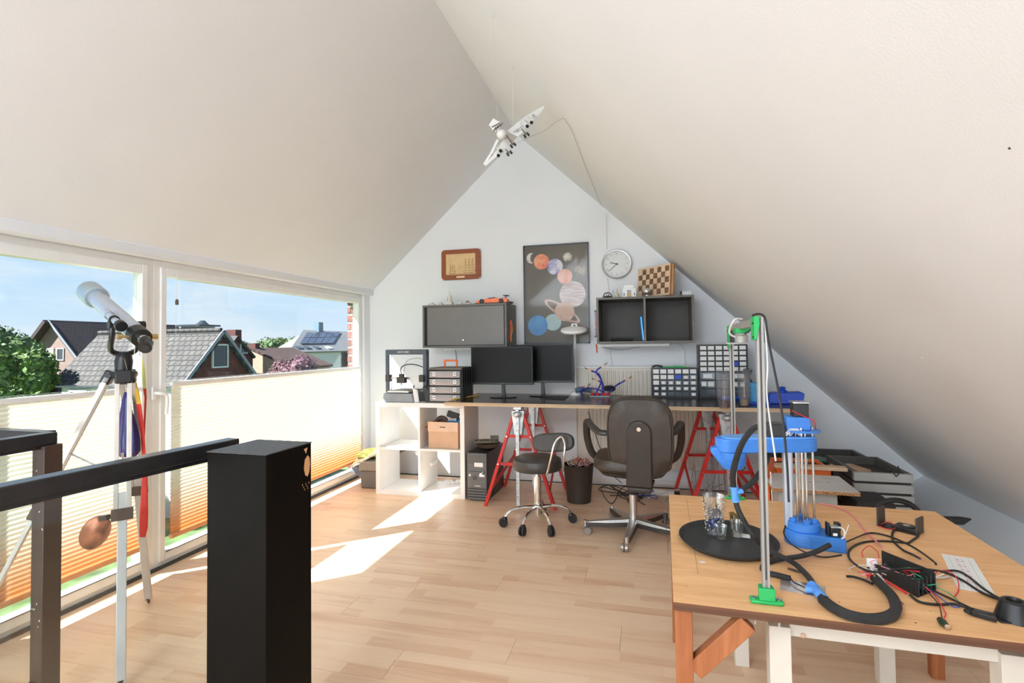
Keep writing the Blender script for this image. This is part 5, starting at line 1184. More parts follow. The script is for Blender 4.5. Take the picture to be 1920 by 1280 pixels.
# drawer cabinets
def drawer_cabinet(label, x0, x1, y, z0, z1, dep, cells, group=None):
    t = thing('drawer_cabinet', label, 'drawer cabinet', ((x0+x1)/2, y+dep/2, z0))
    w, h = x1-x0, z1-z0; e = .008
    bm_ = M['black']
    MB(True).bx(x0, x0+e, y, y+dep, z0, z1).build('side_wall', bm_, t); MB(True).bx(x1-e, x1, y, y+dep, z0, z1).build('side_wall', bm_, t)
    MB(True).bx(x0+e, x1-e, y, y+dep, z1-e, z1).build('top_wall', bm_, t); MB(True).bx(x0+e, x1-e, y, y+dep, z0, z0+e).build('bottom_wall', bm_, t)
    MB(True).bx(x0+e, x1-e, y+dep-.004, y+dep, z0+e, z1-e).build('back_wall', bm_, t)
    MB(True).bx(x0+e, x1-e, y+.012, y+.016, z0+e, z1-e).build('inner_frame', bm_, t)
    W_, H_ = w-2*e, h-2*e
    for (u0, v0, u1, v1, kind) in cells:
        a, b_, c, d = x0+e+u0*W_+.003, x0+e+u1*W_-.003, z1-e-v1*H_+.0025, z1-e-v0*H_-.0025
        m = {'c': M['drawer'], 'w': M['drawer'], 'b': M['bluedk'], 's': M['drawer'], 'n': M['drawer'], 't': M['drawer']}[kind]
        dr = MB(True).bx(a, b_, y-.004, y+.011, c, d).build('drawer', m, t, bevel=.0015)
        MB(True).bx(a+.006, b_-.006, y-.012, y-.004, c+.001, c+.006).build('drawer_lip', M['greydk'], dr)
        cw, chh = (b_-a), (d-c)
        if kind == 'w': MB(True).bx(a+.003, b_-.003, y-.0055, y-.004, c+chh*.12, d-.001).build('card_label', M['paper'], dr)
        if kind == 's': MB(True).bx(a+cw*.2, b_-cw*.2, y-.0055, y-.004, c+chh*.25, d-chh*.2).build('card_label', M['paper'], dr)
        if kind == 't':
            for f0, f1 in ((.08, .40), (.52, .90)): MB(True).bx(a+cw*f0, a+cw*f1, y-.0055, y-.004, c+chh*.3, d-chh*.15).build('card_label', M['paper'], dr)
    return t
yd = 4.44
xa, xb = at_y(1222, 738, yd).x, at_y(1309.5, 738, yd).x; za = at_y(1265, 689.5, yd).z
pat = ['wwwwww', 'wwwbss', 'wsssss', 'ssssss', 'ssnnns']
cells = [(c/6, r/5, (c+1)/6, (r+1)/5, pat[r][c]) for r in range(5) for c in range(6)]
dc1 = drawer_cabinet('low black cabinet of thirty labelled clear drawers on desk', xa, xb, yd, DZt, za, .15, cells)
xa2, xb2 = at_y(1311, 740, yd+.01).x, at_y(1404, 740, yd+.01).x; za2 = at_y(1357, 645.5, yd+.01).z
pat = ['wwwwww', 'wwwwww', 'wwwwww', 'wwwwbw', 'wwwwww']
hs = .51/5
cells = [(c/6, r*hs, (c+1)/6, (r+1)*hs, pat[r][c]) for r in range(5) for c in range(6)]
for r in range(3):
    v0 = .51+r*.49/3
    for c in range(3): cells.append((c/3, v0, (c+1)/3, v0+.49/3, ['s', 't', 'n'][r] if c != 1 else 'n'))
dc2 = drawer_cabinet('tall black cabinet with small drawers above nine larger drawers', xa2, xb2, yd+.01, DZt, za2, .15, cells)
o = MB(); o.bar((-.07, 0, .006), (.03, 0, .006), .012, .01); o = o.build('green_rod', M['green']); o.location = (xa+.14, yd+.05, za+.0005); tag(o, 'green handled tool lying on the low drawer cabinet', 'tool')
o = MB(); o.bar((-.06, 0, .008), (.03, .0, .006), .02, .012); o.bar((.03, 0, .004), (.075, .01, .003), .006, .004); o = o.build('green_knife', M['green']); o.location = (xa+.245, yd+.06, za+.0005); tag(o, 'green cutter knife at right on the low drawer cabinet', 'knife')
o = MB(); o.tube([(-.03, 0, .008), (0, .01, .016), (.05, 0, .008)], .007, 8); o = o.build('black_pliers', M['black']); o.location = (xa+.05, yd+.05, za+.002); tag(o, 'black and silver pliers on low drawer cabinet, left end', 'pliers')
# stacks of plastic cups
def cups(label, px, pyb, h, n, r0, r1, low=None):
    q = at_z(px, pyb, DZt); t = thing('cup_stack', label, 'cups', (q.x, q.y, DZt))
    for k in range(n):
        z = k*(h-.10)/max(1, n-1)
        MB().lathe([(0, z+.001), (r0, z+.001), (r1*.97, z+.092), (r1, z+.095), (r1*1.06, z+.1)], n=24).build('cup', M['cup'], t)
    if low: MB().lathe([(0, .004), (r0*.9, .004), (r0*1.1, .05), (0, .05)], n=16).build('residue', low, t)
    return t
cups('taller stack of clear plastic cups before the tall drawer cabinet', 1358, 765, .26, 6, .034, .052, mat('dark_residue', (.12, .08, .09), .6, var=.5, scale=90))
cups('stack of clear plastic cups with brown residue beside blue box', 1396, 761, .255, 6, .030, .048, mat('brown_residue', (.28, .22, .14), .6))
q = at_z(1422, 757, DZt)
t = thing('blue_container', 'light blue plastic container behind the gantry post on desk', 'container', (q.x, q.y+.05, DZt))
MB().prism([(-.045, 0), (.055, 0), (.06, .13), (.03, .15), (-.05, .148)], 'y', -.05, .05).build('container_body', M['bluelt'], t, bevel=.008)
t = thing('black_spray_bottle', 'black trigger nozzle bottle behind blue container', 'bottle', (q.x-.03, q.y+.20, DZt)); MB().lathe([(.03, 0), (.03, .15), (.012, .18), (.012, .20), (0, .2)], n=16).build('bottle_body', M['black'], t)
MB().prism([(-.02, .20), (.02, .20), (.03, .235), (.0, .25), (-.035, .24), (-.03, .215)], 'y', -.012, .012).build('trigger_head', M['black'], t, bevel=.003)
qa, qb = at_z(1443, 757, DZt), at_z(1499, 755, DZt)
t = thing('blue_tray', 'blue plastic dust tray with round knob at desk right end', 'tray', ((qa.x+qb.x)/2, qa.y+.06, DZt), R(-3)); w2 = (qb.x-qa.x)/2
MB().prism([(-w2, 0), (w2, 0), (w2+.012, .075), (w2-.005, .085), (-w2+.03, .078), (-w2, .06)], 'y', -.06, .06).build('tray_body', M['bluedk'], t, bevel=.005)
MB().lathe([(.03, .07), (.032, .09), (.018, .10), (.022, .115), (.0, .122)], (-.01, 0, 0), 20).build('knob', M['bluedk'], t)
for i, (px, py, l, lab) in enumerate(((1374, 748, .09, 'flat blue plastic clamp on the desk between cup stacks'), (1416, 758, .10, 'flat blue plastic clamp at the desk edge before container'))):
    q = at_z(px, py, DZt); o = MB().prism([(-l, -.03), (l, -.02), (l, .02), (-l*.6, .03)], 'z', 0, .018).build('blue_clamp', M['bluedk'], bevel=.003); o.location = (q.x, q.y, DZt); tag(o, lab, 'clamp')

# cables hanging from the underside of the desk on the right
wire('under_desk_cable', 'thin beige cable loop hanging under desk near gantry post', [at_y(1385, 780, 4.2), at_y(1395, 787, 4.2), at_y(1405, 786, 4.2), at_y(1413, 779, 4.2)], .0025, M['tan'])

# ------------------------------------------------------------------ plywood work table in the foreground
TZ = .600
fl_ = at_z(1262, 1127.5, TZ); TA = -.0285
TW, TD = .965, .97
wt = thing('work_table', 'plywood topped work table with orange pine legs in foreground', 'table', (fl_.x, fl_.y, 0), TA)
MB().bx(0, TW, 0, TD, TZ-.021, TZ-.0006).build('plywood_edge', M['plyedge'], wt, bevel=.0006)
MB().bx(.0005, TW-.0005, .0005, TD-.0005, TZ-.0006, TZ).build('table_top', M['ply'], wt)
for (x0, y0) in ((.004, .012), (.004, TD-.05)):
    MB().bx(x0, x0+.042, y0, y0+.036, 0, TZ-.021).build('leg', M['pine'], wt, bevel=.002)
for (x0, y0) in ((TW-.046, .012), (TW-.046, TD-.05)):
    MB().bx(x0, x0+.042, y0, y0+.036, 0, TZ-.021).build('leg', M['pine'], wt, bevel=.002)
MB().bar((.048, .030, TZ-.175), (.175, .030, TZ-.040), .034, .045, up=(-.7, 0, .7)).build('corner_brace', M['pine'], wt, bevel=.002)
MB().bar((TW-.048, .030, TZ-.175), (TW-.175, .030, TZ-.040), .034, .045, up=(.7, 0, .7)).build('corner_brace', M['pine'], wt, bevel=.002)
st_ = MB(); rr = random.Random(9)
for k in range(34): st_.lathe([(rr.uniform(.0008, .0028), 0), (0, .0003)], (rr.uniform(.02, TW-.05), rr.uniform(.02, TD-.03), TZ), 7)
st_.build('ink_speck', mat('dark_speck', (.09, .05, .03), .7), wt, kind='stuff')
MB().bx(.070, .0712, .18, .92, TZ, TZ+.0002).build('pencil_line', mat('pencil', (.25, .17, .11), .8), wt)
MB().lathe([(.007, 0), (0, .0004)], (.088, .27, TZ), 16, sc=(1.3, 1)).build('pale_spot', M['paper'], wt)
# small white table standing underneath
f1, f2 = at_z(1392, 1249, 0), at_z(1645, 1263, 0)
lk = thing('side_table', 'low cream white square table tucked under the plywood table', 'table', (f1.x-.025, f1.y, 0), TA)
LW = .535; LZ = TZ-.022
LD = .735
for (x0, y0) in ((0, 0), (LW-.05, 0), (0, -LD), (LW-.05, -LD)):
    MB().bx(x0, x0+.05, y0, y0+.05, 0, LZ-.05).build('leg', M['cream'], lk, bevel=.001)
MB().bx(0, LW, -LD, .05, LZ-.030, LZ).build('table_top', M['cream'], lk, bevel=.001)
ZA = at_y(1560, 1193, 1.50).z
for a_ in ((.05, LW-.05, -LD+.013, -LD+.033), (.05, LW-.05, .015, .035)): MB().bx(a_[0], a_[1], a_[2], a_[3], ZA, LZ-.030).build('apron', M['cream'], lk)
for x0 in (.012, LW-.032): MB().bx(x0, x0+.02, -LD+.05, 0, ZA, LZ-.030).build('apron', M['cream'], lk)
MB().cyl((.08, -LD+.010, LZ-.07), (.08, -LD+.013, LZ-.07), .006, n=12).build('peg_hole', M['card'], lk)

# gantry of aluminium profile
A_ = at_z(1440, 1136, TZ+.0); B_ = at_z(1376, 931, TZ)
ga = thing('profile_gantry', 'aluminium profile gantry with green printed feet on plywood table', 'gantry', (A_.x, A_.y, TZ), 0)
GA = Vector((0, .018, 0)); GB = Vector((B_.x-A_.x, B_.y-A_.y-.03, 0)); GH = .712
def tslot(b, c, z0, z1, w=.0165, g=.005):
    h = w/2; d = .0035
    poly = [(-h, -h), (-g/2, -h), (-g/2, -h+d), (g/2, -h+d), (g/2, -h), (h, -h), (h, -g/2), (h-d, -g/2), (h-d, g/2), (h, g/2), (h, h), (g/2, h), (g/2, h-d), (-g/2, h-d), (-g/2, h), (-h, h), (-h, g/2), (-h+d, g/2), (-h+d, -g/2), (-h, -g/2)]
    return b.prism([(x+c[0], y+c[1]) for x, y in poly], 'z', z0, z1)
for i, (q, zt_) in enumerate(((GA, GH), (GB, GH+.01))):
    MB().prism([(q.x-.038, q.y-.015), (q.x+.038, q.y-.015), (q.x+.038, q.y+.015), (q.x-.038, q.y+.015)], 'z', 0, .0095).build('foot_flange', M['green'], ga, bevel=.004)
    fb = MB().prism([(q.x-.019, q.y-.015), (q.x+.019, q.y-.015), (q.x+.016, q.y+.015), (q.x-.016, q.y+.015)], 'z', .0095, .040).build('foot_socket', M['green'], ga, bevel=.002)
    for s in (-1, 1):
        MB().lathe([(.0055, .0095), (.0055, .0115), (0, .0125)], (q.x+s*.028, q.y, 0), 14).build('flange_bolt', M['chrome'], ga)
        MB().cyl((q.x+s*.028, q.y, -.055), (q.x+s*.028, q.y, .0), .003, n=10).build('threaded_bolt', M['galv'], ga)
    tslot(MB(), (q.x, q.y), .02, zt_).build('upright_profile', M['prof'], ga)
    for gx, gy, gw, gd in ((0, -.0051, .0023, .0005), (-.0051, 0, .0005, .0023), (.0051, 0, .0005, .0023)): MB().bx(q.x+gx-gw, q.x+gx+gw, q.y+gy-gd, q.y+gy+gd, .058, zt_-.001).build('groove_shade_strip', M['groove'], ga)  # dark strips paint shade into the open slots
bm_ = MB(); d_ = (GB-GA); bm_.bar(GA+Vector((0, 0, GH-.012)), GB+Vector((0, 0, GH-.004)), .020, .020); bm_.build('cross_profile', M['prof'], ga)
for q, z_, s in ((GA, GH, 1), (GB, GH, -1)):
    b_ = MB(); b_.bx(q.x-.014, q.x-.0105, q.y-.012*1, q.y+.034*s if s > 0 else q.y+.012, z_-.058, z_+.002) if s > 0 else b_.bx(q.x-.014, q.x-.0105, q.y-.034, q.y+.012, z_-.09, z_+.006)
    b_.prism([(q.x-.0145, z_+.002), (q.x-.001, z_+.002), (q.x-.001, z_-.02), (q.x-.009, z_-.055), (q.x-.0145, z_-.055)], 'y', q.y-.0135, q.y-.0105) if s > 0 else None
    bo = b_.build('corner_bracket', M['green'], ga, bevel=.001)
    for zz in (.015, .05 if s > 0 else .07): MB().cyl((q.x-.016, q.y+.0, z_-zz), (q.x-.014, q.y+.0, z_-zz), .003, n=10).build('bracket_screw', M['black'], bo)
MB().bx(GB.x-.010, GB.x+.013, GB.y-.015, GB.y-.0105, GH-.065, GH-.01).build('black_bracket', M['black'], ga)
cm = GA.lerp(GB, .52)
MB().bx(cm.x-.022, cm.x+.022, cm.y-.03, cm.y+.03, GH-.032, GH-.016).build('camera_mount', M['green'], ga, bevel=.002)
b_ = MB(); b_.lathe([(.021, 0), (.021, .022), (.018, .026), (.018, .03), (0, .03)], (cm.x, cm.y, GH-.064), 24); b_.bx(cm.x-.05, cm.x+.015, cm.y-.012, cm.y+.012, GH-.069, GH-.064); b_.build('camera_head', M['prof'], ga)
MB().tube([(cm.x-.01, cm.y, GH-.05), (cm.x-.04, cm.y-.02, GH-.03), (cm.x-.03, cm.y-.06, GH+.01), (cm.x, cm.y-.02, GH+.015)], .0035, 6).build('white_lead', M['wcable'], ga)
MB().tube([(cm.x+.01, cm.y, GH-.035), (cm.x+.012, cm.y-.12, GH-.02), (cm.x+.0, cm.y-.25, GH+.004), (GA.x-.005, GA.y+.05, GH+.008), (GA.x+.012, GA.y-.0, GH+.002), (GA.x+.020, GA.y-.002, GH-.06), (GA.x+.045, GA.y, GH-.22), (GA.x+.055, GA.y, GH-.36), (GA.x+.057, GA.y, GH-.46)], .0028, 8).build('black_lead', M['cable'], ga)
MB().tube([(GA.x+.013, GA.y-.0, GH-.01), (GA.x+.016, GA.y-.004, GH-.12), (GA.x+.013, GA.y-.002, GH-.20), (GA.x+.03, GA.y, GH-.36)], .0022, 6).build('beige_lead', M['wcable'], ga)

# round tray with glasses
tc_ = (at_z(1274, 1000, TZ+.012)+at_z(1460, 1020, TZ+.012))/2
tr = thing('serving_tray', 'round black serving tray on the plywood table', 'tray', (tc_.x, tc_.y, TZ+.0002), 0)
rw = (at_z(1460, 1015, TZ+.012)-at_z(1274, 1000, TZ+.012)).length/2
MB().lathe([(0, .001), (.88, .001), (.985, .014), (1.0, .017), (.985, .018), (.90, .005), (0, .004)], n=56, sc=(rw, rw*1.16)).build('tray_body', mat('black_tray_rubber', (.022, .023, .025), .5, var=.15, scale=8, bump=.1, bscale=200), tr)
for o_ in tr.children:
    for v in o_.data.vertices: pass
def glass(name, label, px, py, h, r0, r1, m, n=20, zoff=.006, thick=.0022, facets=False, y=None):
    q = at_z(px, py, TZ+zoff); t = thing(name, label, 'glass', (q.x, q.y, TZ+zoff))
    pf = [(0, 0), (r0, 0), (r0*1.02, .004), (r1, h), (r1-thick, h), (r0-thick, .012), (0, .010)]
    MB().lathe(pf, n=n).build('glass_body', m, t, smooth=0 if facets else 35); return t
t = glass('crystal_tumbler', 'tall cut crystal glass with blue object inside on tray', 1340, 1000, .128, .026, .036, M['cglass'], 16, facets=True)
kn = MB()
for z_ in range(7):
    for k in range(10):
        a = 2*PI*(k+.5*(z_ % 2))/10; r_ = .028+.009*z_/7; kn.sph((math.cos(a)*r_, math.sin(a)*r_, .016+z_*.016), .0035, (1, 1, 1.5), 6)
kn.build('cut_pattern', M['cglass'], t, kind='stuff')
o = MB(); rr = random.Random(3)
for k in range(8): o.box((rr.uniform(-.008, .008), rr.uniform(-.008, .008), .02+k*.004), (.026, .006, .005), (rr.random(), rr.random(), rr.random()*3))
o = o.build('blue_star_part', M['bluedk'], t)
o = MB(); 
for k in range(26): a = rr.uniform(0, 6); o.tube([(math.cos(a)*.017, math.sin(a)*.017, .05+rr.uniform(0, .035)), (math.cos(a+.5)*.02, math.sin(a+.5)*.02, .055+rr.uniform(0, .035)), (math.cos(a+1)*.018, math.sin(a+1)*.018, .05+rr.uniform(0, .035))], .0012, 4, 2)
o.build('coiled_tube', mat('blue_grey_print', (.25, .30, .42), .5), t, kind='stuff')
glass('shot_glass', 'small clear shot glass at front left on tray', 1352, 1009, .043, .014, .021, M['cglass'], 10, facets=True)
glass('shot_glass', 'small clear shot glass on tray before the gold cup', 1382, 1005, .050, .017, .023, M['cglass'], 24)
t = glass('gold_cup', 'small gold metal cup behind the shot glass on tray', 1379, 992, .055, .014, .020, M['gold'], 24)
q = at_z(1391, 1004, TZ+.006); o = MB().bx(-.028, .022, -.018, .018, 0, .0005).build('paper_slip', M['paper']); o.location = (q.x, q.y, TZ+.0065); o.rotation_euler = (0, 0, R(-8)); tag(o, 'small paper slip under the shot glass on tray', 'paper')

# ---------------- blue printed robot arm
yA = 1.885
ax = at_y(1506, 985, yA).x
rb = thing('robot_arm', 'blue printed robot arm on round base with steel rods', 'robot arm', (ax, yA, TZ))
zz_ = lambda px, py, y=yA: at_y(px, py, y).z - TZ
# base: disc tower on a wedge block
bc = MB(); bc.lathe([(.056, 0), (.057, .02), (.055, .045), (0, .045)], (0, 0, 0), 36); bc.build('base_ring', M['blue'], rb, bevel=.002)
bc = MB(); bc.lathe([(.049, .045), (.051, .048), (.050, .068), (.045, .072), (0, .072)], (0, 0, 0), 36); bc.build('turntable', M['blue'], rb)
wd_ = MB(); wd_.prism([(-.015, -.053), (.100, -.074), (.100, .005), (.03, .045)], 'z', 0, .044); wd_.build('base_block', mat('deep_blue_print', (.02, .17, .55), .35, bump=.2, bscale=14, stretch=(1, 1, 40)), rb, bevel=.003)
bs = MB(); [bs.lathe([(.011, .070), (.012, .080), (.008, .083), (0, .083)], (math.cos(R(a))*.033, math.sin(R(a))*.033, 0), 12) for a in (200, 275, 330, 90)]; bs.build('rod_boss', M['blue'], rb, kind='stuff')
z_arm0 = zz_(1500, 843); z_arm1 = zz_(1500, 818); z_top = zz_(1500, 806)
for (dx, dy, r_) in ((-.018, -.012, .0036), (-.006, -.030, .004), (.006, -.024, .0036), (.030, -.012, .0038), (.0, .032, .0036)):
    MB().cyl((dx, dy, .07), (dx, dy, z_top+.012), r_, n=12).build('guide_rod', M['chrome'], rb)
b_ = MB(); tslot(b_, (-.044, 0), .05, z_arm0+.002, .022, .006); tslot(b_, (-.034, .022), .05, z_arm0+.002, .022, .006); b_.build('pillar_profile', mat('cool_aluminium', (.55, .57, .62), .4, .5), rb)
# arm slab
ex_ = at_y(1365, 830, yA-.06); E2 = Vector((ex_.x-ax, -.06, 0)); D2 = E2.normalized(); Nn = Vector((-D2.y, D2.x, 0))
pts = []
for k in range(-90, 91, 15): v_ = -D2*math.cos(R(k))*.078*-1*-1; pts.append((-D2.x*math.cos(R(k))*.045+Nn.x*math.sin(R(k))*-.045, -D2.y*math.cos(R(k))*.045+Nn.y*math.sin(R(k))*-.045))
for k in range(-90, 91, 15): pts.append((E2.x+D2.x*math.cos(R(k))*.040+Nn.x*math.sin(R(k))*.040, E2.y+D2.y*math.cos(R(k))*.040+Nn.y*math.sin(R(k))*.040))
hull = pts
MB().prism(hull, 'z', z_arm0, z_arm1).build('upper_arm', M['blue'], rb, bevel=.003)
MB().prism([(x*.93, y*.93) for x, y in hull], 'z', z_arm1, z_arm1+.004).build('arm_lid', mat('sky_blue_print', (.12, .36, .82), .4), rb)
b_ = MB(); b_.lathe([(.030, z_arm0-.055), (.040, z_arm0-.040), (.044, z_arm0), (0, z_arm0)], (E2.x+.012, E2.y, 0), 28); b_.build('elbow_joint', M['blue'], rb)
b_ = MB(); b_.prism([(E2.x-.055, z_arm0-.004), (E2.x-.02, z_arm0-.05), (E2.x+.0, z_arm0-.05), (E2.x+.0, z_arm0+.012), (E2.x-.052, z_arm0+.012)], 'y', E2.y-.02, E2.y+.02); b_.build('elbow_cover', M['blue'], rb, bevel=.004)
# top motor mount
b_ = MB(); b_.lathe([(0, z_top-.004), (.052, z_top-.004), (.053, z_top+.003), (0, z_top+.004)], (0, 0, 0), 30, sc=(1.1, .9)); b_.build('top_plate', M['blue'], rb)
MB().bx(-.048, .022, -.03, .03, z_top+.004, z_top+.045).build('motor_bracket', M['blue'], rb, bevel=.002)
MB().bx(-.024, .020, -.024, .024, z_top+.045, z_top+.088).build('stepper_motor', M['black'], rb, bevel=.002)
MB().bx(-.026, .022, -.026, .026, z_top+.088, z_top+.093).build('motor_plate', M['chrome'], rb, bevel=.001)
MB().tube([(-.03, -.02, z_top+.065), (0, -.03, z_top+.05), (.03, -.03, z_top+.035), (.042, -.01, z_top+.005)], .0015, 5).build('red_lead', M['redw'], rb)
bx_c = at_y(1450, 806, yA-.02)
MB().bx(bx_c.x-ax-.026, bx_c.x-ax+.026, -.05, .02, z_arm1+.004, z_arm1+.044).build('driver_box', M['black'], rb, bevel=.002)
cc = MB(); rr = random.Random(6)
for k in range(9): cc.tube([(-.05+rr.uniform(-.02, .02), -.03, z_arm1+.006), (-.03+rr.uniform(-.02, .02), -.035, z_arm1+.03), (-.01, -.03, z_arm1+.008)], .0014, 4, 3)
cc.build('pale_lead', M['wcable'], rb, kind='stuff')
# base motor and electronics
mo = MB(); mo.bx(.062, .090, -.058, -.028, .044, .070); mo.bx(.054, .061, -.055, -.030, .044, .084); mo.build('base_motor', M['black'], rb, bevel=.002)
MB().bx(.084, .100, -.030, -.008, .055, .078).build('motor_cap', M['black'], rb, bevel=.002)
MB().bx(.064, .088, -.054, -.032, .070, .074).build('motor_face', M['galv'], rb, bevel=.001)
MB().bx(.068, .080, -.0592, -.058, .048, .056).build('pin_header', M['paper'], rb)
MB().tube([(.088, -.045, .072), (.100, -.050, .066), (.098, -.062, .050), (.088, -.072, .046)], .0026, 8).build('white_loop', M['wcable'], rb)
MB().cyl((.098, -.06, .045), (.112, -.058, .085), .001, n=5).build('zip_tie_tail', M['paper'], rb)

# foam sleeved hoses and their blue connectors
def tp(px, py, z=.008): return at_z(px, py, TZ+z)
def up(px, py, y): return at_y(px, py, y)
hose1 = [up(1432, 797, 1.60), up(1412, 804, 1.60), up(1392, 830, 1.62), up(1380, 862, 1.66), up(1374, 890, 1.70), up(1375, 914, 1.72)]
wire('foam_hose', 'black foam hose arching down over the blue arm', hose1, .0088, M['foam'], 'hose', k=8)
hose2 = [up(1379, 938, 1.72), up(1384, 955, 1.71), up(1394, 975, 1.70), up(1412, 1003, 1.67), tp(1440, 1030, .03), tp(1468, 1044, .022), tp(1492, 1058, .018), tp(1512, 1077, .014), tp(1524, 1093, .014)]
wire('foam_hose', 'black foam hose running down across the round tray', hose2, .0078, M['foam'], 'hose', k=8)
hose3 = [up(1392, 917, 1.72), up(1408, 906, 1.74), up(1424, 888, 1.78), up(1436, 866, 1.82), up(1442, 845, 1.86)]
wire('foam_hose', 'black foam hose curving up right from the blue tee', hose3, .0085, M['foam'], 'hose', k=8)
hose4 = [tp(1556, 1021, .045), tp(1530, 1034, .03), tp(1498, 1043, .02), tp(1468, 1047, .012), tp(1440, 1053, .010), tp(1429, 1064, .009), tp(1438, 1073, .009), tp(1458, 1078, .009), tp(1482, 1084, .009)]
wire('foam_hose', 'black foam hose curving around behind the front post', hose4, .0075, M['foam'], 'hose', k=8)
hose5 = [tp(1541, 1122, .012), tp(1560, 1137, .013), tp(1590, 1152, .014), tp(1630, 1160, .014), tp(1665, 1156, .014), tp(1680, 1142, .014), tp(1673, 1118, .013), tp(1655, 1098, .012), tp(1640, 1084, .012)]
wire('foam_hose', 'thick black foam hose curled at the table front', hose5, .0125, M['foam'], 'hose', k=8)
t = thing('tee_connector', 'blue tee connector joining the foam hoses in mid air', 'connector', tuple(up(1377, 925, 1.72)))
b_ = MB(); b_.cyl((-.001, 0, .020), (.003, 0, -.022), .010, n=14); b_.cyl((0, 0, .002), (.024, .006, .008), .0085, n=14); b_.cyl((-.001, 0, .021), (-.0005, 0, .014), .0125, n=14); b_.cyl((.004, 0, -.024), (.003, 0, -.016), .0125, n=14); b_.build('tee_body', mat('cornflower_tape', (.10, .32, .82), .45, bump=.4), t)
q = tp(1535, 1109, .012); t = thing('tee_connector', 'blue Y connector lying on table by curled hose', 'connector', tuple(q))
b_ = MB(); b_.cyl(tp(1522, 1098, .012)-q, tp(1546, 1124, .012)-q, .0115, n=14); b_.cyl(tp(1510, 1104, .010)-q, tp(1532, 1106, .012)-q, .009, n=12); b_.cyl(tp(1522, 1098, .012)-q, tp(1526, 1102, .012)-q, .0135, n=14); b_.build('wye_body', mat('cornflower_tape', (.10, .32, .82)), t)
wire('thin_cable', 'short thin black wire entering the blue Y connector', [tp(1482, 1084), tp(1490, 1092), tp(1503, 1098), tp(1512, 1103)], .0018, M['cable'])
wire('thin_cable', 'thin black wire along the blue arm base front', [tp(1473, 985, .09), tp(1470, 1000, .06), tp(1482, 1018, .03), tp(1510, 1035, .012), tp(1545, 1044, .003), tp(1578, 1040, .003)], .0022, M['cable'])
q = tp(1490, 1070, .001); o = MB().prism([(-.016, .009), (-.012, .013), (.004, .004), (.018, -.010), (.012, -.010), (-.002, -.004)], 'z', 0, .004).build('cable_tie_scrap', M['brown'], bevel=.001); o.location = q; tag(o, 'dark brown plastic sliver lying right of the post', 'scrap')
o = MB().bx(-.055, .05, -.04, .035, 0, .0005).build('clear_bag', mat_clear('clear_bag_film', (.97, .97, .97), .3, .15, .12, (.9, .9, .9))); o.location = tp(1505, 1102, .0006); o.rotation_euler = (0, 0, R(-14)); tag(o, 'flat clear plastic bag on the table beside green foot', 'bag')

# ---------------- electronics box
q = tp(1690, 1085, .001); eb = thing('controller_box', 'open black controller box full of wires on the plywood table', 'electronics', (q.x, q.y, TZ+.0005))
def el(px, py, z): return at_z(px, py, TZ+z)-Vector(eb.location)
def plate(name, pts, th=.0025):
    p_ = [Vector(v) for v in pts]; n_ = (p_[1]-p_[0]).cross(p_[2]-p_[0]).normalized()*th; k = len(p_)
    return MB().add(p_+[v+n_ for v in p_], [tuple(range(k)), tuple(reversed(range(k, 2*k)))]+[(i, k+i, k+(i+1) % k, (i+1) % k) for i in range(k)]).build(name, M['blackm'], eb)
# footprint corners on the table
Fl, Fr, Bl, Br = el(1627, 1074, 0), el(1722, 1120, 0), el(1655, 1062, 0), el(1753, 1107, 0)
Fl = el(1627, 1066, 0); hgt = Vector((0, 0, .042))
plate('front_wall', [Fl, Fr, Fr+hgt*.95, Fl+hgt*.55]); plate('rear_wall', [Bl, Br, Br+hgt*1.2, Bl+hgt*1.1]); plate('floor_plate', [Fl, Fr, Br, Bl])
e_ = MB(); n_ = 5
for k in range(n_): e_.bar(Fr.lerp(Br, k/4)+Vector((0, 0, .002)), Fr.lerp(Br, k/4)+Vector((0, 0, .045)), .006, .003)
for k in range(4): e_.bar(Fr.lerp(Fl, .05+k*.09)+Vector((0, -.003, .002)), Fr.lerp(Fl, .05+k*.09)+Vector((0, -.003, .044)), .007, .003)
e_.build('slotted_grille', M['blackm'], eb, kind='stuff')
MB().add([Fl+Vector((.008, .02, .008)), Fr+Vector((-.01, .02, .008)), Br+Vector((-.01, -.012, .008)), Bl+Vector((.01, -.01, .008))], [(0, 1, 2, 3)]).build('circuit_board', mat('pcb_green', (.01, .14, .09), .4, var=.3, scale=60), eb)
cmp_ = MB(); rr = random.Random(14)
for k in range(26):
    u, v = rr.uniform(.08, .95), rr.uniform(.2, .8); p_ = Fl.lerp(Fr, u).lerp(Bl.lerp(Br, u), v); cmp_.box(p_+Vector((0, 0, .010+rr.uniform(0, .008))), (rr.uniform(.005, .014), rr.uniform(.004, .01), rr.uniform(.004, .014)), (0, 0, rr.random()))
cmp_.build('board_component', mat('component_mix', (.10, .10, .11), .5, var=.5, scale=200), eb, kind='stuff')
lb_ = el(1634, 1052, .030); MB().bx(lb_.x-.014, lb_.x+.012, lb_.y-.006, lb_.y-.004, lb_.z-.014, lb_.z+.010).build('white_label', M['paper'], eb)
def nest(label, c, n, spread, cols, seed, r=.0013, zr_=(.005, .05), axis=Vector((1, -.4, 0))):
    rr = random.Random(seed); by = {}
    for k in range(n):
        m_ = cols[k % len(cols)]; b = by.setdefault(m_, MB(True))
        p0 = c+axis*rr.uniform(-spread, spread)+Vector((rr.uniform(-.015, .015), rr.uniform(-.02, .02), rr.uniform(*zr_)))
        pts = [p0]
        for j in range(3): pts.append(pts[-1]+axis*rr.uniform(-.03, .03)+Vector((rr.uniform(-.02, .02), rr.uniform(-.02, .02), rr.uniform(-.012, .012))))
        for v in pts: v.z = max(v.z, TZ+.003)
        b.tube(pts, r, 5, 4)
    for m_, b in by.items():
        o = b.build('wire_tangle', M[m_], eb, kind='stuff')
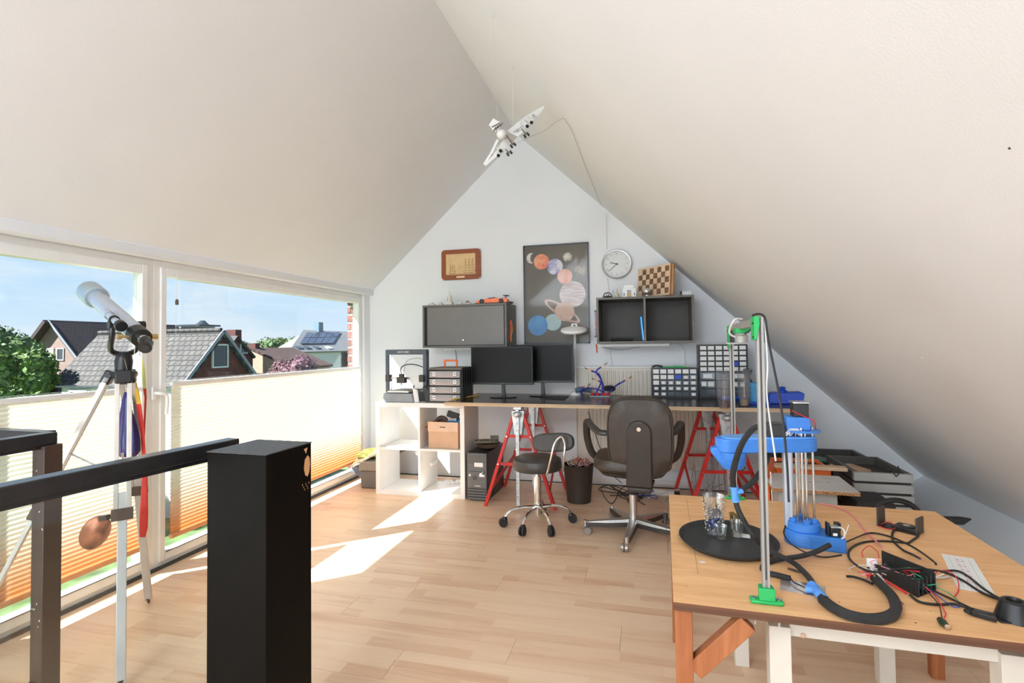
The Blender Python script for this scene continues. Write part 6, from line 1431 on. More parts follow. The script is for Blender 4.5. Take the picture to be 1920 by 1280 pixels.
ebc = Vector(eb.location)
nest('', ebc+el(1690, 1078, .018), 20, .040, ['wcable', 'cable', 'redw', 'cable', 'greenw', 'pink'], 4, .0011, (-.01, .022))
for i, (lab, pts, m_) in enumerate((
    ('red wire loop over the controller box right end', [(1745, 1085, .02), (1758, 1072, .03), (1778, 1070, .02), (1795, 1085, .01), (1797, 1105, .004), (1790, 1118, .003)], 'redw'),
    ('green wire curving out of the controller box', [(1735, 1095, .01), (1755, 1100, .01), (1780, 1112, .004), (1796, 1125, .003)], 'greenw'),
    ('thin blue wire curving under the black cables', [(1735, 1098, .01), (1760, 1118, .004), (1785, 1136, .003), (1800, 1138, .003)], 'bluew'),
    ('red wire running to the black barrel socket', [(1735, 1100, .02), (1752, 1115, .01), (1765, 1135, .008), (1773, 1150, .006), (1770, 1158, .006)], 'redw'),
    ('black wire running to the black barrel socket', [(1730, 1102, .02), (1748, 1118, .01), (1760, 1133, .008), (1764, 1146, .006), (1766, 1158, .006)], 'cable'),
    ('pink red ribbon of wires left of the controller box', [(1625, 1078, .02), (1645, 1082, .012), (1665, 1092, .01), (1690, 1105, .006), (1700, 1112, .004)], 'redw'),
    ('purple wire poking toward the curled foam hose', [(1640, 1086, .01), (1660, 1100, .008), (1680, 1120, .004), (1694, 1132, .003)], 'purple'),
    ('white wire crossing the red ribbon', [(1632, 1066, .03), (1650, 1080, .015), (1665, 1100, .01), (1675, 1110, .004)], 'wcable'),
    ('thin red wire arch above the controller box', [(1618, 1045, .003), (1617, 1033, .02), (1630, 1023, .03), (1645, 1034, .03), (1648, 1045, .03)], 'redw'))):
    wire('coloured_wire', lab, [tp(*p_) for p_ in pts], .0028 if 'ribbon' in lab else .0013, M[m_], 'wire')
# coloured ends of the fat hose
he = tp(1640, 1084, .012)
nest_ = MB(True); rr = random.Random(31)
hb = thing('wire_ends', 'bundle of cut coloured wire ends at the foam hose mouth', 'wires', tuple(he))
for i, c in enumerate(['redw', 'purple', 'wcable', 'redw', 'pink', 'bluew', 'yellow', 'wcable', 'cable', 'redw']):
    b = MB(); a = rr.uniform(1.2, 4.6); d = Vector((math.cos(a), math.sin(a)*.8, rr.uniform(-.05, .3)))*rr.uniform(.02, .045); b.tube([(0, 0, 0), d*.4+Vector((0, 0, .01)), Vector((d.x, d.y, max(-.006, d.z)))], .0014, 5); b.build('wire_end', M[c], hb)
wire('black_wire_end', 'stiff black taped wire pointing left of the wire bundle', [tp(1587, 1080), tp(1600, 1081), tp(1618, 1086), tp(1636, 1094)], .0035, M['cable'], 'wire')
# thin black cables over the table
for lab, pts, r_ in (
    ('black cable arching from robot base to the controller box', [(1577, 1020, .02), (1600, 1010, .02), (1630, 999, .004), (1660, 1003, .004), (1690, 1014, .004), (1720, 1030, .004), (1750, 1052, .03), (1755, 1058, .03)], .0028),
    ('black cable looping wide around the controller box', [(1703, 1018, .004), (1660, 1014, .004), (1620, 1016, .004), (1595, 1028, .004), (1592, 1045, .004), (1610, 1062, .02), (1640, 1072, .045), (1700, 1066, .05), (1760, 1070, .03), (1800, 1085, .006), (1840, 1110, .004), (1880, 1126, .01)], .0032),
    ('black cable ring lying before the fan bracket', [(1703, 1018, .003), (1722, 1003, .006), (1718, 990, .01), (1690, 987, .01), (1674, 997, .006), (1675, 1013, .004), (1692, 1030, .004), (1712, 1040, .02), (1725, 1047, .045)], .0035),
    ('second black cable crossing the paper toward the round base', [(1770, 1070, .01), (1795, 1070, .006), (1815, 1080, .004), (1840, 1100, .004), (1862, 1115, .004), (1884, 1126, .01)], .0032),
    ('black cable running along front to the round base', [(1706, 1115, .004), (1725, 1128, .004), (1760, 1133, .004), (1790, 1132, .004), (1830, 1143, .004), (1870, 1152, .004), (1915, 1156, .004)], .0032),
    ('black cable ending in the black barrel plug', [(1735, 1100, .01), (1770, 1116, .004), (1800, 1130, .006), (1825, 1142, .008)], .0028)):
    wire('thin_cable', lab, [tp(*p_) for p_ in pts], r_, M['cable'])
wire('thin_cable', 'white cable leaving the controller box toward the paper', [tp(1728, 1075, .02), tp(1745, 1081, .01), tp(1765, 1083, .004), tp(1780, 1080, .004)], .0032, M['wcable'])
wire('pink_filament', 'pink translucent filament strip crossing the table top', [tp(1536, 943, .003), tp(1575, 952, .003), tp(1602, 970, .003), tp(1620, 992, .003), tp(1638, 1010, .004), tp(1655, 1028, .03)], .0030, M['pink'], 'filament')
t = thing('barrel_socket', 'black barrel socket on red and black wires at front', 'connector', tuple(tp(1768, 1167, .007)))
MB().cyl((0, .014, 0), (0, 0, 0), .006, .0085, 14).cyl((0, 0, 0), (0, -.016, 0), .0085, .006, 14).build('socket_body', mat('dark_green_black', (.012, .03, .015), .4), t); MB().cyl((0, -.016, 0), (0, -.019, 0), .0055, n=12).build('metal_ring', M['chrome'], t)
t = thing('barrel_plug', 'black barrel plug with ribbed grip beside the round base', 'connector', tuple(tp(1845, 1154, .008)), R(-32))
MB().bar((-.022, 0, 0), (.022, 0, 0), .013, .012).cyl((-.036, 0, 0), (-.022, 0, 0), .004, .007, 10).build('plug_body', M['black'], t, bevel=.002)
t = thing('hollow_cable_base', 'round hollow black cable base at right table edge', 'base', tuple(tp(1903, 1160, .0)), 0)
MB().lathe([(.038, 0), (.036, .006), (.026, .040), (.022, .043), (.016, .043), (.014, .038), (.014, .004), (.014, 0)], n=32).build('base_body', M['black'], t)
MB().bx(-.044, -.02, -.03, .0, 0, .004).build('base_tab', M['black'], t, bevel=.002)
# breadboard printed sheet
c4 = [tp(px, py, .0006) for px, py in ((1761, 1037), (1829, 1048), (1862, 1115), (1800, 1104))]; c0 = sum(c4, Vector())/4
t = thing('printed_sheet', 'white sheet printed with pink and green dot rows on table', 'paper sheet', tuple(c0))
u_, v_ = (c4[1]-c4[0]+c4[2]-c4[3])/2, (c4[0]-c4[3]+c4[1]-c4[2])/2
t.rotation_euler = (0, 0, math.atan2(v_.y, v_.x)); Wd, Hd = v_.length/2, u_.length/2
MB().bx(-Wd, Wd, -Hd, Hd, 0, .0006).build('sheet', M['paper'], t)
for x_, m_ in ((0, None),):
    for k, yy_ in enumerate((-.62, -.18, .18, .62)):
        MB().bx(-Wd*.93, Wd*.93, Hd*yy_-.0006, Hd*yy_+.0006, .0007, .0009).build('printed_line', M['pink'] if k in (1, 2) else mat('pale_green_ink', (.45, .68, .60), .6), t)
dt = MB()
for a in range(16):
    for b in range(8):
        if b in (3, 4): continue
        dt.bx(-Wd*.9+a*Wd*.12-.0018, -Wd*.9+a*Wd*.12+.0018, -Hd*.85+b*Hd*.24-.002, -Hd*.85+b*Hd*.24+.002, .0007, .0009)
dt.build('printed_dot', mat('pale_green_ink2', (.58, .74, .68), .6), t, kind='stuff')
dg = MB(); [dg.tube([(-Wd*.5+k*Wd*.3+math.cos(R(a))*.008, math.sin(R(a))*.008, .0009) for a in range(0, 301, 30)], .0004, 4, 1) for k in range(5)]; dg.build('printed_figure', M['grey'], t, kind='stuff')
# fan bracket
q0_ = tp(1655, 985, .0); q1_ = tp(1728, 1003, 0); cf = (q0_+q1_)/2
fb = thing('fan_bracket', 'black U shaped bracket holding a small fan on table', 'bracket', (cf.x, cf.y+.01, TZ+.0005), math.atan2(q1_.y-q0_.y, q1_.x-q0_.x)); Lf = (q1_-q0_).length/2
MB().bx(-Lf, Lf, -.03, .03, 0, .004).build('bracket_base', M['black'], fb)
for s, h_ in ((-1, .062), (1, .055)): MB().bx(s*Lf-.003, s*Lf+.003, -.03, .025, 0, h_).build('bracket_wing', M['greydk'], fb, bevel=.001)
MB().bx(-Lf*.25, Lf*.95, -.032, .028, .004, .016).build('fan_frame', M['black'], fb, bevel=.002)
MB().lathe([(.024, .0162), (.024, .018), (0, .018)], (Lf*.35, -.002, 0), 24).build('fan_ring', M['blackm'], fb); MB().lathe([(.011, .018), (.011, .0195), (0, .0195)], (Lf*.35, -.002, 0), 20).build('fan_sticker', M['chrome'], fb)
for k in range(7):
    a = 2*PI*k/7; MB().prism([(Lf*.35+math.cos(a)*.011, -.002+math.sin(a)*.011), (Lf*.35+math.cos(a+.1)*.023, -.002+math.sin(a+.1)*.023), (Lf*.35+math.cos(a+.6)*.022, -.002+math.sin(a+.6)*.022), (Lf*.35+math.cos(a+.5)*.011, -.002+math.sin(a+.5)*.011)], 'z', .0182, .0188).build('fan_blade', M['greydk'], fb)
MB().tube([(-Lf*.9, -.02, .006), (-Lf*.5, -.01, .02), (-Lf*.1, -.02, .014), (Lf*.1, .02, .018)], .0012, 5).build('fan_lead', M['redw'], fb)
MB().tube([(-Lf*.95, -.032, .004), (-Lf*.6, -.038, .002), (-Lf*.2, -.036, .004), (0, -.03, .012)], .0012, 5).build('fan_lead', M['redw'], fb)
# small plug hanging at left edge of table + black handle on the knee wall side
q = at_y(1252, 1024, fl_.y+.33); o = MB(); o.cyl((0, 0, .0), (0, 0, .022), .006, .0075, 12); o.cyl((0, 0, -.012), (0, 0, 0), .0035, n=8); o.tube([(0, 0, -.01), (.003, 0, -.05), (.006, 0, -.10)], .0009, 4); o = o.build('hanging_plug', M['black']); o.location = (fl_.x-.002+.33*.0285-.012, q.y, q.z-.02); tag(o, 'small black plug dangling at the left edge of plywood table', 'connector')
q = at_x(1790, 982, 1.50); o = MB().prism([(-.06, 0), (.05, 0), (.085, .03), (.04, .035), (-.06, .03)], 'y', -.012, .012).build('black_clamp_handle', M['black'], bevel=.004)
q = at_y(1787, 982, 2.9); o.location = (q.x, q.y, q.z); tag(o, 'flat black tool end showing behind plywood table right edge', 'tool')

# ------------------------------------------------------------------ stored things behind the table under the slope
gp = mat('stacked_frame_grey', (.085, .080, .070), .5, var=.05)
gl_ = mat('light_grey_front', (.42, .42, .40), .5, var=.05)
def frame_stack(label, x, y, w, d, n, z_top_, h=.085, rz=0, start=0):
    """n stackable open frames; each one is a thing"""
    for k in range(n):
        z = z_top_-h*(k+1)
        t = thing('storage_frame', label[k], 'frame', (x, y, z), rz, 'grey stackable frames under the slope')
        tk_ = .028; hh_ = h-.014
        MB().bx(-w/2, w/2, -d/2, -d/2+tk_, .0, hh_).build('front_board', gl_, t, bevel=.002); MB().bx(-w/2, w/2, d/2-tk_, d/2, .0, hh_).build('rear_board', gp, t, bevel=.002)
        MB().bx(-w/2, -w/2+tk_, -d/2+tk_, d/2-tk_, .0, hh_).build('side_board', gp, t, bevel=.002); MB().bx(w/2-tk_, w/2, -d/2+tk_, d/2-tk_, .0, hh_).build('side_board', gp, t, bevel=.002)
        MB().bx(-w/2+.01, w/2-.01, -d/2+.01, -d/2+.022, -.014, 0).bx(-w/2+.01, w/2-.01, d/2-.022, d/2-.01, -.014, 0).build('spacer_lip', M['blackm'], t, kind='stuff')
        if k == n-1 or k == 0: MB().bx(-w/2+.005, w/2-.005, -d/2+.005, d/2-.005, -.004, .001).build('base_board', M['greydk'], t)
ya = 3.42
pa, pb_ = at_y(1601, 882, ya), at_y(1713, 884, ya)
wA = pb_.x-pa.x; zA_ = (pa.z+pb_.z)/2
nA = int(zA_/.058); hA_ = (zA_-.014)/nA; ORD = ['topmost', 'second', 'third', 'fourth', 'fifth', 'sixth', 'seventh', 'eighth', 'ninth', 'tenth']
frame_stack([ORD[i]+' frame counted from the top, right grey stack under slope' for i in range(nA)], (pa.x+pb_.x)/2, ya+.24, wA, .48, nA, zA_, hA_)
yb = 4.02
pa2, pb2 = at_y(1552, 862, yb), at_y(1645, 864, yb); zB_ = (pa2.z+pb2.z)/2
frame_stack(['topmost frame of the rear grey stack below the slope', 'second frame from top of the rear grey stack', 'third frame from top of rear grey stack', 'fourth frame down in the rear grey stack', 'bottom frame of the rear grey stack on floor'], (pa2.x+pb2.x)/2-.02, yb+.25, (pb2.x-pa2.x)+.08, .46, 5, zB_, (zB_-.014)/5)
# paper and wire in top frame of right stack
o = MB().bx(-.07, .07, -.09, .09, 0, .012).build('paper_pad', M['card']); o.location = ((pa.x+pb_.x)/2-.07, ya+.30, zA_-hA_+.002); o.rotation_euler = (0, 0, .3); tag(o, 'tan paper pad lying inside topmost frame of right stack', 'paper')
wire('black_cord_loop', 'black cord looped over front edge of the right frame stack', [Vector((at_y(1682, 872, ya).x, ya+.1, zA_-.03)), at_y(1672, 880, ya-.005), at_y(1680, 893, ya-.008), at_y(1686, 884, ya-.006), at_y(1684, 874, ya+.05)], .003, M['cable'])
# white topped particle board on a pale cabinet
yc = 2.96
pc0, pc1 = at_y(1500, 924, yc), at_y(1615, 926, yc)
zc = pc0.z; t = thing('particle_board', 'white coated particle board with raw edge on pale boxes', 'board', ((pc0.x+pc1.x)/2-.06, yc+.17, zc), R(-2)); wB = (pc1.x-pc0.x)+.12
MB().bx(-wB/2, wB/2, -.17, .17, 0, .0165).build('chipboard_core', mat('chipboard', (.42, .22, .10), .9, var=.35, scale=160), t); MB().bx(-wB/2, wB/2, -.17, .17, .0165, .018).build('white_coating', mat('pale_coating', (.60, .59, .57), .4, var=.02), t)
hl = MB(); rr = random.Random(4); [hl.lathe([(.004, .018), (0, .0184)], (rr.uniform(-.02, .14), rr.uniform(-.02, .12), 0), 8, sc=(1.6, 1)) for _ in range(12)]; hl.build('scuff_mark', M['brown'], t, kind='stuff')
for k, lab in enumerate(('pale grey drawer box directly below the particle board', 'lower pale grey drawer box standing on the floor')):
    h_ = (zc-.002)/2; o = thing('pale_box', lab, 'box', ((pc0.x+pc1.x)/2-.09, yc+.19, (zc-.001)-(k+1)*h_+(.0 if k == 0 else .0006))); MB().bx(-wB/2+.06, wB/2-.06, -.14, .14, 0, h_-.008).build('box_body', gl_, o, bevel=.003); MB().bx(-wB/2+.065, wB/2-.065, -.135, .135, h_-.008, h_-.0005).build('box_gap', M['blackm'], o)
    MB().bx(-.04, .04, -.142, -.14, h_*.55, h_*.62).build('grip_slot', M['greydk'], o)
# orange panel and orange box behind the robot arm
q = at_y(1444, 915, 3.3); o = thing('orange_board', 'tall orange panel standing behind the front gantry post', 'panel', (q.x, 3.3, 0), R(-20)); zt_ = at_y(1444, 872, 3.3).z
MB().prism([(-.02, 0), (.04, 0), (.02, zt_*.9), (-.008, zt_+.02), (-.02, zt_)], 'y', -.16, .16).build('panel_body', M['orange'], o, bevel=.003)
MB().bar((.045, -.16, 0), (.028, -.16, zt_), .006, .006).build('steel_edge', M['chrome'], o)
q = at_y(1500, 885, 3.32); zt_ = q.z; ob = thing('orange_box', 'orange open box with dark contents behind the robot arm', 'box', (at_y(1500, 885, 3.5).x-.02, 3.56, 0), R(0))
b_ = MB(); b_.bx(-.17, .17, -.15, -.14, 0, zt_); b_.bx(-.17, .17, .14, .15, 0, zt_); b_.bx(-.17, -.16, -.15, .15, 0, zt_); b_.bx(.16, .17, -.15, .15, 0, zt_); b_.bx(-.17, .17, -.15, .15, 0, .01); b_.build('box_shell', M['orange'], ob)
MB().bx(-.15, .15, -.151, -.15, zt_-.10, zt_-.04).build('white_print', M['paper'], ob)
MB().bx(-.16, .16, -.14, .14, zt_-.03, zt_-.02).build('dark_contents', M['blackm'], ob)
o = thing('wooden_plank', 'short pale wooden strip lying across the orange box', 'wood strip', (at_y(1520, 868, 3.42).x-.02, 3.42, zt_+.001), R(-3)); MB().bx(-.24, .20, -.03, .03, 0, .02).build('strip', mat('pale_pine', (.60, .42, .28), .6), o)
MB().cyl((.0, 0, .02), (.0, 0, .055), .006, n=10).lathe([(.012, .05), (.012, .058), (0, .06)], (0, 0, 0), 12).build('clamp_screw', M['chrome'], o)
o = thing('black_machine', 'black boxed machine standing upright behind robot arm rods', 'machine', (at_y(1462, 860, 4.0).x+.03, 4.05, 0)); zt2_ = at_y(1462, 845, 4.0).z
MB().bx(-.10, .12, -.12, .12, 0, zt2_).build('machine_body', M['black'], o, bevel=.004)
MB().bx(.125, .30, -.10, .10, zt2_-.10, zt2_-.06).build('side_shelf', M['black'], o); MB().bx(.14, .26, -.08, .08, zt2_-.06, zt2_-.052).build('circuit_board', mat('pcb_green', (.01, .14, .09)), o)
# black dining chair back / bentwood hoop and black box right of the pale boxes
o = thing('black_crate', 'black crate in shadow beside the pale drawer boxes', 'crate', (at_y(1632, 940, 3.0).x, 3.10, 0)); z_ = at_y(1632, 940, 3.0).z
MB().bx(-.07, .10, -.13, .10, 0, z_).build('crate_body', M['blackm'], o, bevel=.004); MB().bx(-.02, .01, -.131, -.13, z_-.06, z_-.02).build('crate_tag', M['card'], o)
q = at_y(1686, 958, 2.72); hoop = [Vector((q.x+math.cos(R(a))*.105, 2.75, q.z-.06+math.sin(R(a))*.10)) for a in range(-20, 201, 20)]
o = MB(True); o.tube([Vector((hoop[-1].x, 2.75, 0.012))]+list(reversed(hoop))+[Vector((hoop[0].x, 2.75, .012))], .012, 10); o = o.build('bent_tube_hoop', M['black']); tag(o, 'black bent tube hoop standing behind table near slope', 'tube')
# ------------------------------------------------------------------ telescope on its tripod
TH = at_y(232, 664, 1.76)
ts = thing('telescope', 'silver refractor telescope with black mount pointing out the window', 'telescope', (TH.x, TH.y, TH.z))
def tq(px, py, y): return at_y(px, py, y)-TH
front = at_x(171, 549, -2.50)-TH; back = tq(266, 634, 1.655); ax_ = (front-back).normalized(); tl_ = (front-back).length
tubem = mat('silver_blue_tube', (.52, .58, .68), .22, .55, var=.03)
MB().cyl(back+ax_*.05, front-ax_*.03, .036, .036, 36).build('optical_tube', tubem, ts)
b_ = MB(); b_.cyl(front-ax_*.085, front-ax_*.075, .046, .051, 36); b_.cyl(front-ax_*.075, front+ax_*.02, .051, .051, 36, caps=False); b_.cyl(front+ax_*.02, front-ax_*.0, .051, .047, 36, caps=False); b_.build('dew_shield', mat('teal_silver_shield', (.40, .50, .56), .25, .5), ts)
MB().cyl(front-ax_*.02, front-ax_*.018, .046, n=36).build('objective_lens', M['blackm'], ts)
MB().cyl(back+ax_*.0, back+ax_*.06, .037, .038, 32).build('focuser_ring', M['black'], ts)
MB().cyl(back-ax_*.03, back+ax_*.0, .022, .024, 24).build('draw_tube', M['chrome'], ts)
b_ = MB(); d_ = Vector((.5, -.6, -.35)).normalized(); e0 = back-ax_*.035; b_.cyl(e0+ax_*.012, e0-ax_*.03, .021, .019, 20); b_.cyl(e0-ax_*.02, e0-ax_*.02+d_*.045, .020, .024, 22); b_.build('diagonal_eyepiece', M['black'], ts)
MB().cyl(e0-ax_*.02+d_*.045, e0-ax_*.02+d_*.049, .014, n=18).build('eye_lens', M['blackm'], ts)
pk_ = back+ax_*.02; side = ax_.cross(Vector((0, 0, 1))).normalized()
MB().cyl(pk_-side*.02, pk_-side*.075, .004, n=8).cyl(pk_-side*.062, pk_-side*.078, .011, n=14).build('focus_knob', M['gold'], ts); MB().cyl(pk_+side*.02, pk_+side*.062, .011, n=14).build('focus_knob', M['gold'], ts)
# finder scope on our side
fo = (Vector((.35, -.75, .1))-ax_*Vector((.35, -.75, .1)).dot(ax_)).normalized()
f0 = back+ax_*.075+fo*.062; b_ = MB(); b_.cyl(f0, f0+ax_*.13, .0135, n=20); b_.cyl(f0+ax_*.12, f0+ax_*.16, .018, n=20); b_.build('finder_scope', tubem, ts)
MB().cyl(f0-ax_*.02, f0+ax_*.004, .021, n=20).bar(f0+ax_*.002, f0+ax_*.002-fo*.03, .01, .012).build('finder_eyepiece', M['black'], ts); MB().cyl(f0+ax_*.06, f0+ax_*.07, .0185, n=20).bar(f0+ax_*.065, f0+ax_*.065-fo*.03, .01, .012).build('finder_ring', M['black'], ts)
# yoke mount
mid = back+ax_*.165
b_ = MB(); lft = side*-1
yb0 = mid+side*.052; yb1 = mid-side*.052; base_ = Vector((0, 0, -.005))
for a_, sgn in ((yb0, 1), (yb1, -1)):
    b_.tube([base_+Vector((0, 0, .0)), base_+side*sgn*.045+Vector((0, 0, .022)), a_+Vector((0, 0, -.05)), a_], .011, 10)
b_.build('yoke', M['black'], ts)
MB().lathe([(.030, -.075), (.034, -.03), (.028, -.004), (.018, .010), (0, .012)], n=24).build('mount_column', M['black'], ts)
b_ = MB()
for a_ in (yb0, yb1): b_.cyl(a_-side*.012, a_+side*.012, .018, n=16)
b_.build('trunnion_cap', M['black'], ts); MB().tube([Vector((0, 0, -.02)), Vector((.03, -.02, -.02)), Vector((.045, -.02, -.07))], .0028, 6).build('slow_motion_cable', M['brown'], ts)
# tripod
hz_ = TH.z-.06
tp_ = thing('tripod', 'aluminium telescope tripod standing beside the window', 'tripod', (TH.x, TH.y, 0))
MB().lathe([(.0, hz_-.045), (.045, hz_-.04), (.052, hz_-.02), (.045, hz_-.012), (0, hz_-.012)], n=24).build('hub', M['black'], tp_)
legm = mat('champagne_leg', (.66, .62, .56), .35, .55)
fts = [at_z(279, 1130, 0), at_z(226, 1292, 0), Vector((-2.60, 1.42, 0))]
for i, f_ in enumerate(fts):
    fo_ = Vector((f_.x-TH.x, f_.y-TH.y, .0)); h_ = fo_.normalized(); top = h_*.052+Vector((0, 0, hz_-.035)); dr = (fo_-top); L_ = dr.length; dr.normalize(); sd = dr.cross(Vector((0, 0, 1))).normalized()
    mid_ = top+dr*L_*.47
    lg = MB(); [lg.bar(top+sd*s*.021, mid_+sd*s*.021, .020, .018, up=sd) for s in (-1, 1)]; lo = lg.build('leg', legm, tp_, bevel=.002)
    MB().bar(top+dr*L_*.40, fo_-dr*.02+Vector((0, 0, 0)), .016, .032, up=sd).build('lower_leg', M['aluw'], lo, bevel=.002)
    MB().bar(mid_-dr*.020, mid_+dr*.026, .030, .072, up=sd).build('leg_clamp', M['brown'], lo, bevel=.002)
    MB().bar(top-dr*.028, top+dr*.03, .034, .060, up=sd).build('leg_bracket', M['black'], lo, bevel=.006)
    MB().cyl(fo_-dr*.03, fo_, .013, .004, 12).build('rubber_tip', M['brown'], lo)
    if i == 1:
        ck_ = mid_+Vector((0, -.02, 0)); cb_ = MB(); cb_.cyl(mid_-sd*.0, mid_+Vector((-.03, 0, .0)), .006, n=8)
    cen = Vector((0, 0, hz_*.60)); MB().tube([top+dr*L_*.27, cen+Vector((0, 0, .0))], .004, 6, smooth=False).build('spreader_bar', M['galv'], lo)
MB().lathe([(0, hz_*.60-.004), (.05, hz_*.60-.003), (.052, hz_*.60+.005), (0, hz_*.60+.003)], n=24).build('spreader_plate', M['brown'], tp_)
q = at_y(181, 998, 1.66); o = thing('copper_pan', 'round copper coloured dish clipped to the front tripod leg', 'dish', tuple(q), 0)
MB().lathe([(0, -.012), (.045, -.008), (.064, .004), (.066, .008), (.060, .008), (.04, -.002), (0, -.004)], n=32, rot=(R(62), R(18), 0)).build('dish', mat('aged_copper', (.42, .16, .08), .22, .55, var=.35, scale=18), o)
b_ = MB(); b_.bar((.02, -.0, .058), (.062, -.0, .066), .022, .020); b_.build('clip', M['greydk'], o, bevel=.003)
# cloths and ribbon hanging from the tripod head
def hang(name, label, px0, pts, y, m_, cat, th=.006):
    base = at_y(pts[0][0], pts[0][1], y); t = thing(name, label, cat, tuple(base)); return t, base
y_ = 1.74
t = thing('cloth_bag', 'dark blue cloth bag hanging between the tripod legs', 'bag', tuple(at_y(240, 735, 1.80)))
C0 = Vector(t.location); V, F = [], []; rows = [(735, 236, 4), (750, 236, 9), (775, 237, 15), (800, 238, 21), (825, 239, 25), (845, 240, 25), (856, 240, 17)]; n = 28
for py, pxc, hw in rows:
    c = at_y(pxc, py, 1.80)-C0; r_ = hw*.00205
    for k in range(n):
        a = 2*PI*k/n; f_ = 1+.16*math.sin(a*6+py*.02)*(hw/25); V.append(c+Vector((math.cos(a)*r_*f_, math.sin(a)*r_*.55*f_, 0)))
F = [(i*n+j, i*n+(j+1) % n, (i+1)*n+(j+1) % n, (i+1)*n+j) for i in range(len(rows)-1) for j in range(n)]+[tuple(range(n)), tuple(range((len(rows)-1)*n, len(rows)*n))]
MB().add(V, F).build('bag_cloth', mat('navy_satin', (.035, .03, .16), .35, var=.1), t, smooth=80)
MB().tube([Vector((0, 0, 0)), Vector((.01, 0, .06)), Vector((.005, .0, .12))], .002, 5).build('draw_cord', M['brown'], t)
def ribbon(name, label, segs, y, cat):
    """segs: list of (material, [(px, py, halfwidth_px)])"""
    c0_ = at_y(segs[0][1][0][0], segs[0][1][0][1], y); t = thing(name, label, cat, tuple(c0_))
    for nm, m_, pts in [(s[2], s[0], s[1]) for s in segs]:
        V = []; k = len(pts)
        for px, py, hw in pts:
            c = at_y(px, py, y)-c0_; r_ = hw*.0021
            for a in range(12): aa = 2*PI*a/12; V.append(c+Vector((math.cos(aa)*r_, math.sin(aa)*r_*.45, 0)))
        F = [(i*12+j, i*12+(j+1) % 12, (i+1)*12+(j+1) % 12, (i+1)*12+j) for i in range(k-1) for j in range(12)]+[tuple(range(12)), tuple(range((k-1)*12, k*12))]
        MB().add(V, F).build(nm, m_, t, smooth=60)
    return t
rm = mat('red_cloth', (.72, .04, .025), .6, var=.08); ym = mat('yellow_cloth', (.82, .50, .05), .6, var=.06); gm_ = mat('pale_lime_cloth', (.62, .62, .18), .6)
t = ribbon('streamer', 'red and yellow cloth streamer hanging in front of window post', [(ym, [(252, 707, 4), (254, 725, 5.5), (258, 745, 6), (260, 757, 6)], 'yellow_section'), (rm, [(260, 757, 6), (263, 780, 6), (267, 810, 5), (270, 850, 4.5), (272, 885, 6), (271, 920, 8), (270, 960, 10), (269, 990, 10), (267, 1006, 7)], 'red_section')], 1.83, 'streamer')
MB().sph((0, 0, .012), .014, n=12).build('red_knob', rm, t)
t = ribbon('streamer', 'narrow lime and red streamer hanging right of the yellow one', [(gm_, [(267, 672, 1.5), (269, 695, 4), (271, 728, 4)], 'lime_section'), (rm, [(271, 728, 4.5), (273, 745, 3), (271, 790, 2.5), (269, 850, 2)], 'red_section')], 1.90, 'streamer')
q = at_y(258, 668, 1.78); o = MB(); o.tube([(0, 0, 0), (.012, 0, .02), (.02, 0, -.01), (.01, 0, -.04), (.018, 0, -.07)], .003, 6); o.tube([(0, 0, .01), (-.01, 0, -.02), (-.015, 0, -.06)], .002, 6); o.sph((.01, 0, 0), .012); o = o.build('metal_fittings', M['galv']); o.location = q; tag(o, 'bunch of metal hooks dangling below the telescope eyepiece', 'hooks')

# ------------------------------------------------------------------ hanging white aircraft model
pc_0 = at_y(955, 256, 2.85)
ap_ = thing('model_aircraft', 'white brick-built aircraft model hanging from ceiling threads', 'model aircraft', tuple(pc_0))
def aq(px, py, dy=0): return at_y(px, py, 2.85+dy)-pc_0
wm = mat('white_brick_plastic', (.74, .73, .71), .4, var=.02)
def slabq(name, pts, th, m_, par):
    p_ = [Vector(v) for v in pts]; n_ = Vector((0, th, th*.5)); k = len(p_)
    return MB().add([v-n_*.5 for v in p_]+[v+n_*.5 for v in p_], [tuple(range(k)), tuple(reversed(range(k, 2*k)))]+[(i, k+i, k+(i+1) % k, (i+1) % k) for i in range(k)]).build(name, m_, par)
slabq('wing', [aq(950, 246), aq(985, 218, .05), aq(1021, 197, .12), aq(1020, 203, .12), aq(996, 232, .04), aq(972, 256)], .012, wm, ap_)
slabq('wing', [aq(956, 258), aq(944, 262), aq(926, 290, -.05), aq(908, 306, -.10), aq(911, 311, -.10), aq(932, 293, -.05), aq(958, 276)], .012, wm, ap_)
slabq('winglet', [aq(936, 262, -.03), aq(922, 289, -.06), aq(909, 309, -.10), aq(906, 307, -.10), aq(919, 287, -.06), aq(931, 261, -.03)], .008, M['whitep'], ap_)
b_ = MB(); b_.cyl(aq(930, 236, -.12), aq(958, 262, .10), .030, .022, 10); b_.build('fuselage', wm, ap_, smooth=0)
b_ = MB(); b_.sph(aq(940, 252, -.12), .027, n=10); b_.build('nose', wm, ap_)
b_ = MB(); b_.bar(aq(925, 231, -.10), aq(937, 241, -.11), .050, .045); b_.build('tail_block', wm, ap_)
for k in range(4): MB().bar(aq(925+k*4.2, 246-k*2.8, -.135), aq(930+k*4.2, 238-k*2.8+.0, -.135), .004, .004).build('dark_slot', M['brown'], ap_)
MB().bar(aq(922, 238, -.138), aq(938, 230, -.138), .004, .004).build('dark_slot', M['brown'], ap_)
for i, (x0, y0) in enumerate(((984, 232), (992, 225), (934, 278), (930, 287))):
    e_ = MB(); e_.cyl(aq(x0-4, y0-3, .02), aq(x0+4, y0+4, -.05), .014, .014, 10); eo = e_.build('engine_pod', wm, ap_); MB().cyl(aq(x0+4, y0+4, -.05), aq(x0+5, y0+5, -.055), .009, n=10).build('engine_intake', M['black'], eo)
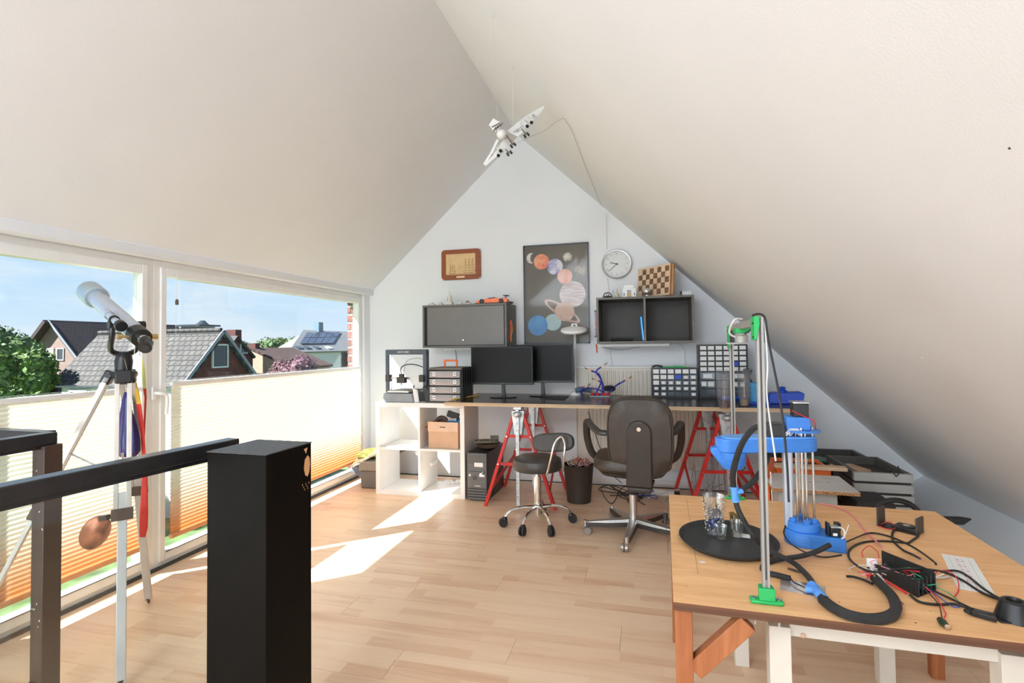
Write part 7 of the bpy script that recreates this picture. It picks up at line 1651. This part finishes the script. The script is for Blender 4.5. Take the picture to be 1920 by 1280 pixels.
for (x0, y0, x1, y1) in ((978, 241, 987, 253), (947, 250, 962, 272), (948, 280, 955, 287)):
    g_ = MB(); g_.bar(aq(x0, y0, -.02), aq(x1, y1, -.05), .005, .005); go = g_.build('gear_strut', M['grey'], ap_)
    for s in (-1, 1): w_ = MB(); w_.cyl(aq(x1+s*3-1.5, y1+s*-2+1.5, -.052), aq(x1+s*3+1.5, y1+s*-2-1.0, -.052), .011, n=12); w_.build('gear_wheel', M['black'], go)
pn = MB(); rr = random.Random(12)
for k in range(26): u = rr.uniform(.1, .85); p0 = aq(962, 250).lerp(aq(1012, 206, .1), u); pn.box(p0+Vector((rr.uniform(-.005, .012), -.012, rr.uniform(-.02, .0))), (rr.uniform(.006, .02), .006, rr.uniform(.003, .008)), (0, R(-40), 0))
pn.build('greebled_brick', mat('light_grey_brick', (.48, .47, .46), .5), ap_, kind='stuff')
# hooks and threads
for i, (px, py, ax0, ay0) in enumerate(((925, 20, 933, 230), (961, 122, 962, 240))):
    d = ray(px, py); t0 = (RZ-.92*(-RX)*-1 - 0)  # solve on the right slope plane
    tt = (RZ-.947*(0-RX)-CAM_H)/(d.z+.947*d.x); p0 = CP+d*tt
    hk = thing('ceiling_hook', ['small ring hook in ceiling nearest the top edge', 'small ring hook in ceiling above the aircraft wing'][i], 'hook', tuple(p0))
    MB().tube([(0, 0, .004), (0, 0, -.012), (.008, 0, -.02), (.0, 0, -.030), (-.008, 0, -.02), (-.001, 0, -.013)], .0013, 6).build('ring', M['galv'], hk)
    pb0 = at_y(ax0, ay0, 2.85); wire('hanging_thread', ['clear thread from the front ceiling hook to aircraft', 'clear thread from the rear ceiling hook to aircraft'][i], [p0-Vector((0, 0, .03)), p0.lerp(pb0, .5), pb0], .0007, M['wcable'], 'thread')
def onslope(px, py, off=.004):
    d = ray(px, py); tt = (RZ-.947*(0-RX)-CAM_H)/(d.z+.947*d.x); return CP+d*tt-Vector((.69, 0, .72))*off
wire('ceiling_string', 'thin grey cord running from aircraft along slope to clock', [at_y(962, 272, 2.85), at_y(990, 258, 2.86), onslope(1030, 234, .05), onslope(1050, 221, .03), onslope(1060, 218, .015), onslope(1066, 228, .012), onslope(1075, 245, .01), onslope(1096, 305), onslope(1120, 365), onslope(1135, 398)+Vector((0, -.01, -.004)), Vector((at_y(1137, 402, YB).x, YB-.004, at_y(1137, 402, YB).z)), Vector((at_y(1138, 468, YB).x, YB-.004, at_y(1138, 468, YB).z))], .0013, mat('thin_grey_cord', (.42, .40, .38), .6), 'cord', k=4)
wire('grey_string', 'thin grey cord hanging from the clock to the cabinet', [at_y(1139, 520, YB-.004), at_y(1141, 535, YB-.004), at_y(1142, 548, 4.7)], .0013, mat('thin_grey_cord', (.42, .40, .38)), 'cord')
